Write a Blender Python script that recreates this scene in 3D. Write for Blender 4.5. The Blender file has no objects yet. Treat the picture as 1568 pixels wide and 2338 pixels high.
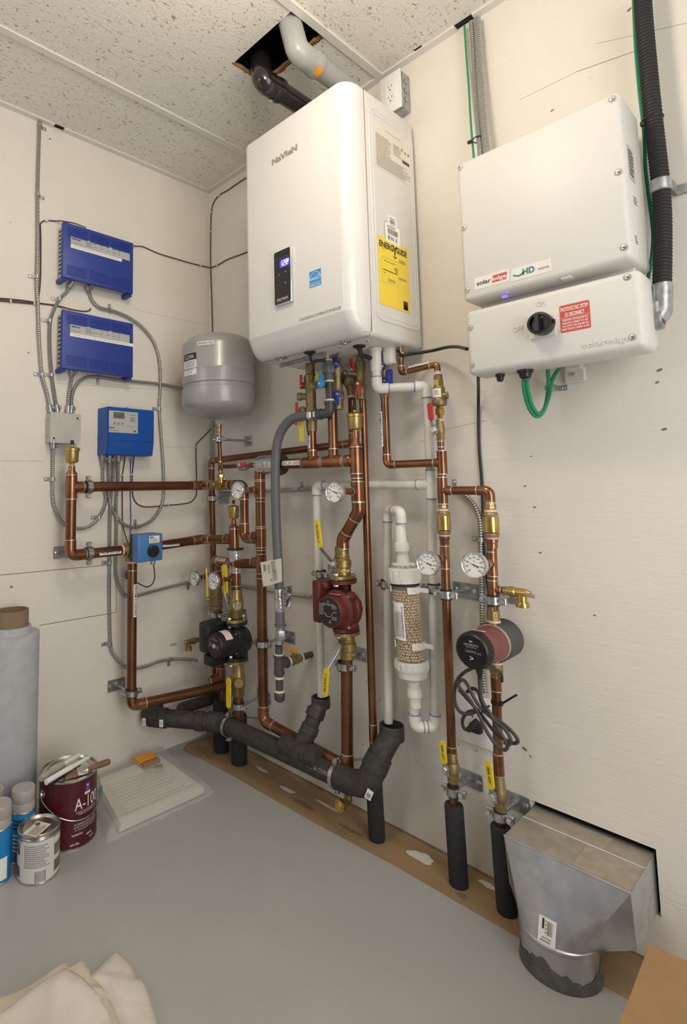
import bpy, bmesh, math, random
from math import pi, sin, cos, radians, sqrt
from mathutils import Vector, Matrix
random.seed(7)
V = Vector
SC = bpy.context.scene
COL = SC.collection

# ------------------------------------------------------------------ camera
def cam_axes(yaw, pitch, roll):
    f = V((sin(yaw)*cos(pitch), cos(yaw)*cos(pitch), sin(pitch)))
    r = V((cos(yaw), -sin(yaw), 0)); u = r.cross(f)
    c, s = cos(roll), sin(roll)
    return c*r + s*u, -s*r + c*u, f
CR, CU, CF = cam_axes(-.8533, .097, -.0122)
CP = V((1.9156, -1.5034, 1.0271)); FPX = 1264.88; CX, CY = 546.06, 983.49
cd = bpy.data.cameras.new('camera'); cam = bpy.data.objects.new('camera', cd); COL.objects.link(cam)
cam.matrix_world = Matrix(((CR.x, CU.x, -CF.x, CP.x), (CR.y, CU.y, -CF.y, CP.y), (CR.z, CU.z, -CF.z, CP.z), (0, 0, 0, 1)))
cd.sensor_fit = 'HORIZONTAL'; cd.sensor_width = 36; cd.lens = FPX/1568*36
cd.shift_x = (784-CX)/1568; cd.shift_y = -(1169-CY)/1568; cd.clip_start = .02
SC.camera = cam
def on_plane(x, y, ax, v):          # the point of the plane (axis = v) seen at photo position x, y
    d = CR*((x-CX)/FPX) - CU*((y-CY)/FPX) + CF
    return CP + d*((v-CP[ax])/d[ax])
def W(x, y, off=.09): return on_plane(x, y, 1, -off)    # in front of the back wall
def L(x, y, off=.09): return on_plane(x, y, 0, off)     # in front of the left wall
def G(x, y, z=0): return on_plane(x, y, 2, z)           # at height z
X, Y, Z = V((1, 0, 0)), V((0, 1, 0)), V((0, 0, 1))

# ------------------------------------------------------------------ materials
M = {}
def mat(name, col, rough=.5, metal=0., n=0., nscale=30., bump=0., bscale=80., stretch=(1, 1, 1), trans=0., alpha=1., emit=None, es=0., coat=0., col2=None, spec=.5):
    m = bpy.data.materials.new(name); m.use_nodes = True
    nt = m.node_tree; b = nt.nodes['Principled BSDF']
    b.inputs['Base Color'].default_value = (*col, 1); b.inputs['Roughness'].default_value = rough
    b.inputs['Metallic'].default_value = metal; b.inputs['Specular IOR Level'].default_value = spec
    if trans: b.inputs['Transmission Weight'].default_value = trans
    if alpha < 1: b.inputs['Alpha'].default_value = alpha
    if coat: b.inputs['Coat Weight'].default_value = coat; b.inputs['Coat Roughness'].default_value = .08
    if emit: b.inputs['Emission Color'].default_value = (*emit, 1); b.inputs['Emission Strength'].default_value = es
    if n or bump:
        g = nt.nodes.new('ShaderNodeNewGeometry'); mp = nt.nodes.new('ShaderNodeMapping'); mp.inputs['Scale'].default_value = stretch
        nt.links.new(g.outputs['Position'], mp.inputs['Vector'])
    if n:
        t = nt.nodes.new('ShaderNodeTexNoise'); t.inputs['Scale'].default_value = nscale; t.inputs['Detail'].default_value = 4
        nt.links.new(mp.outputs[0], t.inputs['Vector'])
        r = nt.nodes.new('ShaderNodeValToRGB'); c2 = col2 or tuple(c*(1-n) for c in col)
        r.color_ramp.elements[0].position = .35; r.color_ramp.elements[1].position = .65
        r.color_ramp.elements[0].color = (*c2, 1); r.color_ramp.elements[1].color = (*col, 1)
        nt.links.new(t.outputs['Fac'], r.inputs[0]); nt.links.new(r.outputs[0], b.inputs['Base Color'])
    if bump:
        t = nt.nodes.new('ShaderNodeTexNoise'); t.inputs['Scale'].default_value = bscale; t.inputs['Detail'].default_value = 3
        nt.links.new(mp.outputs[0], t.inputs['Vector'])
        bp = nt.nodes.new('ShaderNodeBump'); bp.inputs['Strength'].default_value = bump; bp.inputs['Distance'].default_value = .004
        nt.links.new(t.outputs['Fac'], bp.inputs['Height']); nt.links.new(bp.outputs[0], b.inputs['Normal'])
    M[name] = m
    return m
mat('copper', (.285, .135, .072), .29, .88, n=1, nscale=9, col2=(.175, .080, .043), stretch=(1, 1, 1))
mat('copper_fit', (.38, .18, .095), .25, .88, n=1, nscale=14, col2=(.23, .105, .055))
mat('solder', (.62, .58, .53), .38, .75)
mat('pinktape', (.85, .55, .50), .6)
mat('brass', (.42, .31, .13), .34, .75, n=.3, nscale=25, bump=.15, bscale=300)
mat('brass_bright', (.62, .44, .15), .24, .9, n=.25, nscale=30)
mat('brass_vent', (.50, .37, .14), .36, .8, n=.15, nscale=30)
mat('bronze', (.36, .27, .13), .42, .6, n=.35, nscale=25, bump=.2, bscale=300)
mat('steel', (.62, .63, .63), .28, .95, n=.25, nscale=40)
mat('galv', (.50, .51, .52), .38, .85, n=.3, nscale=60)
mat('sheet', (.62, .635, .65), .34, .85, n=1, nscale=28, col2=(.50, .515, .54), bump=.12, bscale=9)
mat('bx', (.52, .51, .48), .38, .85)
mat('bx_dark', (.10, .095, .085), .5, .6)
mat('pvc', (.80, .78, .72), .35, n=.12, nscale=25)
mat('pvc_old', (.72, .70, .64), .42, n=.22, nscale=18, stretch=(1, 1, .4))
mat('cement', (.22, .20, .42), .5)
mat('abs', (.030, .028, .026), .5, n=1, nscale=30, col2=(.055, .048, .042), bump=.2, bscale=120)
mat('shell', (.085, .082, .078), .8)
mat('abs_dusty', (.052, .046, .039), .72, n=1, nscale=60, col2=(.030, .027, .024), bump=.25, bscale=160)
mat('foam', (.028, .028, .030), .92, bump=.6, bscale=260)
mat('rubber', (.02, .02, .02), .6)
mat('black', (.015, .015, .016), .35)
mat('black_gloss', (.010, .010, .012), .07)
mat('void', (.006, .006, .006), .8)
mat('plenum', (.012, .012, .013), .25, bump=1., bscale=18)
mat('logo_plate', (.74, .715, .68), .45)
mat('white_gloss', (.76, .74, .72), .22, coat=.25, spec=.4)
mat('white_case', (.70, .68, .65), .36, spec=.4)
mat('white_powder', (.66, .64, .61), .42, bump=.05, bscale=500, spec=.35)
mat('white_rub', (.80, .79, .76), .4)
mat('white_print', (.86, .85, .82), .5)
mat('cream_label', (.74, .69, .60), .5)
mat('ink', (.03, .03, .03), .5)
mat('ink_grey', (.24, .22, .20), .5)
mat('ink_soft', (.42, .38, .32), .5)
mat('silver', (.70, .70, .70), .22, .9)
mat('nav', (.40, .37, .34), .35, .3)
mat('yellow', (.80, .58, .02), .38)
mat('yellow_label', (.88, .66, .06), .5)
mat('yellow_tag', (.62, .52, .03), .5)
mat('orange', (.78, .33, .02), .4)
mat('red', (.50, .03, .03), .35)
mat('red_sign', (.58, .07, .045), .5)
mat('blue_case', (.025, .050, .29), .42, bump=.08, bscale=600)
mat('blue_case2', (.005, .075, .36), .42, bump=.06, bscale=600)
mat('blue_act', (.06, .19, .44), .4)
mat('blue_logo', (.04, .30, .66), .5)
mat('blue_wire', (.03, .08, .30), .4)
mat('blue_handle', (.02, .03, .26), .4)
mat('led', (.02, .02, .10), .3, emit=(.22, .18, 1), es=1.6)
mat('digit', (.3, .3, .9), .3, emit=(.50, .48, 1.0), es=5)
mat('halo', (.02, .015, .12), .3, emit=(.08, .05, .9), es=.9)
mat('panel_grey', (.46, .46, .45), .45)
mat('lcd', (.12, .15, .08), .3)
mat('jbox', (.52, .51, .46), .42, .15, n=.1, nscale=20)
mat('tank', (.36, .36, .355), .30, .1, coat=.15)
mat('red_pump', (.125, .018, .015), .52, n=.3, nscale=30, bump=.12, bscale=220)
mat('maroon', (.24, .075, .07), .5, n=.25, nscale=30)
mat('greyflex', (.125, .13, .135), .45)
mat('greypvc', (.34, .34, .335), .28)
mat('darkpvc', (.075, .072, .07), .42, n=.2, nscale=25)
mat('glue', (.74, .70, .52), .45)
mat('green', (.02, .26, .12), .4)
mat('brown_wire', (.085, .05, .035), .5)
mat('grey_wire', (.05, .045, .04), .45)
mat('white_wire', (.62, .61, .58), .45)
mat('foil', (.75, .75, .76), .2, .95, bump=1., bscale=60)
mat('beads', (.44, .29, .13), .45, n=1, nscale=14, col2=(.58, .45, .26))
mat('clear', (.90, .86, .76), .06, alpha=.14)
mat('plastic_film', (.80, .80, .82), .16, alpha=.27, bump=.6, bscale=35)
mat('tray', (.66, .63, .55), .4)
mat('roll', (.47, .48, .50), .8, n=.1, nscale=30, bump=.1, bscale=60)
mat('kraft', (.26, .18, .11), .85, n=.15, nscale=40)
mat('cardboard', (.33, .195, .085), .8, n=.1, nscale=20, bump=.08, bscale=100)
mat('board', (.36, .235, .12), .8, n=1, nscale=7, col2=(.25, .17, .095), stretch=(.25, 1.6, 1), bump=.15, bscale=60)
mat('plaster', (.66, .62, .55), .9)
mat('stain', (.19, .125, .07), .9)
mat('canvas', (.66, .60, .54), .9, n=1, nscale=16, col2=(.59, .535, .475), bump=.2, bscale=90)
mat('canvas_fold', (.66, .585, .47), .9, n=1, nscale=16, col2=(.58, .51, .41), bump=.2, bscale=90)
mat('can_red', (.075, .006, .010), .35)
mat('can_blue', (.01, .22, .55), .35)
mat('can_paper', (.66, .65, .62), .5)
mat('tin', (.55, .53, .49), .25, .95)
mat('cap_clear', (.42, .39, .37), .3, n=.15, nscale=30)
mat('cap_grey', (.36, .32, .30), .5)
mat('wood', (.22, .115, .065), .6, n=.3, nscale=30)
mat('photo', (.20, .19, .13), .5, n=1, nscale=40, col2=(.10, .06, .03))
mat('teal', (.03, .20, .20), .5)
mat('purple', (.035, .012, .018), .4)
mat('mastic', (.13, .125, .12), .8, n=.4, nscale=50, bump=.6, bscale=90)
mat('tape', (.48, .44, .37), .45, .4)
mat('dusty_tape', (.40, .345, .27), .55, .2, n=.18, nscale=40)
mat('dusty_sheet', (.44, .39, .32), .45, .5, n=.2, nscale=30)
mat('vent_black', (.018, .016, .014), .16, n=.3, nscale=25, spec=.7)

# ------------------------------------------------------------------ mesh builder
_txt = {}
def glyphs(s, bold=0.):
    k = (s, bold)
    if k not in _txt:
        c = bpy.data.curves.new('t', 'FONT'); c.body = s; c.resolution_u = 3; c.offset = bold
        o = bpy.data.objects.new('t', c); COL.objects.link(o)
        me = bpy.data.meshes.new_from_object(o)
        vs = [(v.co.x, v.co.y) for v in me.vertices]; fs = [tuple(p.vertices) for p in me.polygons]
        bpy.data.objects.remove(o); bpy.data.curves.remove(c); bpy.data.meshes.remove(me)
        x0 = min(v[0] for v in vs); x1 = max(v[0] for v in vs); y0 = min(v[1] for v in vs); y1 = max(v[1] for v in vs)
        _txt[k] = ([((v[0]-x0), (v[1]-y0)) for v in vs], fs, x1-x0, y1-y0)
    return _txt[k]
BASE = {}
def perp(a):
    a = a.normalized(); t = Z if abs(a.z) < .9 else X
    e1 = t.cross(a).normalized(); return e1, a.cross(e1)
class MB:
    def __init__(s, m='steel'):
        s.v = []; s.f = []; s.fm = []; s.ms = []; s.sm = []; s.use(m)
    def use(s, m, smooth=True):
        if m not in s.ms: s.ms.append(m)
        s.mi = s.ms.index(m); return s
    def add(s, vs, fs):
        b = len(s.v); s.v += [V(v) for v in vs]
        for f in fs: s.f.append([b+i for i in f]); s.fm.append(s.mi)
        return s
    def quad(s, a, b, c, d): return s.add([a, b, c, d], [(0, 1, 2, 3)])
    def box(s, c, ux, uy, uz, dx, dy, dz):
        c = V(c); P = []
        for k in (-.5, .5):
            for (i, j) in ((-.5, -.5), (.5, -.5), (.5, .5), (-.5, .5)): P.append(c+ux*(i*dx)+uy*(j*dy)+uz*(k*dz))
        return s.add(P, [(3, 2, 1, 0), (4, 5, 6, 7), (0, 1, 5, 4), (1, 2, 6, 5), (2, 3, 7, 6), (3, 0, 4, 7)])
    def abox(s, lo, hi):
        lo, hi = V(lo), V(hi); d = hi-lo
        return s.box((lo+hi)/2, X, Y, Z, abs(d.x), abs(d.y), abs(d.z))
    def rbox(s, c, ux, uy, uz, dx, dy, dz, r=.004, seg=2, taper=1.):
        bm = bmesh.new(); bmesh.ops.create_cube(bm, size=1)
        for v in bm.verts:
            k = taper if v.co.z > 0 else 1
            v.co = V((v.co.x*dx*k, v.co.y*dy*k, v.co.z*dz))
        bmesh.ops.bevel(bm, geom=bm.edges[:], offset=r, segments=seg, profile=.5, affect='EDGES')
        bm.verts.index_update(); c = V(c)
        s.add([c+ux*v.co.x+uy*v.co.y+uz*v.co.z for v in bm.verts], [[v.index for v in f.verts] for f in bm.faces]); bm.free()
        return s
    def lathe(s, a, axis, prof, n=24, e1=None, cap=True, sq=None):
        a = V(a); axis = V(axis).normalized(); p1, p2 = perp(axis)
        if e1 is not None: p1 = (e1-axis*e1.dot(axis)).normalized(); p2 = axis.cross(p1)
        vs = []; fs = []
        for (h, r) in prof:
            for i in range(n):
                t = 2*pi*i/n + (pi/n if n <= 8 else 0); vs.append(a+axis*h+p1*(r*cos(t))+p2*(r*sin(t)*(sq or 1)))
        m = len(prof)
        for k in range(m-1):
            for i in range(n):
                j = (i+1) % n; fs.append((k*n+i, k*n+j, (k+1)*n+j, (k+1)*n+i))
        if cap:
            if prof[0][1] > 1e-5: fs.append(tuple(range(n))[::-1])
            if prof[-1][1] > 1e-5: fs.append(tuple((m-1)*n+i for i in range(n)))
        return s.add(vs, fs)
    def cyl(s, a, b, r, r2=None, n=20):
        a, b = V(a), V(b); d = b-a
        return s.lathe(a, d, [(0, r), (d.length, r if r2 is None else r2)], n)
    def ring(s, c, axis, ri, ro, h, n=28):     # flat band
        axis = V(axis).normalized(); return s.lathe(V(c)-axis*h/2, axis, [(0, ri), (0, ro), (h, ro), (h, ri), (0, ri)], n, cap=False)
    def torus(s, c, axis, R, r, n=28, k=8, a0=0, a1=2*pi):
        e1, e2 = perp(V(axis)); full = abs(a1-a0-2*pi) < 1e-6
        pts = [V(c)+e1*R*cos(a0+(a1-a0)*i/n)+e2*R*sin(a0+(a1-a0)*i/n) for i in range(n+(0 if full else 1))]
        return s.tube(pts, r, k, closed=full)
    def tube(s, pts, r, n=10, closed=False, cap=True):
        pts = [V(p) for p in pts]; m = len(pts); vs = []; fs = []
        rr = r if isinstance(r, (list, tuple)) else [r]*m
        def tan(i):
            if closed: return (pts[(i+1) % m]-pts[i-1]).normalized()
            return (pts[min(i+1, m-1)]-pts[max(i-1, 0)]).normalized()
        t0 = tan(0); e1, e2 = perp(t0)
        for i in range(m):
            t = tan(i)
            q = t0.rotation_difference(t); e1 = q @ e1; e1 = (e1-t*e1.dot(t)).normalized(); e2 = t.cross(e1); t0 = t
            for k in range(n):
                a = 2*pi*k/n; vs.append(pts[i]+e1*(rr[i]*cos(a))+e2*(rr[i]*sin(a)))
        for i in range(m if closed else m-1):
            for k in range(n):
                a, b = i*n+k, i*n+(k+1) % n; c, d = ((i+1) % m)*n+(k+1) % n, ((i+1) % m)*n+k; fs.append((a, b, c, d))
        if cap and not closed: fs.append(tuple(range(n))[::-1]); fs.append(tuple((m-1)*n+k for k in range(n)))
        return s.add(vs, fs)
    def prism(s, out, o, ux, uy, uz, d):        # polygon outline pushed d along uz
        o = V(o); m = len(out); vs = [o+ux*p[0]+uy*p[1] for p in out]+[o+ux*p[0]+uy*p[1]+uz*d for p in out]
        return s.add(vs, [tuple(range(m))[::-1], tuple(range(m, 2*m))]+[(i, (i+1) % m, m+(i+1) % m, m+i) for i in range(m)])
    def text(s, t, o, ux, uy, h, w=None, al='C', bold=0., off=.0006, lift=0, fn=None):
        vs, fs, tw, th = glyphs(t, bold); o = V(o) if fn is None else None
        k = h/max(th, .4) if th > .4 else h/.72
        kx = k if w is None else w/tw
        if w is not None and h is None: k = kx
        ax = {'C': -tw*kx/2, 'L': 0, 'R': -tw*kx}[al]; n = ux.cross(uy) if fn is None else None
        if fn: return s.add([fn(ax+v[0]*kx, v[1]*k-th*k/2) for v in vs], fs)
        return s.add([o+ux*(ax+v[0]*kx)+uy*(v[1]*k-th*k/2)+n*off for v in vs], fs)
    def rrect(s, c, ux, uy, w, h, r, d, k=4):   # rounded plate, its back at c, front at c + n*d
        n = ux.cross(uy); out = []
        for (sx, sy, a0) in ((1, 1, 0), (-1, 1, pi/2), (-1, -1, pi), (1, -1, 1.5*pi)):
            for i in range(k+1):
                a = a0+pi/2*i/k; out.append((sx*(w/2-r)+r*cos(a), sy*(h/2-r)+r*sin(a)))
        return s.prism(out, c, ux, uy, n, d)
    def bar(s, o, ux, uy, x, y, w, h, off=.0006):   # printed bar on a plate
        n = ux.cross(uy); o = V(o)+n*off
        return s.quad(o+ux*x+uy*y, o+ux*(x+w)+uy*y, o+ux*(x+w)+uy*(y+h), o+ux*x+uy*(y+h))
    def build(s, name, parent=None, angle=35, label=None):
        me = bpy.data.meshes.new(name)
        if parent is None:
            lo = [min(v[i] for v in s.v) for i in range(3)]; hi = [max(v[i] for v in s.v) for i in range(3)]
            base = V(((lo[0]+hi[0])/2, (lo[1]+hi[1])/2, lo[2]))
        else: base = BASE[parent.name]
        me.from_pydata([v-base for v in s.v], [], s.f)
        for m in s.ms: me.materials.append(M[m])
        me.polygons.foreach_set('material_index', s.fm)
        bm = bmesh.new(); bm.from_mesh(me); bmesh.ops.recalc_face_normals(bm, faces=bm.faces[:]); bm.to_mesh(me); bm.free()
        me.shade_smooth(); me.set_sharp_from_angle(angle=radians(angle))
        o = bpy.data.objects.new(name, me); COL.objects.link(o)
        if parent is None: o.location = base
        else: o.parent = parent
        BASE[o.name] = base
        if label: o['label'] = label
        return o
def tag(o, label, cat, group=None):
    o['label'] = label; o['category'] = cat
    if group: o['group'] = group
    return o
def thing(name, label, cat, loc=(0, 0, 0), group=None):
    o = bpy.data.objects.new(name, None); COL.objects.link(o); o.location = V(loc); o.empty_display_size = .02
    BASE[o.name] = V(loc); return tag(o, label, cat, group)
def struct(o): o['kind'] = 'structure'; return o

# ------------------------------------------------------------------ curves
def fillet(pts, br, k=8):
    pts = [V(p) for p in pts]; out = [pts[0]]
    for i in range(1, len(pts)-1):
        a, b, c = pts[i-1], pts[i], pts[i+1]; u = (a-b).normalized(); w = (c-b).normalized()
        ang = u.angle(w); t = min(br/math.tan(ang/2), (a-b).length*.49, (c-b).length*.49)
        p, q = b+u*t, b+w*t
        for j in range(k+1):
            s = j/k; out.append(p.lerp(b, s).lerp(b.lerp(q, s), s))
    out.append(pts[-1]); return out
def spline(pts, k=8):
    pts = [V(p) for p in pts]; P = [pts[0]*2-pts[1]]+pts+[pts[-1]*2-pts[-2]]; out = []
    for i in range(1, len(P)-2):
        for j in range(k):
            t = j/k; a, b, c, d = P[i-1:i+3]
            out.append(.5*((2*b)+(c-a)*t+(2*a-5*b+4*c-d)*t*t+(3*b-a-3*c+d)*t**3))
    out.append(pts[-1]); return out
def resample(pts, step):
    out = [pts[0]]; acc = 0.
    for a, b in zip(pts, pts[1:]):
        d = (b-a).length
        if d < 1e-9: continue
        t = step-acc
        while t <= d: out.append(a.lerp(b, t/d)); t += step
        acc = (acc+d) % step
    return out
def rib_tube(mb, pts, r, pitch=.0055, dr=.2, n=10, dark='bx_dark'):   # wound armour: crests and dark grooves
    p = resample(pts, pitch/4); rr = [r*(1, 1, 1-dr, 1-dr)[i % 4] for i in range(len(p))]
    m0 = mb.mi; f0 = len(mb.f); mb.tube(p, rr, n)
    if dark:
        mb.use(dark); md = mb.mi
        for i in range(len(p)-1):
            if i % 4 == 2:
                for k in range(n): mb.fm[f0+i*n+k] = md
        mb.mi = m0
    return mb
# ------------------------------------------------------------------ setting
H = 2.361
def wall_mat(name, col, dark):
    m = bpy.data.materials.new(name); m.use_nodes = True; nt = m.node_tree; b = nt.nodes['Principled BSDF']; N = nt.nodes.new; K = nt.links.new
    b.inputs['Roughness'].default_value = .62; b.inputs['Specular IOR Level'].default_value = .3
    g = N('ShaderNodeNewGeometry')
    def noise(sc, st, det=4, rough=.55):
        mp = N('ShaderNodeMapping'); mp.inputs['Scale'].default_value = st; K(g.outputs['Position'], mp.inputs[0])
        t = N('ShaderNodeTexNoise'); t.inputs['Scale'].default_value = sc; t.inputs['Detail'].default_value = det; t.inputs['Roughness'].default_value = rough
        K(mp.outputs[0], t.inputs['Vector']); return t.outputs['Fac']
    def ramp(f, p0, p1, c0, c1):
        r = N('ShaderNodeValToRGB'); e = r.color_ramp.elements; e[0].position, e[1].position = p0, p1; e[0].color = (*c0, 1); e[1].color = (*c1, 1); K(f, r.inputs[0]); return r.outputs[0]
    base = ramp(noise(2.2, (1, 1, 1), 5), .3, .7, dark, col)
    spots = ramp(noise(16, (1, 1, 1.6), 3), .73, .79, (1, 1, 1), (.80, .76, .68))
    grainc = ramp(noise(3.5, (1, 1, 20), 6, .7), .62, .85, (1, 1, 1), (.92, .90, .86))
    cur = base
    for s in (spots, grainc):
        mx = N('ShaderNodeMix'); mx.data_type = 'RGBA'; mx.blend_type = 'MULTIPLY'; mx.inputs[0].default_value = 1; K(cur, mx.inputs[6]); K(s, mx.inputs[7]); cur = mx.outputs[2]
    K(cur, b.inputs['Base Color'])
    b1 = N('ShaderNodeBump'); b1.inputs['Strength'].default_value = .30; b1.inputs['Distance'].default_value = .006; K(noise(3.2, (1, 1, 30), 8, .74), b1.inputs['Height'])
    b2 = N('ShaderNodeBump'); b2.inputs['Strength'].default_value = .16; b2.inputs['Distance'].default_value = .003; K(noise(140, (1, 1, 1), 2), b2.inputs['Height']); K(b1.outputs[0], b2.inputs['Normal'])
    K(b2.outputs[0], b.inputs['Normal']); M[name] = m
wall_mat('wall_paint', (.80, .755, .685), (.745, .70, .63))
def ceil_mat():
    m = bpy.data.materials.new('ceiling_tile'); m.use_nodes = True; nt = m.node_tree; b = nt.nodes['Principled BSDF']; N = nt.nodes.new; K = nt.links.new
    b.inputs['Roughness'].default_value = .9; b.inputs['Specular IOR Level'].default_value = .2
    g = N('ShaderNodeNewGeometry'); w = N('ShaderNodeTexNoise'); w.inputs['Scale'].default_value = 60; K(g.outputs['Position'], w.inputs['Vector'])
    mp = N('ShaderNodeMapping'); mp.inputs['Scale'].default_value = (1, .55, 1); K(g.outputs['Position'], mp.inputs[0])
    t = N('ShaderNodeTexNoise'); t.inputs['Scale'].default_value = 135; t.inputs['Detail'].default_value = 2.5; t.inputs['Distortion'].default_value = .9; K(mp.outputs[0], t.inputs['Vector'])
    r = N('ShaderNodeValToRGB'); e = r.color_ramp.elements; e[0].position, e[1].position = .63, .665; e[0].color = (.80, .77, .71, 1); e[1].color = (.40, .32, .21, 1); K(t.outputs['Fac'], r.inputs[0])
    t2 = N('ShaderNodeTexNoise'); t2.inputs['Scale'].default_value = 260; t2.inputs['Detail'].default_value = 1; K(g.outputs['Position'], t2.inputs['Vector'])
    r2 = N('ShaderNodeValToRGB'); e = r2.color_ramp.elements; e[0].position, e[1].position = .68, .72; e[0].color = (1, 1, 1, 1); e[1].color = (.72, .68, .60, 1); K(t2.outputs['Fac'], r2.inputs[0])
    mx = N('ShaderNodeMix'); mx.data_type = 'RGBA'; mx.blend_type = 'MULTIPLY'; mx.inputs[0].default_value = 1; K(r.outputs[0], mx.inputs[6]); K(r2.outputs[0], mx.inputs[7]); K(mx.outputs[2], b.inputs['Base Color'])
    bp = N('ShaderNodeBump'); bp.invert = True; bp.inputs['Strength'].default_value = .5; bp.inputs['Distance'].default_value = .003; K(t.outputs['Fac'], bp.inputs['Height']); K(bp.outputs[0], b.inputs['Normal']); M['ceiling_tile'] = m
ceil_mat()
mat('floor_paint', (.41, .40, .385), .42, n=.06, nscale=3, bump=.10, bscale=170)
mat('tbar', (.74, .71, .66), .5)
mat('seam', (.20, .16, .11), .9)

def slab(mb, us, vs, holes, f):    # boxes of a u/v grid, holes left out
    for a, b in zip(us, us[1:]):
        for c, d in zip(vs, vs[1:]):
            if not any(h[0] <= (a+b)/2 <= h[1] and h[2] <= (c+d)/2 <= h[3] for h in holes): f(mb, a, b, c, d)
XR, YF = 3.0, -2.9
# back wall, with the opening the duct goes into
mb = MB('wall_paint'); dh = (1.283, 1.5375, .100, .236)
slab(mb, [-.1, dh[0], dh[1], XR], [-.02, dh[2], dh[3], 2.6], [dh], lambda m, a, b, c, d: m.abox((a, 0, c), (b, .02, d)))
mb.use('void'); mb.abox((dh[0]-.02, .0201, dh[2]-.02), (dh[1]+.02, .03, dh[3]+.02))
mb.use('seam')
def seam(mb, p, q, w=.0016, pl=W):
    a, b = pl(*p, .0004), pl(*q, .0004); d = (b-a).normalized(); n = Y if pl is W else X; s = d.cross(n)*w/2
    mb.quad(a-s, b-s, b+s, a+s)
def spot(mb, p, r, ang=0, pl=W, k=2.):
    a = pl(*p, .0005); u = X if pl is W else Y; e1 = u*cos(ang)+Z*sin(ang); e2 = Z*cos(ang)-u*sin(ang)
    mb.add([a+e1*(r*k*cos(t*pi/4)*(1+.2*sin(3*t)))+e2*(r*sin(t*pi/4)) for t in range(8)], [tuple(range(8))])
seam(mb, (1315, 164), (1448, 117), .0012); seam(mb, (1185, 228), (1318, 163), .0006); seam(mb, (1360, 100), (1568, 52), .0006)
seam(mb, (995, 985), (1110, 960), .0007); seam(mb, (960, 1008), (1020, 1000), .0007)
for p, r, a in (((1260, 252), .0022, .3), ((1436, 22), .0028, .6), ((1505, 845), .003, .3), ((1500, 873), .0022, .4), ((1516, 980), .0028, .2), ((1197, 1710), .0035, -.5), ((1211, 1727), .0018, -.6),
                ((1087, 1714), .0014, 0), ((1047, 1700), .0014, 0), ((866, 1597), .0014, 0), ((830, 1700), .0012, 0), ((1220, 1158), .002, 0), ((1198, 1110), .002, .1), ((1233, 1262), .002, .3), ((1212, 1042), .0014, .4), ((702, 1270), .001, -.8), ((1357, 1405), .0018, 0)):
    spot(mb, p, r, a)
mb.use('seam')
struct(mb.build('wall_back'))
mb = MB('wall_paint'); mb.abox((-.02, YF, -.02), (0, 0, 2.6)); mb.use('seam')
for p, q in (((0, 1313), (245, 1290)), ((90, 1428), (266, 1398)), ((266, 1398), (264, 1310))): seam(mb, p, q, .0022, L)
for p, q in (((300, 705), (470, 742)), ((130, 875), (405, 893)), ((0, 1052), (100, 1053)), ((375, 1020), (440, 1022))): seam(mb, p, q, .0007, L)
for p, r in (((114, 317), .0025), ((469, 449), .002), ((65, 805), .002), ((134, 865), .0012), ((410, 570), .0012), ((24, 508), .0012), ((26, 1340), .003), ((395, 892), .0012)): spot(mb, p, r, .2, L)
struct(mb.build('wall_left'))
mb = MB('floor_paint'); mb.abox((-.02, YF, -.02), (XR, .02, 0)); struct(mb.build('floor'))
# unpainted plywood strip along the wall
mb = MB('board'); out = [(.02, -.03), (.022, -.15), (.05, -.188), (.16, -.178), (.35, -.169), (.707, -.164), (.975, -.147), (1.3, -.146), (1.5, -.14), (2.6, -.14), (2.6, -.001), (.05, -.001)]
mb.prism(out, (0, 0, 0), X, Y, Z, .0012)
mb.use('plaster')
def blob(mb, c, rx, ry, z, seed, n=40, rough=.5):
    rd = random.Random(seed); ph = [(rd.uniform(0, 6.3), rd.uniform(.3, 1)*rough/(k**.7)) for k in range(1, 9)]
    def f(t): return max(.25, 1+sum(a*sin((k+1)*t+q) for k, (q, a) in enumerate(ph))*.5)
    mb.add([V((c[0]+rx*cos(2*pi*i/n)*f(2*pi*i/n), c[1]+ry*sin(2*pi*i/n)*f(2*pi*i/n), z)) for i in range(n)]+[V((c[0], c[1], z))], [(i, (i+1) % n, n) for i in range(n)])
for (x, y), rx, ry, s in (((958, 1958), .035, .018, 1), ((940, 1950), .02, .012, 8), ((655, 1805), .03, .010, 2), ((1110, 2020), .022, .010, 3), ((745, 1840), .05, .006, 4), ((600, 1760), .03, .008, 6)): p = G(x, y); blob(mb, p, rx, ry, .0014+s*.00006, s)
mb.use('stain')
for (x, y), rx, ry, s in (((1057, 2046), .014, .008, 5), ((690, 1835), .05, .010, 7), ((800, 1895), .04, .008, 9)): p = G(x, y); blob(mb, p, rx, ry, .0013, s, rough=.6)
mb.use('seam')
for i in range(60):
    x = .1+i*.025; p = V((x, -.002, .0018)); mb.box(p, X, Y, Z, .022, random.uniform(.003, .012), .003)
struct(mb.build('trim_1'))
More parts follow.
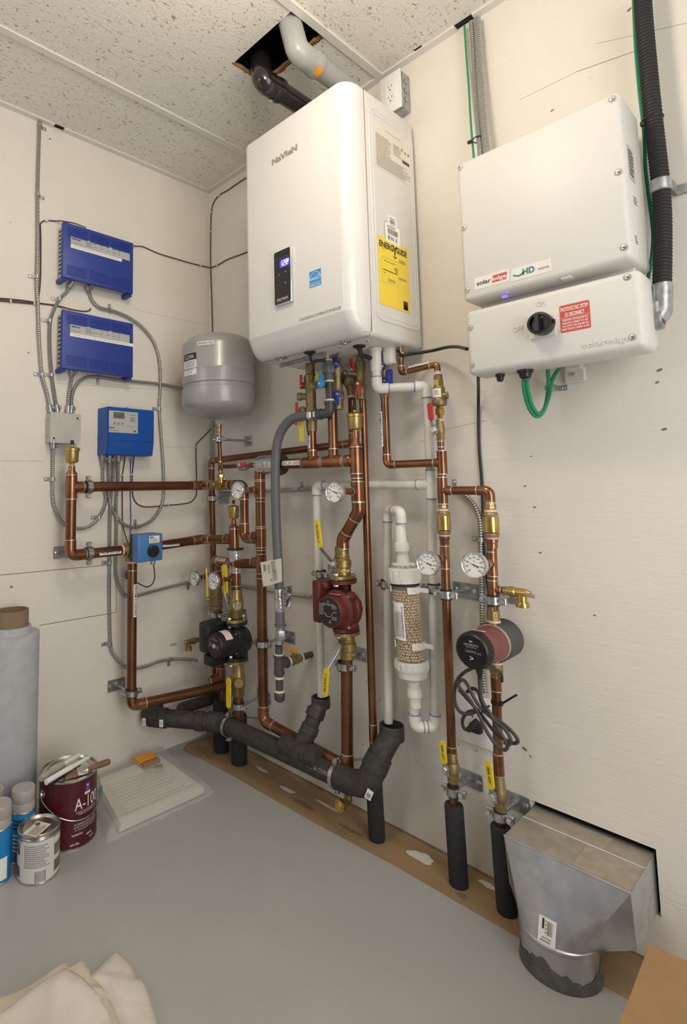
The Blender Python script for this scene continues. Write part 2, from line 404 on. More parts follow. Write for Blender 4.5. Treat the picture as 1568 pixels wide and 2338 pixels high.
# ceiling tiles, with the rough cut opening for the vent pipes
mb = MB('ceiling_tile'); ch = (.668, .930, -.424, -.285)
slab(mb, [-.02, ch[0], ch[1], XR], [YF, ch[2], ch[3], .02], [ch], lambda m, a, b, c, d: m.abox((a, c, H+.006), (b, d, H+.022)))
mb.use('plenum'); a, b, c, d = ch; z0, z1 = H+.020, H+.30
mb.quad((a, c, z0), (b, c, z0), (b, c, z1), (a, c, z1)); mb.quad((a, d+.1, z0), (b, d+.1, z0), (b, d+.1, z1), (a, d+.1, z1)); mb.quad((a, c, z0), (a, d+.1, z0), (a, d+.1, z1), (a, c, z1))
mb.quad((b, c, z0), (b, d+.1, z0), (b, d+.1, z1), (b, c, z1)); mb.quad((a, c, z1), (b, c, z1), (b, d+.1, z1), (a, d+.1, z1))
mb.use('cardboard')
for i in range(34):
    t = i/33; mb.box((a+(b-a)*t, d-.001+random.uniform(-.003, .003), H+.010), X, Y, Z, .011, .010+random.uniform(0, .006), .010)
    if i < 16: mb.box((a+.001+random.uniform(-.002, .003), c+(d-c)*i/15, H+.011), X, Y, Z, .006, .010, .011)
struct(mb.build('ceiling'))
mb = MB('tbar')
for x in (.337, .942, 1.55): mb.abox((x-.012, YF, H), (x+.012, -.0, H+.0062)); mb.abox((x-.001, YF, H+.006), (x+.001, 0, H+.03))
struct(mb.build('trim_2'))
def angle_trim(name, segs, along):
    mb = MB('tbar')
    for a, b in segs:
        if along == 'x': mb.abox((a, -.024, H-.0005), (b, 0, H+.006)); mb.abox((a, -.0015, H-.001), (b, 0, H+.022))
        else: mb.abox((0, a, H-.0008), (.024, b, H+.006)); mb.abox((0, a, H-.001), (.0015, b, H+.022))
    return struct(mb.build(name))
angle_trim('trim_3', [(.0, 1.203), (1.257, XR)], 'x'); angle_trim('trim_4', [(YF, -.738), (-.700, 0)], 'y')
mb = MB('void'); mb.abox((1.203, -.022, H+.0055), (1.257, -.001, H+.0062)); mb.abox((.001, -.738, H+.0055), (.02, -.700, H+.0062)); mb.abox((1.075, -.03, H+.005), (1.10, -.001, H+.0062)); struct(mb.build('trim_5'))

# ------------------------------------------------------------------ light
def lamp(name, typ, loc, energy, col, **k):
    ld = bpy.data.lights.new(name, typ); ld.energy = energy; ld.color = col
    for a, v in k.items(): setattr(ld, a, v)
    o = bpy.data.objects.new(name, ld); COL.objects.link(o); o.location = loc; return o
KEY = lamp('ceiling_lamp', 'POINT', (1.30, -.90, 2.17), 14.5, (1, .88, .70), shadow_soft_size=.10)
FILL_R = lamp('fill_right', 'AREA', (2.75, -1.05, 1.25), 24.5, (1, .975, .94), shape='RECTANGLE', size=1.1, size_y=1.9)  # unseen fill added from the right to brighten the left wall; no doorway there
FILL_R.rotation_euler = (V((.0, -.75, .85))-FILL_R.location).to_track_quat('-Z', 'Y').to_euler()
FILL_L = lamp('fill_left', 'AREA', (.45, -2.75, 1.75), 5, (.93, .96, 1.0), shape='RECTANGLE', size=.7, size_y=.8)  # unseen fill added at left for soft shadows toward the right, no window
FILL_L.rotation_euler = (V((1.2, 0, .8))-FILL_L.location).to_track_quat('-Z', 'Y').to_euler()
wd = bpy.data.worlds.new('world'); SC.world = wd; wd.use_nodes = True
wd.node_tree.nodes['Background'].inputs[0].default_value = (1, .98, .95, 1); wd.node_tree.nodes['Background'].inputs[1].default_value = .20
SC.view_settings.view_transform = 'Standard'; SC.view_settings.look = 'None'; SC.view_settings.exposure = 0; SC.view_settings.gamma = 1; SC.view_settings.use_curve_mapping = False
SC.cycles.max_bounces = 8; SC.cycles.use_denoising = True

# ------------------------------------------------------------------ labels
def plate_label(root, name, c, ux, uy, w, h, m='white_print', lines=(), bars=(), lab='white printed label', t=.0004, r=None):
    mb = MB(m)
    if r: mb.rrect(c, ux, uy, w, h, r, t)
    else: mb.prism([(-w/2, -h/2), (w/2, -h/2), (w/2, h/2), (-w/2, h/2)], c, ux, uy, ux.cross(uy), t)
    o = V(c)+ux.cross(uy)*t
    for ln in lines:
        s, x, y, hh, im = ln[:5]; k = ln[5] if len(ln) > 5 else {}
        mb.use(im); mb.text(s, o+ux*x+uy*y, ux, uy, hh, **k)
    for b in bars: mb.use(b[4]); mb.bar(o, ux, uy, *b[:4])
    return mb.build(name, root, label=lab)
def barcode(x, y, w, h, n, m='ink', seed=1):
    rd = random.Random(seed); out = []; p = x; st = w/n/2
    while p < x+w-st: bw = st*rd.choice((.6, 1, 1.6)); out.append((p, y, bw, h, m)); p += bw+st*rd.choice((.6, 1, 1.4))
    return out
def scribble(x, y, w, h, n, m='ink_soft', seed=2, fill=.45):   # rows of small print
    rd = random.Random(seed); out = []; dy = h/n
    for i in range(n):
        p = x; yy = y+h-dy*(i+.75); end = x+w*rd.uniform(.75, 1)
        while p < end:
            l = w*rd.uniform(.03, .10); out.append((p, yy, min(l, end-p), dy*fill, m)); p += l+w*.012
    return out

# ------------------------------------------------------------------ boiler
bx0, bx1, bz0, bz1, yf, ys = .6113, 1.0513, 1.4238, 2.1438, -.345, -.270
boiler = thing('boiler', 'large white wall-hung boiler with a black display panel and a yellow label on its side', 'boiler', ((bx0+bx1)/2, -.17, bz0))
mb = MB('white_case'); mb.rbox(((bx0+bx1)/2, (ys-.012)/2, (bz0+bz1)/2), X, Y, Z, bx1-bx0-.002, -ys-.012, bz1-bz0-.002, .012, 3); mb.build('casing', boiler)
# front cover: lofted U sections, round vertical edges, foot curving back under
def usec(y_front, z, inset):
    rx, ry = .038, min(.062, abs(y_front-ys)*.8); P = [V((bx0+inset, ys, z))]; k = 8
    for i in range(k+1): a = pi+pi/2*i/k; P.append(V((bx0+inset+rx+rx*cos(a), y_front+ry+ry*sin(a), z)))
    for i in range(k+1): a = 1.5*pi+pi/2*i/k; P.append(V((bx1-inset-rx+rx*cos(a), y_front+ry+ry*sin(a), z)))
    P.append(V((bx1-inset, ys, z))); return P
secs = [(yf+.020, bz1-.0015, .014), (yf+.008, bz1-.003, .006), (yf+.002, bz1-.009, .0015), (yf, bz1-.016, 0)]
secs += [(yf, bz0+.064, 0), (yf+.0015, bz0+.060, 0), (yf+.004, bz0+.056, 0), (yf+.010, bz0+.042, .001), (yf+.020, bz0+.026, .002), (yf+.034, bz0+.011, .005), (yf+.046, bz0+.003, .012), (yf+.055, bz0, .022)]
P = [usec(*s) for s in secs]; n = len(P[0]); mb = MB('white_gloss')
mb.add([p for r in P for p in r], [(k*n+i, k*n+i+1, (k+1)*n+i+1, (k+1)*n+i) for k in range(len(P)-1) for i in range(n-1)]+[tuple(range(n)), tuple((len(P)-1)*n+i for i in range(n))])
mb.build('front_cover', boiler, angle=28)
mb = MB('seam'); mb.abox((bx1-.0006, ys-.001, bz0+.01), (bx1+.0003, ys+.001, bz1-.008)); mb.abox((bx0+.02, ys-.001, bz0-.0006), (bx1-.01, ys+.001, bz0)); mb.build('cover_joint', boiler)
# pressed ridge on the side
def rr_path(w, h, r, k=5):
    out = []
    for (sx, sy, a0) in ((1, 1, 0), (-1, 1, pi/2), (-1, -1, pi), (1, -1, 1.5*pi)):
        for i in range(k+1): a = a0+pi/2*i/k; out.append((sx*(w/2-r)+r*cos(a), sy*(h/2-r)+r*sin(a)))
    return out
mb = MB('white_case'); sc_ = V((bx1, -.137, bz0+.362))
for (w, h, r) in ((.222, .62, .03), (.196, .594, .02)): mb.tube([sc_+Y*p[0]+Z*p[1] for p in rr_path(w, h, r)], .0016, 6, closed=True)
mb.rrect(sc_-X*.001, Y, Z, .222, .62, .03, .0016); mb.build('side_panel', boiler)
def S(x, y): return on_plane(x, y, 0, bx1)            # point of the boiler's side
def F(x, y): return on_plane(x, y, 1, yf)             # point of the boiler's front
sd = V((bx1+.0012, 0, 0))
def side_c(*px):
    q = [S(*p) for p in px]; ys_ = [p.y for p in q]; zs = [p.z for p in q]
    return V((bx1+.0008, (min(ys_)+max(ys_))/2, (min(zs)+max(zs))/2)), max(ys_)-min(ys_), max(zs)-min(zs)
c, w, h = side_c((851.5, 279), (940, 431))
h = .138; c.z = S(895, 352).z
plate_label(boiler, 'rating_plate', c, Y, Z, w, h, 'cream_label', [('Rating Plate / Plaque Signaletique', 0, h*.42, .0055, 'ink_soft')],
            scribble(-w*.46, -.02, w*.42, h*.40, 11, seed=3)+scribble(0, .0, w*.22, h*.26, 7, seed=4)+scribble(-w*.46, -h*.47, w*.92, h*.32, 13, seed=5)+[(w*.24, -.008, w*.2, .011, 'ink_grey'), (w*.25, -.006, w*.18, .004, 'cream_label'), (w*.22, h*.20, .007, .008, 'ink_grey'), (w*.31, h*.18, .008, .006, 'ink_grey'), (w*.40, h*.18, .008, .007, 'ink_grey')], 'cream rating plate of small print')
c, w, h = side_c((885, 497), (904, 516)); plate_label(boiler, 'serial_label', c, Y, Z, .044, .034, 'white_print', [], barcode(-.014, -.008, .026, .012, 16, 'ink_grey')+scribble(-.014, .006, .028, .005, 1, 'ink_grey')+scribble(-.012, -.014, .022, .004, 1), 'white serial number label')
c = (S(876, 513)+S(915, 557))/2; c.x = bx1+.0008; mb = MB('ink_grey'); mb.rrect(c, Y, Z, .083, .062, .012, .0003); mb.use('white_print'); mb.rrect(c+X*.0003, Y, Z, .079, .058, .010, .0003); o = c+X*.0006; mb.use('ink_grey')
for b in barcode(-.026, -.004, .052, .016, 26, seed=9)+scribble(-.028, .014, .05, .008, 2, seed=7)+[(-.026, -.021, .009, .011, ''), (-.012, -.021, .004, .011, ''), (-.004, -.021, .006, .011, ''), (.012, -.022, .006, .012, '')]: mb.bar(o, Y, Z, *b[:4])
mb.build('code_label', boiler, label='white code label with a grey rounded border')
# yellow energy label
q = [S(860.6, 535), S(929.3, 570), S(936, 717), S(866.5, 693)]; y0 = (q[0].y+q[3].y)/2; y1 = (q[1].y+q[2].y)/2; z1 = (q[0].z+q[1].z)/2; z0 = (q[2].z+q[3].z)/2
w, h = y1-y0, z1-z0; c = V((bx1+.001, (y0+y1)/2, (z0+z1)/2)); I = 'ink'
g1 = [(-w*.40, h*.21, w*.52, .0007, 'ink_grey'), (-w*.40, -h*.16, w*.52, .0005, 'ink_grey'), (-w*.40, -h*.16, .0005, h*.37, 'ink_grey'), (w*.12, -h*.16, .0005, h*.37, 'ink_grey'), (-w*.37, h*.02, w*.47, .0020, I),
      (w*.27, -h*.47, w*.15, h*.13, I), (w*.285, -h*.455, w*.12, h*.02, 'yellow_label'), (w*.285, -h*.425, w*.12, h*.012, 'yellow_label')]
lb = plate_label(boiler, 'energy_label', c, Y, Z, w, h, 'yellow_label', [('ENERG', -w*.23, h*.395, .0185, I, dict(w=w*.46, bold=.03)), ('GUIDE', w*.27, h*.395, .0185, I, dict(w=w*.36, bold=.03)), ('Y', w*.045, h*.38, .026, I, dict(bold=.03)),
      ('Efficiency Rating (AFUE)', -w*.14, h*.16, .005, I, dict(w=w*.36)), ('95', w*.06, h*.085, .0115, I, {}), ('V', w*.065, h*.045, .0055, I, dict(bold=.06)), ('Boiler', -w*.33, h*.335, .0035, 'ink_grey', {}), ('ENERGY', w*.345, -h*.40, .004, 'yellow_label', dict(w=w*.11))],
      g1+scribble(w*.17, h*.22, w*.26, h*.055, 3, 'ink_grey', 11)+scribble(w*.14, -h*.04, w*.3, h*.04, 2, 'ink_grey', 12)+scribble(-w*.22, -h*.13, w*.3, h*.05, 2, 'ink_grey', 13)+scribble(-w*.36, -.006, w*.1, h*.02, 1, 'ink_grey', 14)+[(w*.037, h*.265, w*.018, h*.10, I)], 'yellow energy guide label with black print')
mb = MB('ink'); o = c+X*.0006; mb.add([o+Y*w*p+Z*h*q for p, q in ((.046, .250), (-.02, .285), (.0, .292), (.046, .27), (.092, .292), (.112, .285))], [(0, 1, 2, 3), (0, 3, 4, 5)]); mb.build('arrow', lb)
# front: name, description, star label, control panel
ux, uz = X, Z
def front_text(name, s, px, h, m, w=None, **k):
    mb = MB(m); p = F(*px); p.y = yf-.0002; mb.text(s, p, X, Z, h, w, **k); return mb.build(name, boiler)
a, b = F(620, 372), F(678, 337); front_text('lettering', 'NaVIeN', ((620+678)/2, 354), .020, 'nav', w=b.x-a.x, bold=.055)
a, b = F(681, 732), F(776, 701); front_text('lettering', 'CONDENSING COMBINATION BOILER', (729, 717), .0085, 'ink_grey', w=b.x-a.x)
q = [F(706, 622), F(732.5, 613.5), F(733.5, 649), F(707, 660)]; w = (q[1].x-q[0].x+q[2].x-q[3].x)/2; h = (q[0].z-q[3].z+q[1].z-q[2].z)/2; c = (q[0]+q[2])/2; c.y = yf-.0002
st = plate_label(boiler, 'star_label', c, X, Z, w, h, 'blue_logo', [('ENERGY STAR', 0, -h*.405, h*.10, 'white_print', dict(w=w*.86, bold=.02)), ('energy', -w*.10, -h*.04, h*.17, 'white_print', dict(w=w*.62, bold=.02))], [(-w*.48, -h*.285, w*.96, h*.02, 'white_print')], 'blue energy star label')
mb = MB('white_print'); o = c-Y*.0006
mb.tube([o+X*(w*.47*cos(a))+Z*(-h*.05+h*.45*sin(a)) for a in [pi*i/16 for i in range(17)]], .0006, 5)
so = o+X*w*.27+Z*h*.06; pts = [so+X*(w*(.17 if i % 2 == 0 else .085)*sin(2*pi*i/10))+Z*(w*(.17 if i % 2 == 0 else .085)*cos(2*pi*i/10)) for i in range(10)]; mb.tube(pts, .0005, 5, closed=True); mb.build('star', st)
# control panel
q = [F(630.5, 583), F(668, 566.5), F(672, 690), F(633.5, 701)]; xa = (q[0].x+q[3].x)/2; z1 = (q[0].z+q[1].z)/2+.004; z0 = (q[2].z+q[3].z)/2; xb = (q[1].x+q[2].x)/2; dp = .012
c = V(((xa+xb)/2, yf, (z0+z1)/2)); w, h = xb-xa, z1-z0
mb = MB('silver'); mb.rbox(c-Y*dp/2, X, -Y, Z, w, dp, h, .0035, 2); pn = mb.build('control_panel', boiler, label='silver-edged control panel')
mb = MB('black_gloss'); gy = yf-dp-.0004; cg = V((c.x, yf-dp+.001, c.z)); mb.rrect(cg, X, Z, w-.004, h-.006, .005, .0015); mb.build('glass', pn, label='black glass front')
og = V((c.x, yf-dp-.0006, c.z)); 
def seg7(mb, ch, o, w, h, t):
    on = {'1': 'bc', '2': 'abged', '8': 'abcdefg', 'F': 'aefg'}[ch]; S_ = dict(a=(-w/2, h/2-t, w, t), d=(-w/2, -h/2, w, t), g=(-w/2, -t/2, w, t), f=(-w/2, 0, t, h/2), b=(w/2-t, 0, t, h/2), e=(-w/2, -h/2, t, h/2), c=(w/2-t, -h/2, t, h/2))
    for k in on: mb.bar(o, X, Z, *S_[k], off=.0004)
mb = MB('halo'); oh = og+X*w*.16+Z*h*.235; mb.rrect(oh+Y*.0003, X, Z, w*.58, h*.15, .006, .0004); mb.use('digit')
for i, ch in enumerate('128'): seg7(mb, ch, oh+X*w*(-.19+.155*i)-Y*.0004, w*.11, h*.098, w*.022)
seg7(mb, 'F', oh+X*w*.235-Y*.0004+Z*.002, w*.06, h*.06, w*.016); mb.build('display', pn, label='lit blue temperature display')
mb = MB('panel_grey'); mb.text('NaVIeN', og-Z*h*.405, X, Z, h*.05, w*.66, bold=.03); mb.bar(og, X, Z, -w*.34, -h*.448, w*.68, .0005)
for (x, z, s) in ((.20, .065, '+'), (.20, -.035, '-'), (.20, -.135, 'O'), (-.18, .045, 'A'), (-.18, -.055, '='), (-.18, -.155, '=')): mb.text(s, og+X*w*x+Z*h*z, X, Z, .006 if s not in '-=' else .004)
mb.use('black'); mb.tube([og+X*(-w*.0+p[0])+Z*(-h*.04+p[1]) for p in rr_path(w*.64, h*.38, .008)], .0006, 5, closed=True); mb.use('ink_grey'); mb.bar(og, X, Z, -w*.46, h*.345, w*.92, .0006); mb.build('keypad', pn)
# underside
def U_(x, y): return on_plane(x, y, 2, bz0)
mb = MB('galv'); 
for (x, y) in ((641, 817), (787, 779)):
    p = U_(x, y); p.z = bz0-.003
    for i in range(5): mb.rbox(p+X*(.008*(i-2))+Y*.003*(i % 2), X, Y, Z, .007, .020, .005, .001, 1)
    mb.cyl(p-Z*.006, p+Z*.002, .006, n=10); mb.build('latch', boiler); mb = MB('galv')
mb = MB('galv'); a, b = U_(640, 833), U_(742, 804); mb.rbox((a+b)/2-Z*.005, (b-a).normalized(), Y, Z, (b-a).length, .012, .010, .002, 1); mb.build('bottom_lip', boiler)
for (x, y) in ((683, 809), (697, 811), (764, 788), (776, 792), (840, 779), (735, 822)): MB('tin').lathe(U_(x, y)+Z*.001, -Z, [(0, .005), (.002, .0045), (.003, .002)], 10).build('screw', boiler)
for (x, y), (x2, y2), r in (((707, 804), (742, 824), .0045), ((820, 790), (846, 818), .007)):
    p = U_(x, y); mb = MB('rubber'); mb.lathe(p+Z*.001, -Z, [(0, .018), (.004, .018), (.007, .010), (.012, r)], 18)
    q = on_plane(x2, y2, 1, p.y); mb.tube(spline([p-Z*.004, p-Z*.03+X*.006, (p+q)/2-Z*.012, q]), r, 10); mb.build('cable_grommet', boiler)
mb = MB('greyflex'); a, b = U_(715, 826), U_(773, 806); mb.tube([a-Z*.004, b-Z*.004], .003, 6); mb.build('service_wire', boiler)

# ------------------------------------------------------------------ vent pipes above the boiler
def elbow_vent(name, label, m, r, pts, br, extra=None):
    o = thing(name, label, 'pipe', pts[0])
    f = fillet(pts, br, 10); MB(m).tube(f, r, 24).build('pipe', o)
    return o
gz = 2.252
xg = G(712, 143, gz).x; bxv = G(625, 200, gz).x; dY = V((0, -1, 0))
def vent(label, m, x, ycol, tip, glue):
    o = thing('vent_pipe', label, 'pipe', (x, -.14, bz1))
    MB(m).tube(fillet([V((x, -.14, bz1-.0)), V((x, -.14, gz)), V((x, ycol-.03, gz))], .05, 10), .0302, 24).build('pipe', o)
    mb = MB(m); mb.lathe(V((x, ycol, gz)), dY, [(0, .0305), (.001, .0355), (.022, .0355), (.027, .0335), (.030, .033)], 28)
    mb.tube(fillet([V((x, ycol-.022, gz)), V((x-.004, -.398, gz+.004)), V(tip), V(tip)+(V(tip)-V((x-.004, -.398, gz)))*.8], .062, 14), .0335, 28); mb.lathe(V((x, ycol-.006, gz)), dY, [(0, .0358), (.003, .0364), (.006, .0358)], 28, cap=False); mb.build('elbow', o)
    if glue: mb = MB('glue'); mb.ring((x, ycol+.001, gz), Y, .030, .0318, .003); mb.build('glue_ring', o)
    return o
def vent_sticker(o, m, x, y0, y1, a0, lab):
    mb = MB(m); e = V((x, 0, gz)); mb.add([e+Y*y+X*(.0364*sin(t))-Z*(.0364*cos(t)) for y in (y0, y1) for t in [radians(a0+8*i) for i in range(6)]], [(i, i+1, 7+i, 6+i) for i in range(5)]); mb.build('sticker', o, label=lab)
gv = vent('light grey plastic vent elbow rising into the ceiling opening', 'greypvc', xg, -.318, (xg-.040, -.390, H+.02), True)
vent_sticker(gv, 'orange', xg, -.345, -.322, 5, 'orange sticker')
bv = vent('black plastic vent elbow rising into the ceiling opening', 'vent_black', bxv, -.326, (bxv-.062, -.352, H+.02), False)
vent_sticker(bv, 'white_print', bxv-.001, -.360, -.347, -55, 'small white sticker')

# ------------------------------------------------------------------ outlets
def outlet(label, c, depth, steel, w=.072, h=.118):
    o = thing('wall_outlet', label, 'outlet', c)
    c = V(c)
    if steel:
        mb = MB('galv'); mb.rbox(c-Y*(depth-.004)/2, X, -Y, Z, w*.98, depth-.004, h*.95, .004, 2); mb.use('black')
        for z in (-.03, 0, .03): mb.lathe(c+X*w*.49-Y*depth*.5+Z*z, X, [(0, .009), (.0006, .009)], 14); 
        mb.use('galv')
        for z in (-.03, 0, .03): mb.lathe(c+X*w*.49-Y*depth*.5+Z*z, X, [(.0, .0075), (.0011, .0075)], 14)
        mb.build('box', o)
    mb = MB('white_rub'); mb.rbox(c-Y*(depth-.002), X, -Y, Z, w, .006, h, .002, 2); mb.build('cover_plate', o)
    rc = c-Y*(depth+.001); mb = MB('white_rub'); mb.rrect(rc, X, Z, .034, .068, .003, .002); mb.use('ink')
    for z in (.018, -.018):
        for x in (-.006, .006): mb.bar(rc-Y*.002, X, Z, x-.0009, z-.001, .0018, .008, off=.0004)
        mb.lathe(rc-Y*.002+Z*(z-.009), -Y, [(0, .0024), (.0004, .0024)], 8)
    mb.build('receptacle', o); return o
a, b = W(869, 184, .055), W(918, 243, .055); outlet('white double outlet in a surface steel box high on the wall beside the boiler', V((1.003, 0, 2.253)), .055, True, .074, .128)
# ------------------------------------------------------------------ pipe fittings
def atx(px, py, x): return on_plane(px, py, 0, x)
def elbow(root, a, b, c, r, m, br, ring, k=1.11, sock=None):
    u, w = (a-b).normalized(), (c-b).normalized(); t = br/math.tan(u.angle(w)/2); s = sock if sock is not None else r*.9
    p, q = b+u*(t+s), b+w*(t+s)
    mb = MB(m); f = fillet([p, b, q], br, 10); mb.tube(f, r*k, 20)
    if ring:
        mb.use(ring); mb.ring(p, u, r*.98, r*k*1.015, .0028, 22); mb.ring(q, w, r*.98, r*k*1.015, .0028, 22)
    mb.build('elbow', root); return p, q
def run(root, pts, r, m='copper', fm='copper_fit', br=None, ring='solder', k=1.11, sock=None):
    pts = [V(p) for p in pts]; br = br or r*2.1; cuts = [pts[0]]
    for i in range(1, len(pts)-1):
        p, q = elbow(root, pts[i-1], pts[i], pts[i+1], r, fm, br, ring, k, sock); cuts += [p, q]
    cuts.append(pts[-1])
    for i in range(0, len(cuts), 2):
        if (cuts[i+1]-cuts[i]).length > .004 and (i == 0 or (cuts[i+1]-cuts[i]).dot(pts[i//2+1]-pts[i//2]) > 0):
            u = (cuts[i+1]-cuts[i]).normalized()*.004; MB(m).cyl(cuts[i]-(u if i else u*0), cuts[i+1]+(u if i+2 < len(cuts) else u*0), r, n=22).build('pipe', root)
def tee(root, c, ax, br, r, rb=None, lm=None, lb=None, m='copper_fit', ring='solder', k=1.11):
    c = V(c); ax = V(ax).normalized(); br = V(br).normalized(); rb = rb or r; lm = lm or r*2.3; lb = lb or r*2.3
    mb = MB(m); mb.cyl(c-ax*lm, c+ax*lm, r*k, n=22); mb.cyl(c, c+br*lb, rb*k, n=22)
    mb.torus(c+br*r*k*.96, br, rb*k*.98, r*.12, 22, 6)
    if ring:
        mb.use(ring)
        for p, a, q in ((c-ax*lm, ax, r), (c+ax*lm, ax, r), (c+br*lb, br, rb)): mb.ring(p, a, q*.98, q*k*1.015, .0028, 22)
    mb.build('tee', root)
def coupling(root, c, ax, r, l=.03, m='copper_fit', k=1.1, ring='solder', name='coupling'):
    c = V(c); ax = V(ax).normalized(); mb = MB(m); mb.cyl(c-ax*l/2, c+ax*l/2, r*k, n=22)
    if ring: mb.use(ring); mb.ring(c-ax*l/2, ax, r, r*k*1.015, .0025, 22); mb.ring(c+ax*l/2, ax, r, r*k*1.015, .0025, 22)
    mb.build(name, root)
def joint(root, c, ax, r): mb = MB('solder'); mb.ring(c, ax, r*.98, r*1.03, .003, 22); mb.build('solder_joint', root)
def pipe_label(root, s, c, ax, face, r, ln, h=.014, th=None):
    ax = V(ax).normalized(); n = (V(face)-ax*V(face).dot(ax)).normalized(); b = n.cross(ax); c = V(c)
    def fn(x, y, e=.0004): t = y/r; return c+ax*x+n*((r+e)*cos(t))+b*((r+e)*sin(t))
    mb = MB('white_print'); k = 6; mb.add([fn(sx*ln/2, -h/2+h*i/k) for sx in (-1, 1) for i in range(k+1)], [(i, i+1, k+2+i, k+1+i) for i in range(k)])
    mb.use('ink'); mb.text(s, None, None, None, th or h*.62, ln*.9, bold=.01, fn=lambda x, y: fn(x, y, .0009)); mb.build('label', root, label='white printed tape label')
TOCAM = lambda p: (CP-V(p)).normalized()
def hexnut(mb, c, ax, r, h): return mb.lathe(V(c)-V(ax).normalized()*h/2, ax, [(0, r*.93), (h*.12, r), (h*.88, r), (h, r*.93)], 6)
clampN = 0
def clamp(label, c, ax, r, wall, plate=(.042, .072), off=.0, plate_dir=None, screw_side=None, long=True):
    """band clamp on a pipe with its rod and wall plate; wall: 'back' or 'left'"""
    c = V(c); ax = V(ax).normalized(); wn = V((0, -1, 0)) if wall == 'back' else V((1, 0, 0))
    o = thing('pipe_clamp', label, 'clamp', c, 'pipe clamps with rubber lining')
    mb = MB('rubber'); mb.ring(c, ax, r, r+.0035, .027, 26); mb.build('rubber_lining', o, label='black rubber lining')
    mb = MB('steel'); mb.ring(c, ax, r+.003, r+.0058, .019, 26); s = wn.cross(ax).normalized()
    for sg in (-1, 1): mb.rbox(c+s*sg*(r+.013), s, wn, ax, .017, .010, .018, .0015, 1)
    mb.build('band', o)
    for sg in (-1, 1):
        mb = MB('silver'); p = c+s*sg*(r+.014); mb.cyl(p-wn*.013, p+wn*.013, .003, n=10); hexnut(mb, p+wn*.011, wn, .0062, .005); mb.lathe(p-wn*.012, -wn, [(0, .006), (.003, .005)], 12); mb.build('bolt', o)
    if long:
        if wall == 'back': foot = V((c.x+off, 0, c.z))
        else: foot = V((0, c.y+off, c.z))
        e = wn; MB('galv').cyl(foot+e*.002, c-e*(r+.004), .0048, n=12).build('rod', o)
        mb = MB('galv'); u = (X if wall == 'back' else Y) if plate_dir is None else plate_dir; mb.rbox(foot+e*.002, u, Z, e, plate[1], plate[0], .004, .0012, 1)
        hexnut(mb, foot+e*.010, e, .011, .012)
        mb.use('silver')
        for sg in (-1, 1): mb.lathe(foot+e*.004+u*sg*plate[1]*.36, e, [(0, .0065), (.002, .006), (.003, .003)], 12); 
        mb.build('wall_plate', o)
    return o
def ball_valve(label, c, ax, r, face, hdir, col='yellow', hl=.10, hw=.016, txt=None, fl=None, body='bronze', group='ball valves with lever handles', sleeve0=.32, tilt=.25, length=None, stem=.018):
    """brass body on axis ax through c; lever stem out along face; lever points along hdir"""
    c = V(c); ax = V(ax).normalized(); face = (V(face)-ax*V(face).dot(ax)).normalized(); l = length or r*3.2
    o = thing('ball_valve', label, 'valve', c, group)
    mb = MB(body); mb.lathe(c-ax*l/2, ax, [(0, r*1.12), (l*.03, r*1.22), (l*.2, r*1.22), (l*.23, r*1.35), (l*.32, r*1.35), (l*.36, r*1.55), (l*.62, r*1.55), (l*.68, r*1.3), (l*.76, r*1.35), (l*.80, r*1.22), (l*.97, r*1.22), (l, r*1.12)], 28)
    hexnut(mb, c-ax*l*.27, ax, r*1.52, l*.12); mb.cyl(c, c+face*(r*1.5+.008), r*.5, n=16); mb.build('body', o)
    st = c+face*(r*1.5+stem*.5); mb = MB('silver'); mb.cyl(c+face*r*1.4, st+face*.006, .0045, n=12); hexnut(mb, st+face*.005, face, .0085, .006); mb.build('stem', o)
    h = V(hdir); h = (h-face*h.dot(face)).normalized(); w = face.cross(h); p0 = st+face*.001
    q = p0+h*hl*sleeve0+face*tilt*hl*sleeve0*1.6
    mb = MB('galv'); mb.rbox(p0, h, w, face, .026, hw*1.05, .0025, .001, 1)
    d = (q-p0).normalized(); mb.rbox((p0+q)/2, d, w, d.cross(w), (q-p0).length, hw*.8, .0025, .001, 1); lv = mb.build('lever', o)
    mb = MB(col); e = q+h*hl*(1-sleeve0); g = (e-q).normalized(); n = g.cross(w)*-1
    if n.dot(face) < 0: n = -n
    uy = n.cross(g)
    mb.rrect((q+e)/2-n*.003, g, uy, (e-q).length, hw, hw*.45, .0055, 5)
    if txt: mb.use('ink'); mb.text(txt, (q+e)/2+n*.0025, g, uy, hw*.42, (e-q).length*.62, bold=.02)
    mb.build('lever_sleeve', lv, label=col+' plastic sleeve'); return o
def air_vent(label, c, s=1.):
    c = V(c); o = thing('air_vent', label, 'air vent', c, 'brass automatic air vents')
    mb = MB('brass_vent'); mb.lathe(c, Z, [(0, .008*s), (.006*s, .009*s), (.008*s, .019*s), (.012*s, .0215*s), (.046*s, .0225*s), (.047*s, .026*s), (.055*s, .026*s), (.058*s, .022*s), (.062*s, .010*s)], 28); mb.build('body', o)
    mb = MB('brass_vent'); mb.cyl(c+Z*.06*s, c+Z*.069*s, .006*s, n=14); mb.build('neck', o)
    mb = MB('rubber'); mb.lathe(c+Z*.068*s, Z, [(0, .0065*s), (.014*s, .006*s), (.015*s, .004*s)], 14); mb.build('cap', o); return o
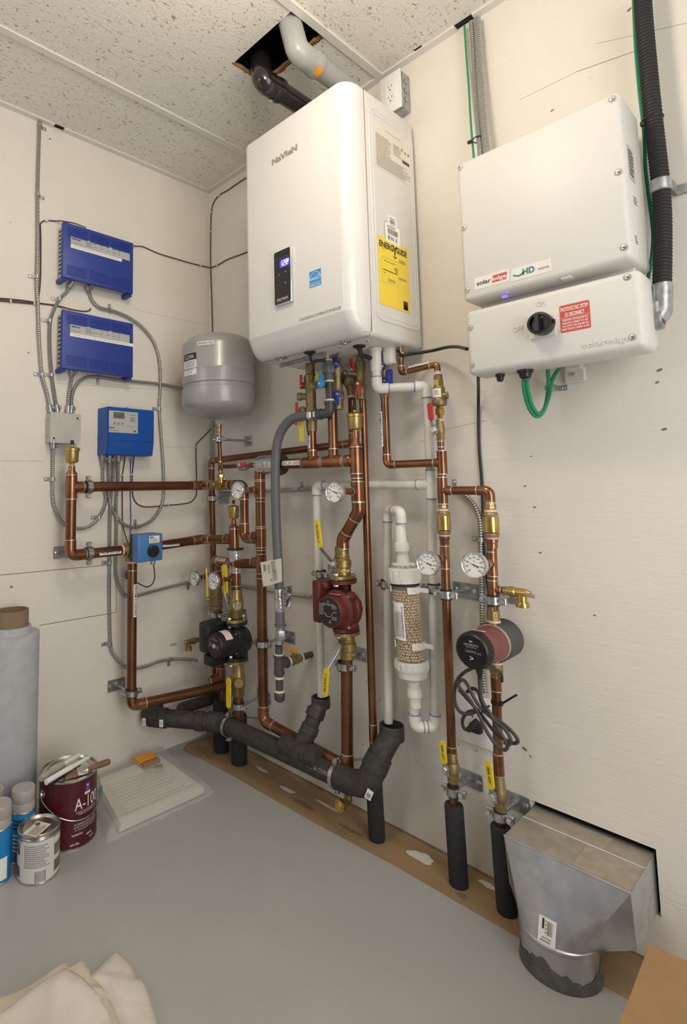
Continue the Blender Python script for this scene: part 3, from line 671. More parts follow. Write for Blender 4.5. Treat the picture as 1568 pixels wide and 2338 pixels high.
def gauge(label, c, r, stem_to, ang=200, n=V((0, -1, 0)), rs=.0085):
    c = V(c); o = thing('dial_thermometer', label, 'thermometer', c, 'round dial thermometers')
    mb = MB('silver'); mb.lathe(c-n*.010, n, [(0, r*.55), (.001, r*.94), (.003, r), (.013, r), (.0145, r*.97), (.013, r*.93)], 40, cap=False); mb.lathe(c-n*.0099, n, [(0, .001), (0, r*.9)], 40, cap=False); mb.build('case', o)
    mb = MB('white_print'); mb.lathe(c, n, [(0, r*.94), (.0012, r*.94)], 40); ux = X if abs(n.y) > .5 else Y; uy = Z; oo = c+n*.0012; mb.use('ink')
    for i in range(41):
        a = radians(225-270*i/40); l = .13 if i % 5 == 0 else .06; d = ux*cos(a)+uy*sin(a); t = n.cross(d); w = .0005 if i % 5 else .0008
        p, q = oo+d*r*(.86-l)+n*.0004, oo+d*r*.86+n*.0004; mb.quad(p-t*w, q-t*w, q+t*w, p+t*w)
    for i in range(0, 41, 5):
        a = radians(225-270*i/40); mb.text(str(40+20*i//5), oo+ux*(r*.58*cos(a))+uy*(r*.58*sin(a)), ux, uy, r*.13)
    mb.text('°F', oo+uy*r*.30, ux, uy, r*.13); mb.build('dial', o, label='white dial with black numbers')
    mb = MB('ink'); d = ux*cos(radians(ang))+uy*sin(radians(ang)); t = n.cross(d); p = oo+n*.0016
    mb.add([p-d*r*.38-t*r*.07, p-d*r*.38+t*r*.07, p+t*r*.02, p+d*r*.70, p-t*r*.02, p-d*r*.12-t*r*.03, p-d*r*.12+t*r*.03], [(0, 1, 6, 5), (5, 6, 2, 3), (5, 3, 4)]); mb.lathe(p-n*.0005, n, [(0, r*.06), (.0012, r*.06)], 12); mb.build('needle', o)
    return o
def stub(root, a, b, r, ring=True):    # short side branch for a gauge
    mb = MB('copper_fit'); d = (V(b)-V(a)).normalized(); L_ = (V(b)-V(a)).length; mb.cyl(a, V(a)+d*L_*.62, r*1.12, n=18); mb.cyl(a, b, r, n=18)
    mb.use('solder'); mb.ring(V(a)+d*L_*.62, d, r, r*1.15, .0025, 18); mb.use('pinktape'); mb.ring(V(b)-d*.004, d, r*.8, r*.95, .006, 18); mb.build('gauge_branch', root)

# ------------------------------------------------------------------ copper runs
DB = .13                       # standoff of the big pipes on the back wall
R1, R2, R3 = .0175, .0143, .0112
xl = .11
# heating loop on the left wall
lp = thing('copper_pipe', 'copper pipe loop running round the left wall above and below the blue mixing valve', 'pipe', L(168, 1268, xl))
T1 = L(163, 1112, xl); zt = T1.z; B1 = L(168, 1268, xl); mv = L(302, 1254, xl)
c1 = V((xl, -DB, zt)); e1 = W(556, 1110, DB); e2 = W(560, 1228, DB); s5 = W(600, 1228, DB)
run(lp, [T1, V((xl, T1.y, B1.z)), V((xl, mv.y-.035, mv.z))], R1)
run(lp, [T1, c1, V((e1.x, -DB, zt)), V((e1.x, -DB, e2.z)), V((s5.x, -DB, e2.z))], R1)
tee(lp, T1, Z, Y, R1); mb = MB('copper_fit'); mb.lathe(T1+Z*.036, Z, [(0, R1*1.11), (.008, R1*1.11), (.02, .012), (.034, .0115), (.036, .0115)], 22); mb.build('reducer', lp)
air_vent('brass air vent topping the left end of the copper loop, under the grey junction box', T1+Z*.075, 1.02)
mvo = thing('mixing_valve', 'brass mixing valve with a light blue motor and black knob on the left wall', 'valve', mv)
pr_ = L(382, 1246, xl); zr = pr_.z
run(lp, [V((xl, mv.y+.035, mv.z)), V((xl, -DB, W(490, 1234, DB).z)), W(522, 1232, DB)], R1)
dn = L(318, 1606, xl); col1 = W(512, 1548, .083)
run(lp, [V((xl, mv.y, mv.z-.04)), V((xl, mv.y, dn.z)), V((xl, col1.y-.0, col1.z)), V((col1.x, col1.y, col1.z))] if False else [V((xl, mv.y, mv.z-.04)), V((xl, mv.y, dn.z)), V((col1.x, col1.y, dn.z))], R1)
joint(lp, V((xl, mv.y, mv.z-.075)), Z, R1)
pipe_label(lp, 'FROM BOILER', L(247, 1262, xl), Y, V((1, -.5, .2)), R1, .085, .016)
pipe_label(lp, 'TO FLOORS', L(385, 1245, xl), Y, V((1, -.5, .3)), R1, .075, .016)
pipe_label(lp, 'FROM FLOORS', V((xl, mv.y, L(315, 1368, xl).z)), -Z, V((1, .25, 0)), R1, .115, .016)
pipe_label(lp, 'SYSTEM SUPPLY', V((e1.x, -DB, W(552, 1172, DB).z)), -Z, V((-.5, -1, 0)), R1, .115, .013)
# mixing valve
mb = MB('brass'); mb.lathe(mv-Y*.042, Y, [(0, .021), (.012, .022), (.014, .026), (.028, .027), (.030, .022), (.054, .022), (.056, .027), (.070, .026), (.072, .022), (.084, .021)], 24); mb.lathe(mv, -Z, [(0, .02), (.024, .022), (.026, .025), (.042, .025), (.044, .02)], 20); mb.lathe(mv, X, [(-.02, .024), (.03, .024), (.034, .016)], 20); mb.build('body', mvo)
MB('pinktape').ring(mv-Y*.044, Y, .015, .0205, .006).build('thread_tape', mvo); MB('pinktape').ring(mv-Z*.046, Z, .015, .0205, .006).build('thread_tape', mvo)
q = [L(313, 1221, .2), L(372, 1218, .2), L(372, 1282, .2), L(317, 1282, .2)]; yc = sum(p.y for p in q)/4; zc = sum(p.z for p in q)/4; w = (q[1].y-q[0].y+q[2].y-q[3].y)/2; h = (q[0].z-q[3].z+q[1].z-q[2].z)/2
mb = MB('black'); mb.rbox((.147, yc, zc), Y, Z, X, w*.97, h, .020, .004, 2); mb.build('base', mvo, label='black mounting base')
mb = MB('blue_act'); mb.rbox((.178, yc, zc), Y, Z, X, w, h, .045, .006, 2); ac = mb.build('motor_housing', mvo, label='light blue motor housing')
mb = MB('black'); kc = V((.2, yc+w*.07, zc-h*.12)); mb.lathe(kc, X, [(0, .022), (.012, .021), (.014, .019)], 32); mb.box(kc+X*.017, Y, Z, X, .034, .007, .007); mb.build('knob', ac, label='black round knob')
mb = MB('red'); mb.lathe(V((.2, yc+w*.40, zc+h*.18)), X, [(0, .0045), (.003, .004)], 14); mb.build('button', ac, label='small red button')
plate_label(ac, 'label', V((.2004, yc+w*.14, zc+h*.30)), Y, Z, w*.42, h*.26, 'white_print', [], scribble(-w*.19, -h*.10, w*.36, h*.16, 3, 'ink_grey', 21)+[(-w*.19, h*.06, w*.16, h*.045, 'blue_act')])
mb = MB('galv'); gp = V((.178, yc+w*.22, zc-h/2)); mb.cyl(gp, gp-Z*.014, .009, n=12); mb.build('cable_gland', ac)
# boiler loop, system stack
bt = thing('copper_pipe', 'copper pipe taped boiler loop with its stack running down left of the grey gas hose', 'pipe', W(604, 1652, DB))
sA = W(592, 1062, DB); zb = W(700, 1057, DB).z; sL = W(604, 1655, DB); pB_ = W(813, 1053, DB); sx = W(598, 1400, DB).x
low = W(782, 1752, DB)
run(bt, [V((pB_.x, -DB, zb)), V((sx, -DB, zb)), V((sx, -DB, sL.z+.012)), V((W(793, 1745, DB).x, -DB, low.z+.006))], R1)
for (px, py) in ((596, 1118), (599, 1228), (600, 1287)):
    p = W(px, py, DB); tee(bt, V((sx, -DB, p.z)), Z, V((0, -1, 0)) if py == 1118 else -X, R1, R1 if py != 1118 else R3, lm=.034 if py != 1118 else .03)
for py in (1145, 1202, 1256, 1320): joint(bt, V((sx, -DB, W(598, py, DB).z)), Z, R1*1.02)
sup, ret = W(712, 1000, DB), W(760, 990, DB)
tee(bt, V((sup.x, -DB, zb)), X, Z, R1, R2); tee(bt, V((ret.x, -DB, zb)), X, Z, R1, R2); tee(bt, V((pB_.x, -DB, zb)), Z, -X, R1)
rtop = W(758, 800, DB); MB('copper').cyl((sup.x, -DB, zb), (sup.x, -DB, W(710, 985, DB).z), R2, n=20).build('pipe', bt); MB('copper').cyl((ret.x, -DB, zb), (ret.x, -DB, W(755, 915, DB).z), R2*1.06, n=20).build('pipe', bt)
pipe_label(bt, 'BOILER LOOP', V((W(672, 1056, DB).x, -DB, zb)), X, V((.4, -1, .1)), R1, .085, .016)
pipe_label(bt, 'SUPPLY', V((sup.x, -DB, W(709, 1010, DB).z)), -Z, V((-.1, -1, 0)), R2, .042, .011)
pipe_label(bt, 'RETURN', V((ret.x, -DB, W(753, 1002, DB).z)), -Z, V((-.15, -1, 0)), R2, .045, .011)
mb = MB('copper_fit'); p = V((pB_.x, -DB, zb+.035)); mb.lathe(p, Z, [(0, R1*1.11), (.012, R1*1.11), (.024, .0115), (.052, .0115)], 22); mb.build('reducer', bt)
air_vent('brass air vent on the copper tee just below the boiler, beside the hot water pipe', p+Z*.052, .98)
# foil wrapped sleeve on the loop
ws = thing('pipe_wrap', 'foil wrapped foam sleeve around the taped boiler loop pipe', 'pipe insulation', W(615, 1060, DB)); x0_, x1_ = W(594, 1060, DB).x, W(645, 1056, DB).x
mb = MB('foil'); mb.lathe((x0_, -DB, zb), X, [(0, .020), (.001, .034), (.03, .035), (.06, .034), (x1_-x0_-.012, .0345), (x1_-x0_-.011, .02)], 28); mb.build('foil_sleeve', ws)
mb = MB('foam'); mb.lathe((x1_-.012, -DB, zb), X, [(0, .018), (0, .038), (.010, .036), (.011, .018)], 28); mb.build('foam_end', ws)
# supply stack through the red pump
ss = thing('copper_pipe', 'copper supply pipe passing through the red pump and bending sideways above it', 'pipe', W(793, 1750, DB))
j0, j1 = W(815, 1168, DB), W(782, 1232, DB)
pv = W(782, 1262, DB); run(ss, [V((pB_.x, -DB, zb-.03)), V((pB_.x+.003, -DB, j0.z)), V((j1.x, -DB, j1.z)), V((j1.x, -DB, pv.z))], R1, br=.035)
for py in (1092, 1150): joint(ss, V((pB_.x+.001, -DB, W(813, py, DB).z)), Z, R1*1.03)
tee(ss, V((pB_.x+.001, -DB, W(813, 1122, DB).z)), Z, V((0, -1, 0)), R1, R3, lm=.03, lb=.03)
sb = W(793, 1752, DB); MB('copper').cyl((W(791, 1495, DB).x, -DB, W(791, 1495, DB).z), (sb.x, -DB, sb.z), R1, n=22).build('pipe', ss); tee(ss, (sb.x, -DB, low.z+.006), Z, -X, R1)
# relief line behind everything, down in the corner
rl = thing('copper_pipe', 'thin copper relief pipe running behind the boiler loop and down the room corner', 'pipe', W(493, 1570, .05)); OR = .06
a = W(803, 905, OR); b = W(806, 1012, OR); c = W(482, 1052, OR); d = W(492, 1575, OR)
run(rl, [a, b, V((c.x, -OR, c.z)), V((d.x-.0, -OR, d.z))], .0128, br=.022)
# domestic hot
dh_ = thing('copper_pipe', 'long straight copper pipe taped domestic hot out', 'pipe', W(858, 1822, .09))
a, b = W(828, 912, .09), W(857, 1840, .09); MB('copper').cyl(a, b, R3, n=20).build('pipe', dh_); u = (b-a).normalized()
coupling(dh_, a.lerp(b, .83), u, R3, .05); pipe_label(dh_, 'DOMESTIC HOT OUT', W(827, 983, .09), -Z, V((-.25, -1, 0)), R3, .105, .0115)
# domestic cold
dc = thing('copper_pipe', 'copper pipe taped domestic cold in, joining the right pair of copper risers', 'pipe', W(885, 1050, .09))
rs = W(1009, 1056, .09); a = W(878, 908, .09); b = W(884, 1060, .09); run(dc, [a, V((b.x, -.09, rs.z)), V((rs.x, -.09, rs.z))], R3, br=.020)
pipe_label(dc, 'DOMESTIC COLD IN', W(876, 980, .09), -Z, V((-.2, -1, 0)), R3, .105, .0115)
# the right pair of risers
r1 = thing('copper_pipe', 'left copper riser of the right pair, fed from the boiler by a small elbowed pipe', 'pipe', W(1042, 1800, .09))
k0, k1, k2, k3 = W(915, 822, .09), W(921, 851, .09), W(998, 832, .09), W(1001, 862, .09)
run(r1, [W(913, 800, .09), V((k0.x, -.09, k1.z)), V((k2.x, -.09, k2.z)), V((k2.x, -.09, k3.z))], .0079, br=.013)
mb = MB('brass'); p = W(913, 797, .09); mb.cyl(p+Z*.02, p-Z*.012, .010, n=18); mb.use('pinktape'); mb.ring(p-Z*.014, Z, .007, .0105, .006); mb.use('copper_fit'); mb.lathe(p-Z*.016, -Z, [(0, .0105), (.002, .0115), (.012, .0115), (.022, .009)], 18); mb.build('adapter', r1)
pipe_label(r1, 'MAKE UP WATER', W(958, 836, .09), (k2-k1), V((.2, -1, .9)), .0079, .062, .009)
x3 = lambda py: W(1003+(py-930)*.036, py, .09)
MB('copper').cyl(x3(1000), x3(1060), .0082, n=18).build('pipe', r1); MB('copper').cyl(x3(1050), x3(1170), R3*1.02, n=20).build('pipe', r1); MB('copper').cyl(x3(1212), x3(1790), R3, n=20).build('pipe', r1)
coupling(r1, x3(1014), Z, .0082, .016)
tee(r1, V((rs.x, -.09, rs.z)), Z, -X, R3*1.05, R3, lm=.032, lb=.022); t2 = x3(1120); far = W(1105, 1118, .09)
tee(r1, t2, Z, X, R3*1.08, R3, lm=.036, lb=.03); tg = x3(1272); tee(r1, tg, Z, V((0, -1, 0)), R3, .009, lm=.03, lb=.03)
coupling(r1, x3(1725), Z, R3, .045)
r2 = thing('copper_pipe', 'right copper riser of the right pair, passing behind the small round pump', 'pipe', W(1147, 1880, .09))
x4 = lambda py: W(1119+(py-1150)*.0318, py, .09)
run(r2, [V((t2.x, -.09, t2.z)), V((x4(1140).x, -.09, t2.z)), x4(1168)], R3*1.02, br=.020)
MB('copper').cyl(x4(1225), x4(1400), R3*1.08, n=20).build('pipe', r2); MB('copper').cyl(x4(1525), x4(1800), R3, n=20).build('pipe', r2)
tg2 = x4(1287); tee(r2, tg2, Z, V((0, -1, 0)), R3, .009, lm=.03, lb=.03); td = x4(1345); tee(r2, td, Z, X, R3, .009, lm=.022, lb=.022)
coupling(r2, x4(1560), Z, R3, .035); coupling(r2, x4(1745), Z, R3, .05)
# stack 1 and 2 in the corner
sr = thing('copper_pipe', 'copper pipe taped system return, turning down to the valve nearest the corner', 'pipe', W(505, 1600, .083))
a = V((sx, -DB, W(600, 1287, DB).z)); b = W(532, 1287, DB+.005); c = W(490, 1279, .10); d = W(494, 1335, .083)
run(sr, [a, b, V((c.x, c.y, c.z)), V((c.x+.006, -.083, d.z))], R1, br=.026); pipe_label(sr, 'SYSTEM RETURN', b.lerp(c, .50), (b-c), V((.2, -1, .7)), R1, .085, .013)
x1 = lambda py: W(491+(py-1340)*.062, py, .083)
MB('copper').cyl(x1(1395), x1(1600), R1, n=20).build('pipe', sr); tee(sr, x1(1548), Z, V((-.2, -1, -.1)), R1, lb=.05)
s2 = thing('copper_pipe', 'short copper pipe with a foil collar dropping to the black pump', 'pipe', W(545, 1620, .09))
x2 = lambda py: W(536+(py-1235)*.0225, py, .09)
p = W(534, 1232, DB); tee(s2, p, Z, -X, R1, lb=.045); mb = MB('copper_fit'); mb.lathe(p+Z*.038, Z, [(0, R1*1.11), (.010, R1*1.1), (.020, .010), (.036, .009)], 22); mb.build('reducer', s2)
air_vent('brass air vent in the corner, behind the dial and below the tank', p+Z*.072, .92)
pl = lambda py: W(536+(py-1235)*.0225, py, DB)
MB('copper').cyl(p, pl(1345), R1, n=22).build('pipe', s2); x2 = pl
mb = MB('foil'); q = pl(1290); mb.lathe(q, Z, [(-.028, .018), (-.028, .0235), (-.012, .0215), (.0, .0235), (.045, .0225), (.055, .0240), (.056, .018)], 24); mb.use('foam'); mb.lathe(q+Z*.057, Z, [(0, .018), (0, .032), (.004, .032), (.004, .018)], 26); mb.build('foil_collar', s2, label='foil wrapped collar')
tee(s2, pl(1322), Z, V((0, -1, 0)), R1, .009, lm=.024, lb=.03)
MB('copper').cyl(pl(1585), pl(1640), R1, n=22).build('pipe', s2)
MB('copper_fit').cyl(W(505, 1440, .083), W(505, 1441, .083), .01)
# gauges
def put_gauge(label, px, py, xp, root, a, r, ang, rs=.008):
    c = atx(px, py, xp); c = V((xp, c.y, c.z)); stub(root, V((xp, a.y-.012, c.z)), V((xp, c.y+.008, c.z)), rs); return gauge(label, c, r, None, ang)
put_gauge('dial thermometer on the boiler loop stack, above the brass air vent in the corner', 543, 1119, sx, bt, V((sx, -DB, 0)), .031, 160)
put_gauge('dial thermometer above the red pump', 764, 1123, pB_.x+.001, ss, V((0, -DB, 0)), .031, 160)
put_gauge('dial thermometer in front of the bead filled cartridge', 977, 1286, tg.x, r1, tg, .031, 160)
put_gauge('dial thermometer above the small round pump with the coiled cord', 1083, 1290, tg2.x, r2, tg2, .0315, 158)
put_gauge('dial thermometer above the black pump, in front of the two yellow levers', 487, 1327, pl(1322).x, s2, pl(1322), .031, 165)
put_gauge('dial thermometer against the left wall, leftmost of the two over the black pump', 443, 1320, x1(1318).x, sr, x1(1318), .031, 165)
# clamps
clamp('pipe clamp on the upper pipe of the left wall loop', L(202, 1112, xl), Y, R1, 'left')
clamp('pipe clamp on the lower left wall pipe, left of the from boiler tape', V((xl, L(203, 1263, xl).y, mv.z)), Y, R1, 'left', off=-.045)
clamp('pipe clamp low on the from floors pipe, at the bottom of the left wall', V((xl, mv.y, L(315, 1577, xl).z)), Z, R1, 'left', off=0)
clamp('pipe clamp on the corner pipe just under the upper loop', W(484, 1138, OR), Z, .0128, 'back', off=.006)
clamp('pipe clamp below the corner brass valve, above the black pump', x1(1403), Z, R1, 'back', off=.05)
clamp('pipe clamp below the lower valve of the black pump', x2(1611), Z, R1, 'back', off=.0)
clamp('pipe clamp halfway down the tall copper stack beside the grey hose', V((sx, -DB, W(601, 1470, DB).z)), Z, R1, 'back', off=.0)
clamp('pipe clamp under the lower valve of the red pump', V((sb.x, -DB, W(793, 1522, DB).z)), Z, R1, 'back', off=-.05)
clamp('pipe clamp on the left riser of the right pair, beside the cartridge', x3(1357), Z, R3, 'back', off=.01)
clamp('pipe clamp at the bottom of the left riser, above its foam sleeve', x3(1806), Z, R3, 'back')
clamp('pipe clamp on the right riser, above the small round pump', x4(1370), Z, R3, 'back', off=.01)
clamp('pipe clamp at the bottom of the right riser, beside the duct', x4(1862), Z, R3, 'back')
MB('copper').cyl(x3(1780), x3(1850), R3, n=20).build('pipe', r1); MB('copper').cyl(x4(1800), x4(1900), R3, n=20).build('pipe', r2)
# foam sleeves
def sleeve(label, a, b, r):
    a, b = V(a), V(b); mb = MB('foam'); d = (b-a); u = d.normalized(); mb.lathe(a, u, [(0, r*.62), (0, r*.93), (.004, r), (d.length-.003, r), (d.length, r*.95)], 26); return tag(mb.build('foam_sleeve'), label, 'pipe insulation', 'black foam sleeves at the floor')
sleeve('black foam sleeve at the foot of the left riser of the right pair', x3(1836), V((1.127, -.088, .002)), .0235)
sleeve('black foam sleeve partly hidden behind the metal duct', x4(1885), V((1.249, -.09, .002)), .0235)
sleeve('black foam sleeve rising behind the right bend of the drain pipe', W(852, 1755, .09), V((.880, -.09, .002)), .0235)
sleeve('black foam sleeve in the corner, in front of the other', W(545, 1632, .11), V((.276, -.092, .002)), .030)
sleeve('black foam sleeve deepest in the corner', W(503, 1598, .083), V((.160, -.083, .002)), .030)
# ------------------------------------------------------------------ pumps
def flange_outline(a, b, k=28): return [(b*cos(2*pi*i/k)*(1-.10*abs(sin(2*pi*i/k))), a*sin(2*pi*i/k)) for i in range(k)]
def flange(root, c, m, a, b, h, up, bolts=True):     # oval flange, long axis along y, h thick, growing up(+1)/down(-1)
    MB(m).prism(flange_outline(a, b), c, X, Y, Z*up, h).build('flange', root)
def flange_bolts(root, c, a, lo, hi):
    for sg in (-1, 1):
        p = V((c.x, c.y+sg*a*.74, 0)); mb = MB('steel'); mb.cyl((p.x, p.y, lo-.006), (p.x, p.y, hi+.006), .0048, n=10); hexnut(mb, (p.x, p.y, hi+.004), Z, .0085, .008); hexnut(mb, (p.x, p.y, lo-.004), Z, .0085, .008); mb.build('bolt', root)
def text_disc(root, name, c, n, r, m, items, lab=None):
    mb = MB(m); mb.lathe(c, n, [(0, r), (.0012, r)], 40); o = V(c)+n*.0012; ux = X; uy = Z
    for (s, x, y, h, im) in items: mb.use(im); mb.text(s, o+ux*r*x+uy*r*y, ux, uy, h)
    return mb, o
NF = V((0, -1, 0))
# red pump
pc = W(786, 1388, DB); pc.x = W(787, 1400, DB).x; fc = atx(752, 1391, pc.x); R_ = .0475; fy = fc.y
rp = thing('circulator_pump', 'dark red circulator pump with a black nameplate in the middle of the wall', 'pump', pc)
mb = MB('red_pump'); ln = -(fy+DB)
mb.lathe(V((pc.x, -DB+.035, pc.z)), NF, [(0, .030), (.006, .046), (.02, .055), (.055, .058), (.062, .054)], 12)
mb.cyl((pc.x, -DB, pc.z+.10), (pc.x, -DB, pc.z-.10), .0215, n=22); mb.torus((pc.x, -DB, pc.z), NF, .044, .016, 30, 10); mb.build('volute', rp)
mb = MB('red_pump'); mb.lathe(V((pc.x, -DB-.02, pc.z)), NF, [(0, .057), (.008, .060), (.018, .060), (.026, .050), (ln-.026, R_), (ln-.020, R_*.99), (ln-.016, R_*.93)], 40); 
for i in range(4):
    a = pi/4+i*pi/2; p = V((pc.x+.060*cos(a), -DB-.020, pc.z+.060*sin(a))); mb.rbox(p, X*cos(a)+Z*sin(a), Z*cos(a)-X*sin(a), NF, .022, .024, .026, .005, 2)
mb.build('motor', rp)
for i in range(4): a = pi/4+i*pi/2; p = V((pc.x+.062*cos(a), -DB-.033, pc.z+.062*sin(a))); mb = MB('steel'); mb.cyl(p, p+NF*.006, .005, n=10); mb.build('bolt', rp)
G_ = 'panel_grey'
mb, o = text_disc(rp, 'nameplate', V((pc.x, fy-.0036, pc.z)), NF, R_*.86, 'black', [('GRUNDFOS', 0, .52, .0060, 'silver'), ('Y', -.06, .70, .007, 'silver'), ('X', .06, .72, .004, 'silver'), ('A', .12, -.68, .010, 'silver'), ('V', .45, 0.02, .006, 'silver'), ('UPS', .62, .05, .005, G_)])
mb.use('ink_soft'); 
for b in scribble(-.036, -.012, .020, .026, 6, seed=31)+scribble(.012, .010, .022, .012, 3, seed=32)+scribble(.012, -.022, .022, .012, 3, seed=33)+scribble(-.036, .014, .026, .008, 2, seed=34): mb.bar(o, X, Z, *b[:4])
mb.torus(o+NF*.0004, NF, .014, .0008, 24, 5, pi*1.05, pi*1.95); mb.build('nameplate', rp, label='black round nameplate')
plate_label(rp, 'sticker', V((pc.x+.006, fy+.020, pc.z+R_+.0010)), (X*.92-Y*.39*0).normalized(), Y, .036, .009, 'cream_label', [], scribble(-.016, -.003, .032, .006, 1, 'red_sign', 35), 'small cream sticker')
bx = pc.x-R_-.010; mb = MB('red_pump'); z_ = pc.z+.020
mb.rbox((bx, fy+.050, z_), X, Y, Z, .030, .092, .125, .007, 3); mb.rbox((bx+.012, fy+.055, z_+.048), X, Y, Z, .040, .080, .028, .012, 3); mb.build('terminal_box', rp)
zt_, zl_ = W(785, 1320, DB).z, W(790, 1440, DB).z
flange(rp, V((pc.x, -DB, zt_-.003)), 'red_pump', .050, .034, .011, -1); flange(rp, V((pc.x+.003, -DB, zl_+.002)), 'red_pump', .050, .034, .011, 1)
MB('red_pump').cyl((pc.x, -DB, zt_-.006), (pc.x, -DB, zl_+.006), .0215, n=22).build('neck', rp)
def flange_valve(label, c, up, fz, r, hdir, htxt, hl, tall, side=-X, hw=.018, col='yellow', sleeve0=.38, tilt=.55, body='brass'):
    """isolation valve whose oval flange sits on the pump flange at fz"""
    o = ball_valve(label, c, Z, r, side, hdir, col, hl, hw, htxt, body=body, sleeve0=sleeve0, tilt=tilt, length=tall)
    flange(o, V((c.x, c.y, fz)), body, .050, .034, .009, up); MB(body).cyl((c.x, c.y, fz), (c.x, c.y, c.z), r*1.28, n=24).build('neck', o)
    return o
vt = W(783, 1285, DB); vt.x = pc.x-.004
o = flange_valve('yellow lever valve on top of the red pump, lever pointing up', vt, 1, zt_, R1, Z+X*-.16, '1" WATTS', .135, .078, side=(-X*.12+NF), hw=.019); flange_bolts(o, V((pc.x, -DB, 0)), .050, zt_-.014, zt_+.010)
vb = W(791, 1474, DB); vb.x = pc.x+.006
o = flange_valve('yellow lever valve under the red pump, lever pointing down', vb, -1, zl_, R1, -Z+X*-.12, '1" WATTS', .135, .076, side=(-X*.12+NF), hw=.019); flange_bolts(o, V((pc.x+.003, -DB, 0)), .050, zl_-.009, zl_+.013)
MB('bronze').cyl((pc.x-.004, -DB, vt.z+.034), (pc.x-.004, -DB, W(782, 1248, DB).z), R1*1.2, n=22).build('socket', bpy.data.objects[o.name])
# black pump
pc = pl(1462); fc = atx(489, 1480, pc.x); fy = fc.y; ln = -(fy+DB); R_ = .043
bp_ = thing('circulator_pump', 'black circulator pump with a white sticker low in the room corner', 'pump', pc)
mb = MB('black'); mb.lathe(V((pc.x, -DB+.04, pc.z)), NF, [(0, .034), (.006, .046), (.03, .050), (.058, .052), (.06, .046)], 24); mb.cyl((pc.x, -DB, pc.z+.085), (pc.x, -DB, pc.z-.085), .020, n=20); mb.rbox((pc.x, -DB-.008, pc.z), X, Y, Z, .098, .046, .096, .010, 2); mb.build('volute', bp_)
mb = MB('black'); mb.lathe(V((pc.x, -DB-.02, pc.z)), NF, [(0, .046), (.01, .047), (ln-.024, R_), (ln-.02, R_*.95)], 36); mb.build('motor', bp_)
for i in range(4): a = pi/4+i*pi/2; p = V((pc.x+.048*cos(a), -DB-.030, pc.z+.048*sin(a))); MB('steel').cyl(p, p+NF*.006, .0042, n=10).build('bolt', bp_)
mb, o = text_disc(bp_, 'nameplate', V((pc.x, fy+.0004, pc.z)), NF, R_*.93, 'purple', [('GRUNDFOS', 0, .55, .005, G_), ('UP', 0, .75, .004, G_)])
mb.use('panel_grey'); mb.lathe(o, NF, [(0, .008), (.003, .0075)], 18); mb.use('ink_soft')
for b in scribble(-.028, -.004, .014, .016, 4, seed=41)+scribble(.014, -.008, .014, .014, 3, seed=42): mb.bar(o, X, Z, *b[:4])
mb.build('nameplate', bp_, label='dark purple round nameplate')
mb = MB('cream_label'); k = 8; e = V((pc.x, 0, pc.z)); rr = R_+.0028
pts = [e+Y*y+X*(rr*sin(t))+Z*(rr*cos(t)) for y in (fy+.024, fy+.075) for t in [radians(-12+9*i) for i in range(k+1)]]; mb.add(pts, [(i, i+1, k+2+i, k+1+i) for i in range(k)]); mb.build('sticker', bp_, label='white wrap-around sticker')
mb = MB('black'); xb = pc.x-R_-.022; mb.rbox((xb, fy+.050, pc.z+.012), X, Y, Z, .058, .105, .104, .012, 2); mb.rbox((xb-.012, fy+.040, pc.z+.012), X, Y, Z, .062, .066, .112, .014, 2); mb.build('terminal_box', bp_)
mb = MB('black'); mb.rbox((pc.x-R_-.004, fy+.058, pc.z-.062), X, Y, Z, .050, .105, .036, .004, 2); mb.build('wiring_box', bp_)
zt_, zl_ = pl(1418).z, pl(1506).z
for z, u in ((zt_, -1), (zl_, 1)): flange(bp_, V((pc.x, -DB, z)), 'black', .046, .033, .012, u)
def iso_valve(label, c, fz, up, tall, r, lever=None):
    o = thing('isolation_valve', label, 'valve', c); c = V(c)
    mb = MB('brass'); mb.lathe(c-Z*tall/2, Z, [(0, r*1.15), (tall*.05, r*1.3), (tall*.25, r*1.3), (tall*.3, r*1.5), (tall*.6, r*1.55), (tall*.7, r*1.3), (tall, r*1.25)], 26); mb.build('body', o)
    flange(o, V((c.x, c.y, fz)), 'brass', .046, .033, .009, up); flange_bolts(o, V((c.x, c.y, 0)), .046, fz-.011, fz+.009 if up > 0 else fz+.012)
    d = (X*.8+NF*.6).normalized(); mb = MB('brass'); mb.cyl(c, c+d*(r*2.1), r*.95, n=20); mb.lathe(c+d*r*2.0, d, [(0, r*.95), (.004, r*.9)], 20); mb.build('drain_cap', o)
    e = (-X*.8+NF*.5+Z*up*.3).normalized(); mb = MB('brass'); mb.cyl(c, c+e*r*2.1, r*.6, n=16); hexnut(mb, c+e*r*1.9, e, r*.75, .008); mb.build('port', o)
    return o
o = iso_valve('brass flanged valve on top of the black pump', pl(1378), zt_, 1, .105, R1)
mb = MB('silver'); d = (X*.8+NF*.6).normalized(); p = pl(1378)+d*.043; mb.rbox(p, (Z+X*.3).normalized(), d.cross(Z), d, .030, .008, .004, .001, 1); mb.build('lever', o)
iso_valve('brass flanged valve under the black pump', pl(1552), zl_, -1, .115, R1)
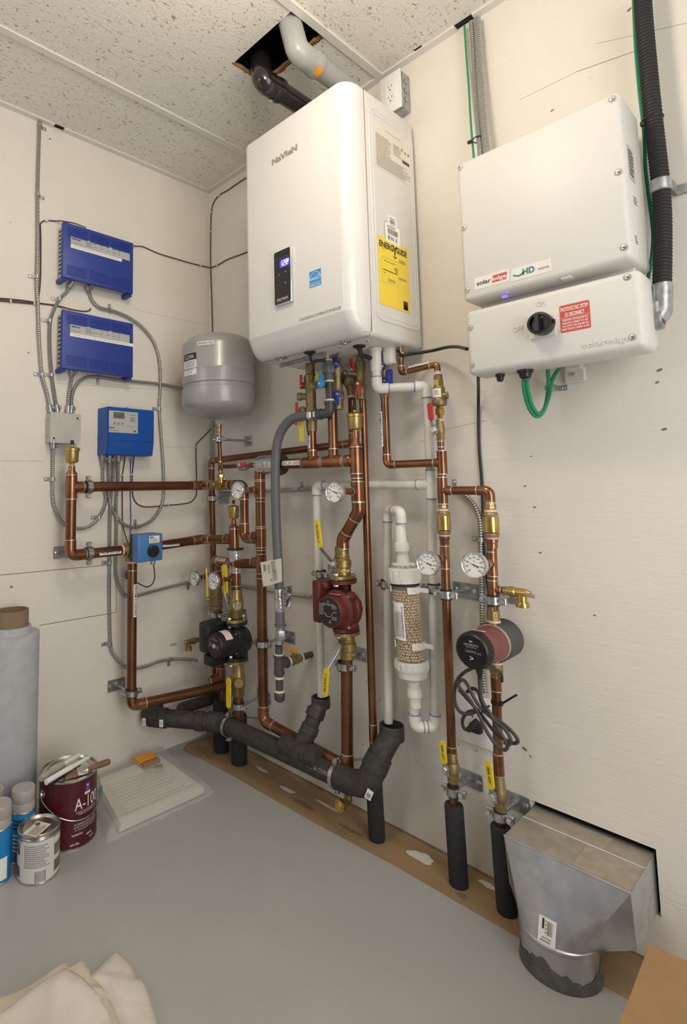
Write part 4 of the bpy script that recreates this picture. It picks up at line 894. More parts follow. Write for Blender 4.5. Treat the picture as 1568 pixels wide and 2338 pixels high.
# yellow levers near the corner
def loose_lever(root, p, ax, n, l, w, col='yellow'):
    w_ = n.cross(ax); mb = MB(col); mb.rrect(p+ax*l/2, ax, -w_, l, w, w*.45, .006, 5); mb.build('lever_sleeve', root, label=col+' plastic sleeve')
cv = thing('ball_valve', 'brass ball valve nearest the corner with a yellow lever pointing up', 'valve', x1(1372), 'ball valves with lever handles')
c = x1(1368); mb = MB('bronze'); mb.lathe(c-Z*.055, Z, [(0, R1*1.15), (.01, R1*1.3), (.03, R1*1.3), (.034, R1*1.6), (.072, R1*1.6), (.076, R1*1.35), (.10, R1*1.3), (.112, R1*1.15)], 26); hexnut(mb, c-Z*.03, Z, R1*1.55, .014); mb.build('body', cv)
d = (NF*.9-X*.4).normalized(); mb = MB('galv'); mb.cyl(c, c+d*.04, .005, n=10); mb.build('stem', cv); loose_lever(cv, W(471, 1365, .14), (Z*1-X*.06).normalized(), d, .115, .022)
cw = thing('ball_valve', 'yellow lever valve just right of the corner dials, lever pointing up', 'valve', pl(1378), 'ball valves with lever handles')
mb = MB('galv'); p = W(517, 1372, .175); mb.tube(spline([pl(1385)+NF*.02, W(522, 1390, .165), p, W(512, 1352, .18)]), .003, 6); mb.build('lever', cw); loose_lever(cw, W(514, 1356, .18), (Z-X*.08).normalized(), NF, .105, .022)
cy = thing('ball_valve', 'yellow lever hanging down beside the foam sleeve below the black pump', 'valve', pl(1552), 'ball valves with lever handles')
mb = MB('galv'); mb.tube([pl(1548)+NF*.02-X*.02, W(523, 1560, .18)], .0035, 6); mb.build('lever', cy); loose_lever(cy, W(520, 1617, .18), (Z+X*.03).normalized(), NF, .105, .021)
# small round pump
pc = x4(1465); fc = atx(1076, 1488, pc.x); fy = fc.y; ln = -(fy+.09); R_ = .0400
sp = thing('circulator_pump', 'small round pump with a black face and maroon body, a cord coiled below it', 'pump', pc)
mb = MB('shell'); mb.lathe(V((pc.x, -.028, pc.z)), NF, [(0, .038), (.004, .047), (.066, .048), (.070, .043)], 36); mb.build('insulating_shell', sp, label='dark grey foam shell')
mb = MB('panel_grey'); mb.use('brass'); mb.cyl((pc.x, -.09, pc.z+.078), (pc.x, -.09, pc.z-.078), .0125, n=20); mb.lathe(V((pc.x, -.09, pc.z+.052)), Z, [(0, .0155), (.024, .0155), (.026, .0135), (.034, .0135)], 8); mb.lathe(V((pc.x, -.09, pc.z-.052)), -Z, [(0, .0155), (.024, .0155), (.026, .0135), (.034, .0135)], 8); mb.use('pinktape'); mb.ring((pc.x, -.09, pc.z+.050), Z, .012, .0165, .005); mb.ring((pc.x, -.09, pc.z-.050), Z, .012, .0165, .004); mb.build('union', sp)
mb = MB('tape'); mb.lathe(V((pc.x, -.098, pc.z)), NF, [(0, .040), (.001, .0445), (.009, .0445), (.010, .040)], 36); mb.build('gasket_ring', sp, label='beige ring')
yb = fy+.030; mb = MB('maroon'); mb.lathe(V((pc.x, -.107, pc.z)), NF, [(0, .0425), (-.107-yb, .0412)], 36); mb.build('motor', sp)
mb = MB('black'); mb.lathe(V((pc.x, yb, pc.z)), NF, [(0, .041), (.002, .0425), (.024, .0415), (.028, .039), (.030, .0365)], 40)
for i in range(40): a = 2*pi*i/40; d = X*cos(a)+Z*sin(a); mb.box(V((pc.x, yb-.013, pc.z))+d*.0423, d, d.cross(Y), Y, .0016, .002, .018)
mb.build('cap', sp)
mb, o = text_disc(sp, 'face', V((pc.x, fy+.0008, pc.z)), NF, .0362, 'black_gloss', [('GRUNDFOS', 0, .42, .0048, G_), ('Y', -.05, .62, .006, 'white_print'), ('X', .06, .64, .004, 'white_print'), ('COMFORT PM', 0, .26, .003, 'ink_soft'), ('AUTO', .0, .0, .0055, G_), ('100%', .52, -.05, .0035, 'ink_soft'), ('I', -.36, .02, .006, G_), ('>', .0, -.42, .009, 'white_print')]); mb.build('face', sp, label='black round face with white symbols')
plate_label(sp, 'sticker', V((pc.x+.004, yb+.004, pc.z+.0425)), X, Y, .030, .007, 'cream_label', [], scribble(-.013, -.002, .026, .004, 1, 'red_sign', 43))
# its cord, plug and tie
cdp = thing('coiled_cable', 'black power cord coiled and tied below the small round pump', 'cord', W(1110, 1600, .15))
mb = MB('black'); g0 = W(1094, 1522, .20); mb.lathe(W(1094, 1516, .19), -Z, [(0, .009), (.02, .008), (.026, .005), (.034, .005)], 14); mb.build('strain_relief', cdp)
def px_path(pts, off, k=8): return spline([W(x, y, o) for (x, y, o) in [(q[0], q[1], q[2] if len(q) > 2 else off) for q in pts]], k)
mb = MB('grey_wire'); mb.tube(px_path([(1094, 1530), (1095, 1560), (1098, 1590), (1106, 1610), (1118, 1628), (1135, 1660), (1152, 1690), (1158, 1705), (1150, 1712), (1132, 1700), (1110, 1668), (1092, 1630), (1070, 1595), (1050, 1572), (1046, 1560), (1055, 1552), (1066, 1562), (1080, 1590), (1100, 1620), (1130, 1645), (1155, 1668), (1165, 1688), (1162, 1700), (1150, 1695)], .17), .0042, 10)
mb.tube(px_path([(1078, 1525, .19), (1060, 1535), (1044, 1552), (1037, 1580), (1039, 1605), (1050, 1625), (1072, 1630), (1090, 1622)], .16), .0042, 10)
mb.tube(px_path([(1066, 1580), (1078, 1572), (1092, 1580), (1098, 1600), (1112, 1625), (1145, 1650), (1170, 1672), (1182, 1690), (1175, 1697), (1158, 1692), (1130, 1672), (1100, 1634), (1075, 1605), (1048, 1575)], .155), .0042, 10)
mb.tube(px_path([(1092, 1622, .14), (1070, 1625, .12), (1057, 1640, .10), (1056, 1655, .08), (1062, 1666, .06), (1074, 1664, .05)], .1), .0040, 10); mb.build('cable', cdp)
mb = MB('rubber'); q = W(1078, 1661, .045); mb.lathe(q, (X*.4-NF*.55+Z*.3), [(-.016, .006), (-.004, .009), (.0, .012), (.014, .014), (.020, .015), (.022, .012)], 16); mb.rbox(q+X*.008-NF*.010, X, Y, Z, .026, .022, .030, .006, 2); mb.build('plug', cdp)
mb = MB('black'); mb.torus(W(1107, 1620, .165), (W(1118, 1628, .16)-W(1098, 1606, .16)).normalized(), .0135, .0016, 18, 6); mb.build('twist_tie', cdp)
cd2 = thing('sensor_cable', 'short dark cord from the small round pump to the pipe behind it', 'cord', W(1140, 1540, .11))
mb = MB('grey_wire'); mb.tube(px_path([(1103, 1523, .19), (1120, 1527, .16), (1138, 1531, .13), (1145, 1542, .11), (1146, 1556, .10)], .12), .0036, 8); mb.build('cable', cd2)
zt1 = thing('cable_tie', 'black cable tie sticking out from the right riser below the small round pump', 'cable tie', x4(1605))
mb = MB('black'); mb.ring(x4(1603), Z, R3, R3+.0022, .007); p = x4(1603)+X*.013+NF*.006; mb.rbox(p, X, Y, Z, .009, .009, .008, .001, 1); e = W(1180, 1586, .085); d = (e-p).normalized(); mb.box((p+e)/2, d, d.cross(Z).normalized(), d.cross(d.cross(Z)).normalized(), (e-p).length, .0012, .0048); mb.build('strap', zt1)
outlet('white wall outlet with a black plug in it, behind the small round pump', W(1085, 1640, 0), .012, False, .118, .130)
# valves on the right risers
ball_valve('yellow lever valve at the bottom of the left riser of the right pair', x3(1752), Z, R3, (-X*.15+NF).normalized(), Z-X*.08, 'yellow', .072, .016, '-GV 600', body='bronze', sleeve0=.22, tilt=.1, length=.075)
ball_valve('yellow lever valve at the bottom of the right riser, above the duct', x4(1812), Z, R3, (-X*.15+NF).normalized(), Z-X*.08, 'yellow', .080, .018, '-GV 600', body='bronze', sleeve0=.22, tilt=.1, length=.082)
def check_valve(label, c, r):
    o = thing('check_valve', label, 'valve', c, 'brass spring check valves'); c = V(c)
    mb = MB('bronze'); mb.lathe(c+Z*.022, Z, [(0, r*1.5), (.003, r*1.55), (.008, r*1.35)], 24); mb.lathe(c-Z*.022, -Z, [(0, r*1.5), (.003, r*1.55), (.010, r*1.35)], 24); mb.build('end_ring', o)
    mb = MB('brass_bright'); mb.lathe(c-Z*.020, Z, [(0, r*1.55), (.001, r*1.62), (.039, r*1.62), (.040, r*1.55)], 24); mb.build('body', o, label='bright brass middle')
    mb = MB('brass'); mb.lathe(c+Z*.038, Z, [(0, r*1.12), (.001, r*1.22), (.008, r*1.22), (.009, r*1.13), (.022, r*1.1)], 8); mb.build('nut', o)
    mb = MB('pinktape'); mb.ring(c+Z*.034, Z, r*.9, r*1.16, .006); mb.build('thread_tape', o); mb = MB('pinktape'); mb.ring(c-Z*.034, Z, r*.9, r*1.16, .005); mb.use('copper_fit'); mb.lathe(c-Z*.037, -Z, [(0, r*1.22), (.008, r*1.22), (.010, r*1.1), (.022, r*1.1)], 22); mb.build('adapter', o)
    return o
check_valve('brass check valve on the left riser, left of its twin', x3(1193), R3); check_valve('brass check valve on the right riser, under the elbow', x4(1197), R3*1.08)
o = thing('drain_tap', 'brass drain tap sticking out to the right of the right riser', 'tap', td); p = td+X*.028; mb = MB('copper'); mb.cyl(td, p+X*.01, .0075, n=16); mb.use('brass_bright'); mb.lathe(p, X, [(0, .010), (.006, .011), (.012, .0105), (.014, .013), (.026, .013), (.028, .011), (.052, .011), (.054, .008), (.062, .007)], 18); mb.cyl(p+X*.042, p+X*.042-Z*.024, .011, n=16); mb.lathe(p+X*.042-Z*.022, -Z, [(0, .0145), (.003, .0155), (.011, .0155), (.012, .013)], 20); mb.build('body', o)
mb = MB('tape'); mb.rbox(p+X*.066+NF*.008-Z*.002, (X*.9+NF*.2).normalized(), Y, Z, .026, .006, .009, .002, 1); mb.build('handle', o)
o = thing('drain_tap', 'brass drain tap against the left wall, left of the black pump', 'tap', L(418, 1470, .03)); a, b = L(450, 1461, .10), L(402, 1472, .10); d = (b-a).normalized(); mb = MB('copper'); mb.cyl(a-d*.05, a, .008, n=14); mb.use('brass'); mb.lathe(a, d, [(0, .009), (.012, .012), (.022, .012), (.03, .009), (.05, .011), (.06, .008)], 16); mb.lathe(a+d*.043, -Z, [(0, .010), (.016, .010), (.018, .014), (.032, .014), (.033, .012)], 16); mb.build('body', o)
mb = MB('tape'); mb.rbox(b+d*.012+Z*.003, d, Z, d.cross(Z), .028, .010, .004, .001, 1); mb.build('handle', o)
o = thing('drain_tap', 'brass hose cap poking out below the black drain pipe near the right bend', 'tap', W(787, 1838, DB)); p = W(793, 1800, DB); mb = MB('brass'); q = W(790, 1836, DB+.02); mb.cyl(V((sb.x, -DB, low.z)), V((sb.x, -DB, q.z)), .012, n=18); mb.cyl(V((sb.x, -DB, q.z)), V((sb.x, -DB-.035, q.z)), .011, n=16); mb.build('body', o)
mb = MB('brass_bright'); mb.lathe(V((sb.x, -DB-.030, q.z)), NF, [(0, .015), (.002, .017), (.012, .017), (.013, .012)], 20); hexnut(mb, V((sb.x, -DB-.046, q.z)), NF, .013, .008); mb.build('cap', o)
# pressure regulator and red lever valve on the left riser
x3s = lambda py: W(1003+(py-930)*.036, py, .09)
o = thing('backflow_preventer', 'brass valve body with a white printed label at the top of the left riser', 'valve', x3s(900)); c = x3s(905)
mb = MB('brass_bright'); z = lambda py: x3s(py).z-c.z
mb.lathe(c, Z, [(z(955), .0085), (z(948), .0085), (z(947), .0135), (z(934), .0135), (z(932), .0095), (z(926), .0095)], 6); mb.lathe(c, Z, [(z(880), .0145), (z(868), .0145)], 6); mb.build('nut', o)
mb = MB('bronze'); mb.lathe(c, Z, [(z(928), .0100), (z(926), .0185), (z(919), .0205), (z(912), .0195), (z(909), .0165), (z(886), .0165), (z(882), .013), (z(867), .0115), (z(858), .0115), (z(857), .0105)], 26); mb.cyl(c+X*.01, c+X*.024-NF*.004, .010, n=16); mb.build('body', o)
mb = MB('white_print'); k = 8; rr = .0169; th0 = radians(-115); fn = lambda x, y: c+V((rr*cos(th0+x/rr), rr*sin(th0+x/rr), y)); mb.add([fn(-.021+.042*i/k, yy) for yy in (z(908), z(888)) for i in range(k+1)], [(i, i+1, k+2+i, k+1+i) for i in range(k)]); rr = .0172; mb.use('ink_grey')
for b in scribble(.002, z(904), .016, z(891)-z(904), 4, 'ink_grey', 51): mb.add([fn(b[0], b[1]), fn(b[0]+b[2], b[1]), fn(b[0]+b[2], b[1]+b[3]), fn(b[0], b[1]+b[3])], [(0, 1, 2, 3)])
mb.build('label', o, label='white printed label wrapped round the body')
MB('pinktape').ring(x3s(853), Z, .007, .0105, .006).build('thread_tape', o); MB('pinktape').ring(x3s(960), Z, .007, .0098, .004).build('thread_tape', o)
ball_valve('red lever valve on the left riser, under the labelled brass valve', x3s(982), Z, .0082, (-X*.2+NF).normalized(), Z-X*.06, 'red', .074, .015, None, body='bronze', sleeve0=.34, tilt=.25, length=.06)

# ------------------------------------------------------------------ connections under the boiler
def service_valve(label, x, y, ztop, zbot, r, hcol, hz, body='bronze', outlet=None, tall=None):
    o = thing('service_valve', label, 'valve', (x, y, zbot), 'valves under the boiler'); c = V((x, y, zbot)); h = ztop-zbot
    mb = MB(body); mb.lathe(c, Z, [(0, r*1.15), (h*.06, r*1.25), (h*.14, r*1.25), (h*.17, r*1.45), (h*.30, r*1.45), (h*.34, r*1.2), (h*.58, r*1.2), (h*.62, r*1.5), (h*.78, r*1.5), (h*.80, r*1.1), (h, r*1.05)], 26); hexnut(mb, c+Z*h*.70, Z, r*1.62, h*.15); hexnut(mb, c+Z*h*.22, Z, r*1.55, h*.10); mb.build('body', o)
    for (hx, hy, hzz, up, d) in hz:
        p = c+Z*h*hzz; d = V(d).normalized(); mb = MB(body); mb.cyl(p, p+d*r*1.8, r*.75, n=18); mb.build('port', o)
        q = p+d*(r*1.8+.003); mb = MB(hcol); mb.lathe(q, d, [(0, r*.85), (.006, r*.85), (.008, r*.6)], 18); hv = (Z*up+X*hx).normalized(); w_ = d.cross(hv); mb.rrect(q+hv*.018+d*.001, hv, w_ if hv.cross(w_).dot(d) > 0 else -w_, .036, r*.85, r*.3, .006, 3); mb.use('silver'); mb.lathe(q+d*.008, d, [(0, .0042), (.003, .0038)], 10); mb.build('handle', o, label=hcol.replace('_handle', '')+' plastic handle')
    return o
zb_ = bz0+.012
sxx = sup.x+.0; o = service_valve('brass valve with red handles on the supply pipe under the boiler', sxx, -DB, zb_, W(711, 985, DB).z, R2, 'red', [(0, 0, .64, 1, (-.55, -1, 0))])
p = V((sxx, -DB, W(706, 905, DB).z)); d = (-X*.8+NF*.5).normalized(); mb = MB('bronze'); mb.cyl(p, p+d*.038, .011, n=16); mb.lathe(p+d*.030, d, [(0, .0135), (.014, .0135), (.016, .010)], 18); mb.build('purge_port', o)
mb = MB('red'); mb.rrect(W(678, 930, .17), Z, -X, .034, .009, .004, .005, 3); mb.rrect(W(677, 967, .17), Z, -X, .012, .009, .004, .005, 3); mb.build('handle', o, label='red lever handle')
p2 = V((sxx, -DB, W(700, 948, DB).z)); mb = MB('bronze'); mb.cyl(p2, p2+d*.055, .009, n=14); mb.lathe(p2+d*.03+Z*.005, Z, [(-.02, .012), (.012, .014), (.022, .009)], 14); mb.build('drain_port', o)
yt = tag(MB('yellow_tag').prism([(-.011, -.04), (.011, -.04), (.011, .04), (-.011, .04)], W(688, 980, .16), X, Z, NF, .0006).build('paper_tag'), 'yellow paper tag hanging from the supply valve', 'tag')
yt2 = tag(MB('yellow_tag').prism([(-.02, -.010), (.02, -.010), (.02, .012), (-.02, .010)], W(728, 858, .17), (X+Z*.5).normalized(), Z, NF, .0006).build('paper_tag'), 'yellow paper tag beside the blue handle under the boiler', 'tag')
pr2 = thing('service_valve', 'brass purge port with a blue handle beside the black gas nipple', 'valve', W(725, 875, .15), 'valves under the boiler')
mb = MB('bronze'); a, b = W(745, 878, .135), W(712, 882, .185); mb.cyl(a, b, .010, n=16); mb.lathe(b, b-a, [(-.008, .0135), (.008, .0135), (.010, .009)], 18); mb.build('body', pr2)
mb = MB('blue_logo'); q = W(734, 876, .19); mb.lathe(q, NF, [(0, .014), (.007, .014), (.009, .010)], 18); mb.rrect(q+Z*.018+NF*.001, Z, -X, .036, .012, .005, .006, 3); mb.use('silver'); mb.lathe(q+NF*.009, NF, [(0, .004), (.003, .0035)], 10); mb.build('handle', pr2, label='blue plastic handle')
rt2 = service_valve('brass valve with dark blue handles on the return pipe, behind the black gas nipple', W(770, 900, .12).x, -.12, zb_, W(770, 935, .12).z, R2, 'blue_handle', [(0, 0, .25, -1, (.75, -1, 0)), (0, 0, .80, 1, (.75, -1, 0))])
dv = service_valve('brass valve with red handles on the hot water pipe under the boiler', W(824, 880, .10).x, -.10, zb_, W(826, 912, .10).z, R3, 'red', [(-.2, 0, .62, 1, (-.45, -1, 0)), (.1, 0, .30, -1, (.35, -1, 0))])
rv = thing('relief_valve', 'brass relief valve angled out behind the black cable under the boiler', 'valve', W(797, 880, .10)); p = W(802, 905, .08); mb = MB('bronze'); mb.lathe(p, Z, [(0, .0135), (.012, .0135), (.020, .014), (.034, .020), (.060, .021), (.064, .016)], 22); q = W(795, 868, .10); mb.lathe(q, (NF-X*.5), [(-.02, .017), (.012, .018), (.014, .014)], 20); mb.use('pinktape'); mb.ring(p-Z*.001, Z, .009, .0145, .006); mb.build('body', rv); mb = MB('black'); mb.torus(W(787, 862, .13), (NF-X*.5).normalized(), .022, .0016, 24, 6, .4, 4.0); mb.build('test_ring', rv)
MB('copper').cyl(W(803, 912, .075), W(804, 960, .065), .012, n=18).build('pipe', rl)
cvx = W(878, 905, .09); cvb = service_valve('brass valve with dark blue handles on the cold water pipe under the boiler', cvx.x, -.09, zb_, cvx.z-.004, R3, 'blue_handle', [(0, 0, .58, 1, (.55, -1, 0)), (0, 0, .30, -1, (.75, -1, 0))])
mb = MB('blue_handle'); mb.rbox(W(888, 860, .12), X, Y, Z, .020, .012, .042, .003, 2); mb.build('handle', cvb, label='dark blue plastic handle')
# gas line
DG = .162
gp0 = W(757, 812, DG); gx = W(752, 900, DG).x
ga = thing('gas_pipe', 'dark grey union, nipple and elbow coming down from the boiler to the grey hose', 'pipe', W(750, 945, DG)); zz = lambda py: W(754, py, DG).z
mb = MB('silver'); mb.lathe((gx, -DG, zz(822)), Z, [(0, .011), (zz(800)-zz(822), .011), (zz(800)-zz(822)+.004, .013)], 8); mb.use('glue'); mb.lathe((gx, -DG, zz(824)), Z, [(0, .0135), (.006, .012)], 18); mb.build('inlet_nipple', ga)
mb = MB('greyflex'); mb.lathe((gx, -DG, zz(868)), Z, [(0, .013), (.003, .0155), (zz(853)-zz(868), .0155), (zz(852)-zz(868), .0165)], 22); hexnut(mb, (gx, -DG, zz(843)), Z, .0225, zz(832)-zz(850)+.002); mb.lathe((gx, -DG, zz(834)), Z, [(0, .0165), (zz(824)-zz(834), .0155)], 22); mb.build('union', ga)
mb = MB('darkpvc'); mb.cyl((gx, -DG, zz(930)), (gx, -DG, zz(860)), .0118, n=20); mb.build('nipple', ga)
mb = MB('glue'); mb.ring((gx, -DG, zz(870)), Z, .0118, .0150, .006); mb.ring((gx, -DG, zz(914)), Z, .0118, .0145, .007); mb.build('sealant_ring', ga)
ge = W(722, 947, DG+.008); zz2 = zz(943); mb = MB('darkpvc'); mb.tube(fillet([V((gx, -DG, zz(918))), V((gx, -DG, zz2)), V((W(722, 946, DG).x+.008, -DG-.004, zz2))], .020, 10), .0152, 22); mb.ring((gx, -DG, zz(919)), Z, .011, .0175, .008); mb.ring(V((W(733, 946, DG).x, -DG-.003, zz2)), X, .011, .0175, .008); mb.build('elbow', ga)
hx = W(722, 947, DG).x; hs = thing('gas_hose', 'thick grey flexible gas hose arching down past the boiler loop', 'hose', W(640, 1440, DG))
mb = MB('silver'); hexnut(mb, V((W(713, 947, DG).x, -DG-.004, zz2)), X, .0185, .020); hexnut(mb, V((W(724, 946, DG).x, -DG-.004, zz2)), X, .016, .010); mb.build('hose_nut', hs)
pts = [(704, 949), (682, 951), (662, 960), (646, 978), (635, 1003), (629.5, 1040), (628.5, 1100), (630, 1180), (633, 1250), (636, 1310), (638, 1370), (639.5, 1425)]
MB('greyflex').tube(px_path(pts, DG+.004, 8), .0158, 20).build('hose', hs)
mb = MB('greyflex'); mb.ring(W(640, 1428, DG+.004), Z, .015, .0195, .008); mb.build('hose_collar', hs)
mb = MB('silver'); mb.use('galv'); hexnut(mb, W(640, 1449, DG+.003), Z, .0185, .030); mb.cyl(W(640, 1432, DG+.003), W(640, 1440, DG+.003), .014, n=18); mb.cyl(W(638, 1460, DG), W(638, 1470, DG), .016, n=8); mb.build('hose_nut', hs)
dl = thing('gas_pipe', 'black pipe tee and capped drip leg at the lower end of the grey hose', 'pipe', W(637, 1600, DG)); gxx = W(637, 1513, DG).x; zz = lambda py: W(637, py, DG).z
mb = MB('darkpvc'); mb.cyl((gxx, -DG, zz(1475)-.0), (gxx, -DG, zz(1466)+.004), .0125, n=20); mb.cyl((gxx, -DG, zz(1500)), (gxx, -DG, zz(1466)), .0125, n=20); mb.cyl((gxx, -DG, zz(1590)), (gxx, -DG, zz(1530)), .0125, n=20); mb.build('nipple', dl)
tc = V((gxx, -DG, zz(1517))); mb = MB('darkpvc'); hh = (zz(1496)-zz(1540))/2; mb.lathe(tc-Z*hh, Z, [(0, .0165), (.001, .019), (.007, .019), (.009, .0165), (2*hh-.009, .0165), (2*hh-.007, .019), (2*hh-.001, .019), (2*hh, .0165)], 24); mb.cyl(tc, tc+Y*.036, .0155, n=20); mb.ring(tc+Y*.034, Y, .012, .018, .008); mb.build('tee', dl)
mb = MB('glue'); 
for py in (1495, 1546, 1577): mb = MB('glue'); mb.ring((gxx, -DG, zz(py)), Z, .0125, .0165, .007); mb.build('sealant_ring', dl)
mb = MB('darkpvc'); mb.lathe((gxx, -DG, zz(1600)), Z, [(0, .012), (.004, .017), (.02, .0185), (.022, .0185), (.026, .016)], 22); mb.build('end_cap', dl)
gvv = thing('ball_valve', 'small brass gas valve with an orange handle between the drip leg and the wall', 'valve', tc+Y*.08, 'ball valves with lever handles')
mb = MB('bronze'); a = tc+Y*.044; mb.lathe(a, Y, [(0, .013), (.014, .013), (.016, .016), (.045, .016), (.048, .013), (.06, .013)], 22); mb.cyl(a+Y*.03, a+Y*.03+Z*.026, .007, n=14); mb.build('body', gvv)
mb = MB('glue'); mb.ring(tc+Y*.043, Y, .012, .0165, .007); mb.build('sealant_ring', gvv)
mb = MB('orange'); q = a+Y*.03+Z*.028; mb.rbox(q, X, Y, Z, .016, .018, .012, .003, 2); mb.rbox(q-X*.026+Z*.002-Y*.002, X, Y, Z, .042, .011, .007, .003, 2); mb.build('handle', gvv, label='orange plastic handle')
mb = MB('darkpvc'); mb.cyl(a+Y*.058, V((gxx, -.003, tc.z)), .0105, n=18); mb.use('glue'); mb.ring(a+Y*.062, Y, .0105, .0145, .006); mb.build('wall_nipple', gvv)
# hose tags
pt = thing('paper_tag', 'cream printed paper tag tied round the grey hose', 'tag', W(618, 1310, DG+.03)); q = [W(594, 1284, .195), W(642, 1275, .195), W(644, 1328, .195), W(601, 1340, .195)]
mb = MB('cream_label'); mb.add(q+[p-NF*.0004 for p in q], [(0, 1, 2, 3), (7, 6, 5, 4), (0, 4, 5, 1), (1, 5, 6, 2), (2, 6, 7, 3), (3, 7, 4, 0)]); ux = (q[1]-q[0]).normalized(); uy = (q[0]-q[3]).normalized(); mb.use('ink_grey'); o = (q[0]+q[2])/2+NF*.0006
for b in [(-.031, .004, .004, .024, ''), (-.025, .006, .003, .02, '')]+scribble(-.012, -.005, .012, .030, 6, seed=61)+scribble(.006, -.030, .024, .064, 14, seed=62)+[(.012, .000, .004, .006, ''), (.020, -.008, .004, .006, ''), (-.004, -.030, .005, .007, '')]: mb.bar(o, ux, uy, *b[:4], off=.0012)
mb.build('card', pt)
ft = thing('foil_tag', 'crumpled foil label wrapped low on the grey hose', 'tag', W(639, 1370, DG)); mb = MB('foil'); a, b = W(637.5, 1344, DG+.004), W(639, 1396, DG+.004); mb.lathe(a, b-a, [(0, .0158), (.001, .0172), ((b-a).length*.5, .0168), ((b-a).length*.8, .0180), ((b-a).length, .0163)], 20, cap=False); mb.use('ink_grey')
for i in range(9): t = radians(-150+i*16); p = a.lerp(b, .08)+V((cos(t)*.0178, sin(t)*.0178, 0)); q = a.lerp(b, .45+.4*random.random())+V((cos(t+.1)*.0180, sin(t+.1)*.0180, 0)); mb.tube([p, q], .0006, 4)
mb.build('wrap', ft)
ft2 = thing('foil_tag', 'curled barcode strip sticking out from the grey hose', 'tag', W(658, 1360, DG)); mb = MB('foil'); P = [W(649, 1341, .15), W(668, 1337, .13), W(661, 1384, .14), W(653, 1388, .15)]; mid = [(P[0]+P[1])/2+NF*.006, (P[2]+P[3])/2+NF*.006]; mb.add([P[0], mid[0], P[1], P[2], mid[1], P[3]], [(0, 1, 4, 5), (1, 2, 3, 4)]); mb.use('ink')
for t, w in ((.30, .0012), (.62, .002), (.88, .0022)): a = P[0].lerp(P[1], t)+NF*.007; b = P[3].lerp(P[2], t)+NF*.007; mb.tube([a, b], w*.6, 4)
mb.build('strip', ft2)

# ------------------------------------------------------------------ expansion tank
tx, ty, tr = .251, -.156, .143
zt3 = lambda py: W(499, py, .156).z
tk = thing('expansion_tank', 'grey steel expansion tank hanging in the corner left of the boiler', 'tank', (tx, ty, zt3(968)))
z0, z1 = zt3(952), zt3(775); c = V((tx, ty, 0)); mb = MB('tank')
mb.lathe(c, Z, [(z0-.010, .022), (z0-.006, .05), (z0+.006, .095), (z0+.022, .127), (z0+.036, .138), (z0+.045, .1425), (zt3(893), .1425), (zt3(891), .1385), (zt3(884), .1385), (zt3(882), .1435), (zt3(855), .1435), (zt3(853), .1445), (zt3(850), .1425), (z1-.042, .1415), (z1-.024, .136), (z1-.006, .118), (z1+.006, .088), (z1+.013, .05), (z1+.015, .0)], 48); mb.build('shell', tk)
mb = MB('blue_logo'); p = W(441, 766, .156); p = V((tx-.075, ty-.045, z1-.004)); mb.cyl(p, p+Z*.020, .008, .0065, n=12); mb.build('valve_cap', tk, label='small blue cap')
def tank_fn(px, py):
    d = (W(px, py, .156)-CP); o_ = CP-c; a_ = d.x**2+d.y**2; b_ = 2*(o_.x*d.x+o_.y*d.y); c_ = o_.x**2+o_.y**2-(tr+.0005)**2; t = (-b_-sqrt(max(0, b_*b_-4*a_*c_)))/(2*a_); p = CP+d*t; return math.atan2(p.y-ty, p.x-tx), p.z
def tank_label(name, px, py, w, h, items, bars, plate, flip, lab):
    th0, zc = tank_fn(px, py); s = -1 if flip else 1; rr = tr+.0006
    def fn(x, y, e=0): t = th0+s*x/rr; return V((tx+(rr+e)*cos(t), ty+(rr+e)*sin(t), zc+s*y))
    mb = MB(plate); k = 10; mb.add([fn(-w/2+w*i/k, yy) for yy in (-h/2, h/2) for i in range(k+1)], [(i, i+1, k+2+i, k+1+i) for i in range(k)])
    for (x, y, ww, hh, m) in bars:
        mb.use(m); kk = max(1, int(ww/.012)); mb.add([fn(x+ww*i/kk, yy, .0004) for yy in (y, y+hh) for i in range(kk+1)], [(i, i+1, kk+2+i, kk+1+i) for i in range(kk)])
    for (s_, x, y, hh, m, ww) in items: mb.use(m); mb.text(s_, None, None, None, hh, ww, fn=lambda a, b: fn(a+x, b+y, .0008))
    mb.build(name, tk, label=lab)
tank_label('label', 468, 783, .068, .015, [('EXPANSION TANK', 0, 0, .0095, 'ink', .062)], [], 'white_print', False, 'white printed tape label')
tank_label('maker_label', 432, 832, .074, .082, [('WATTS', .0, -.028, .015, 'white_print', .050), ('Thermal Expansion Tank', 0, .022, .006, 'ink', .05), ('Model PLT', 0, .032, .005, 'ink', .03)], [(-.037, -.041, .074, .026, 'ink')]+scribble(-.03, -.012, .06, .024, 5, 'ink_grey', 71), 'white_print', True, 'black and white maker label, upside down')
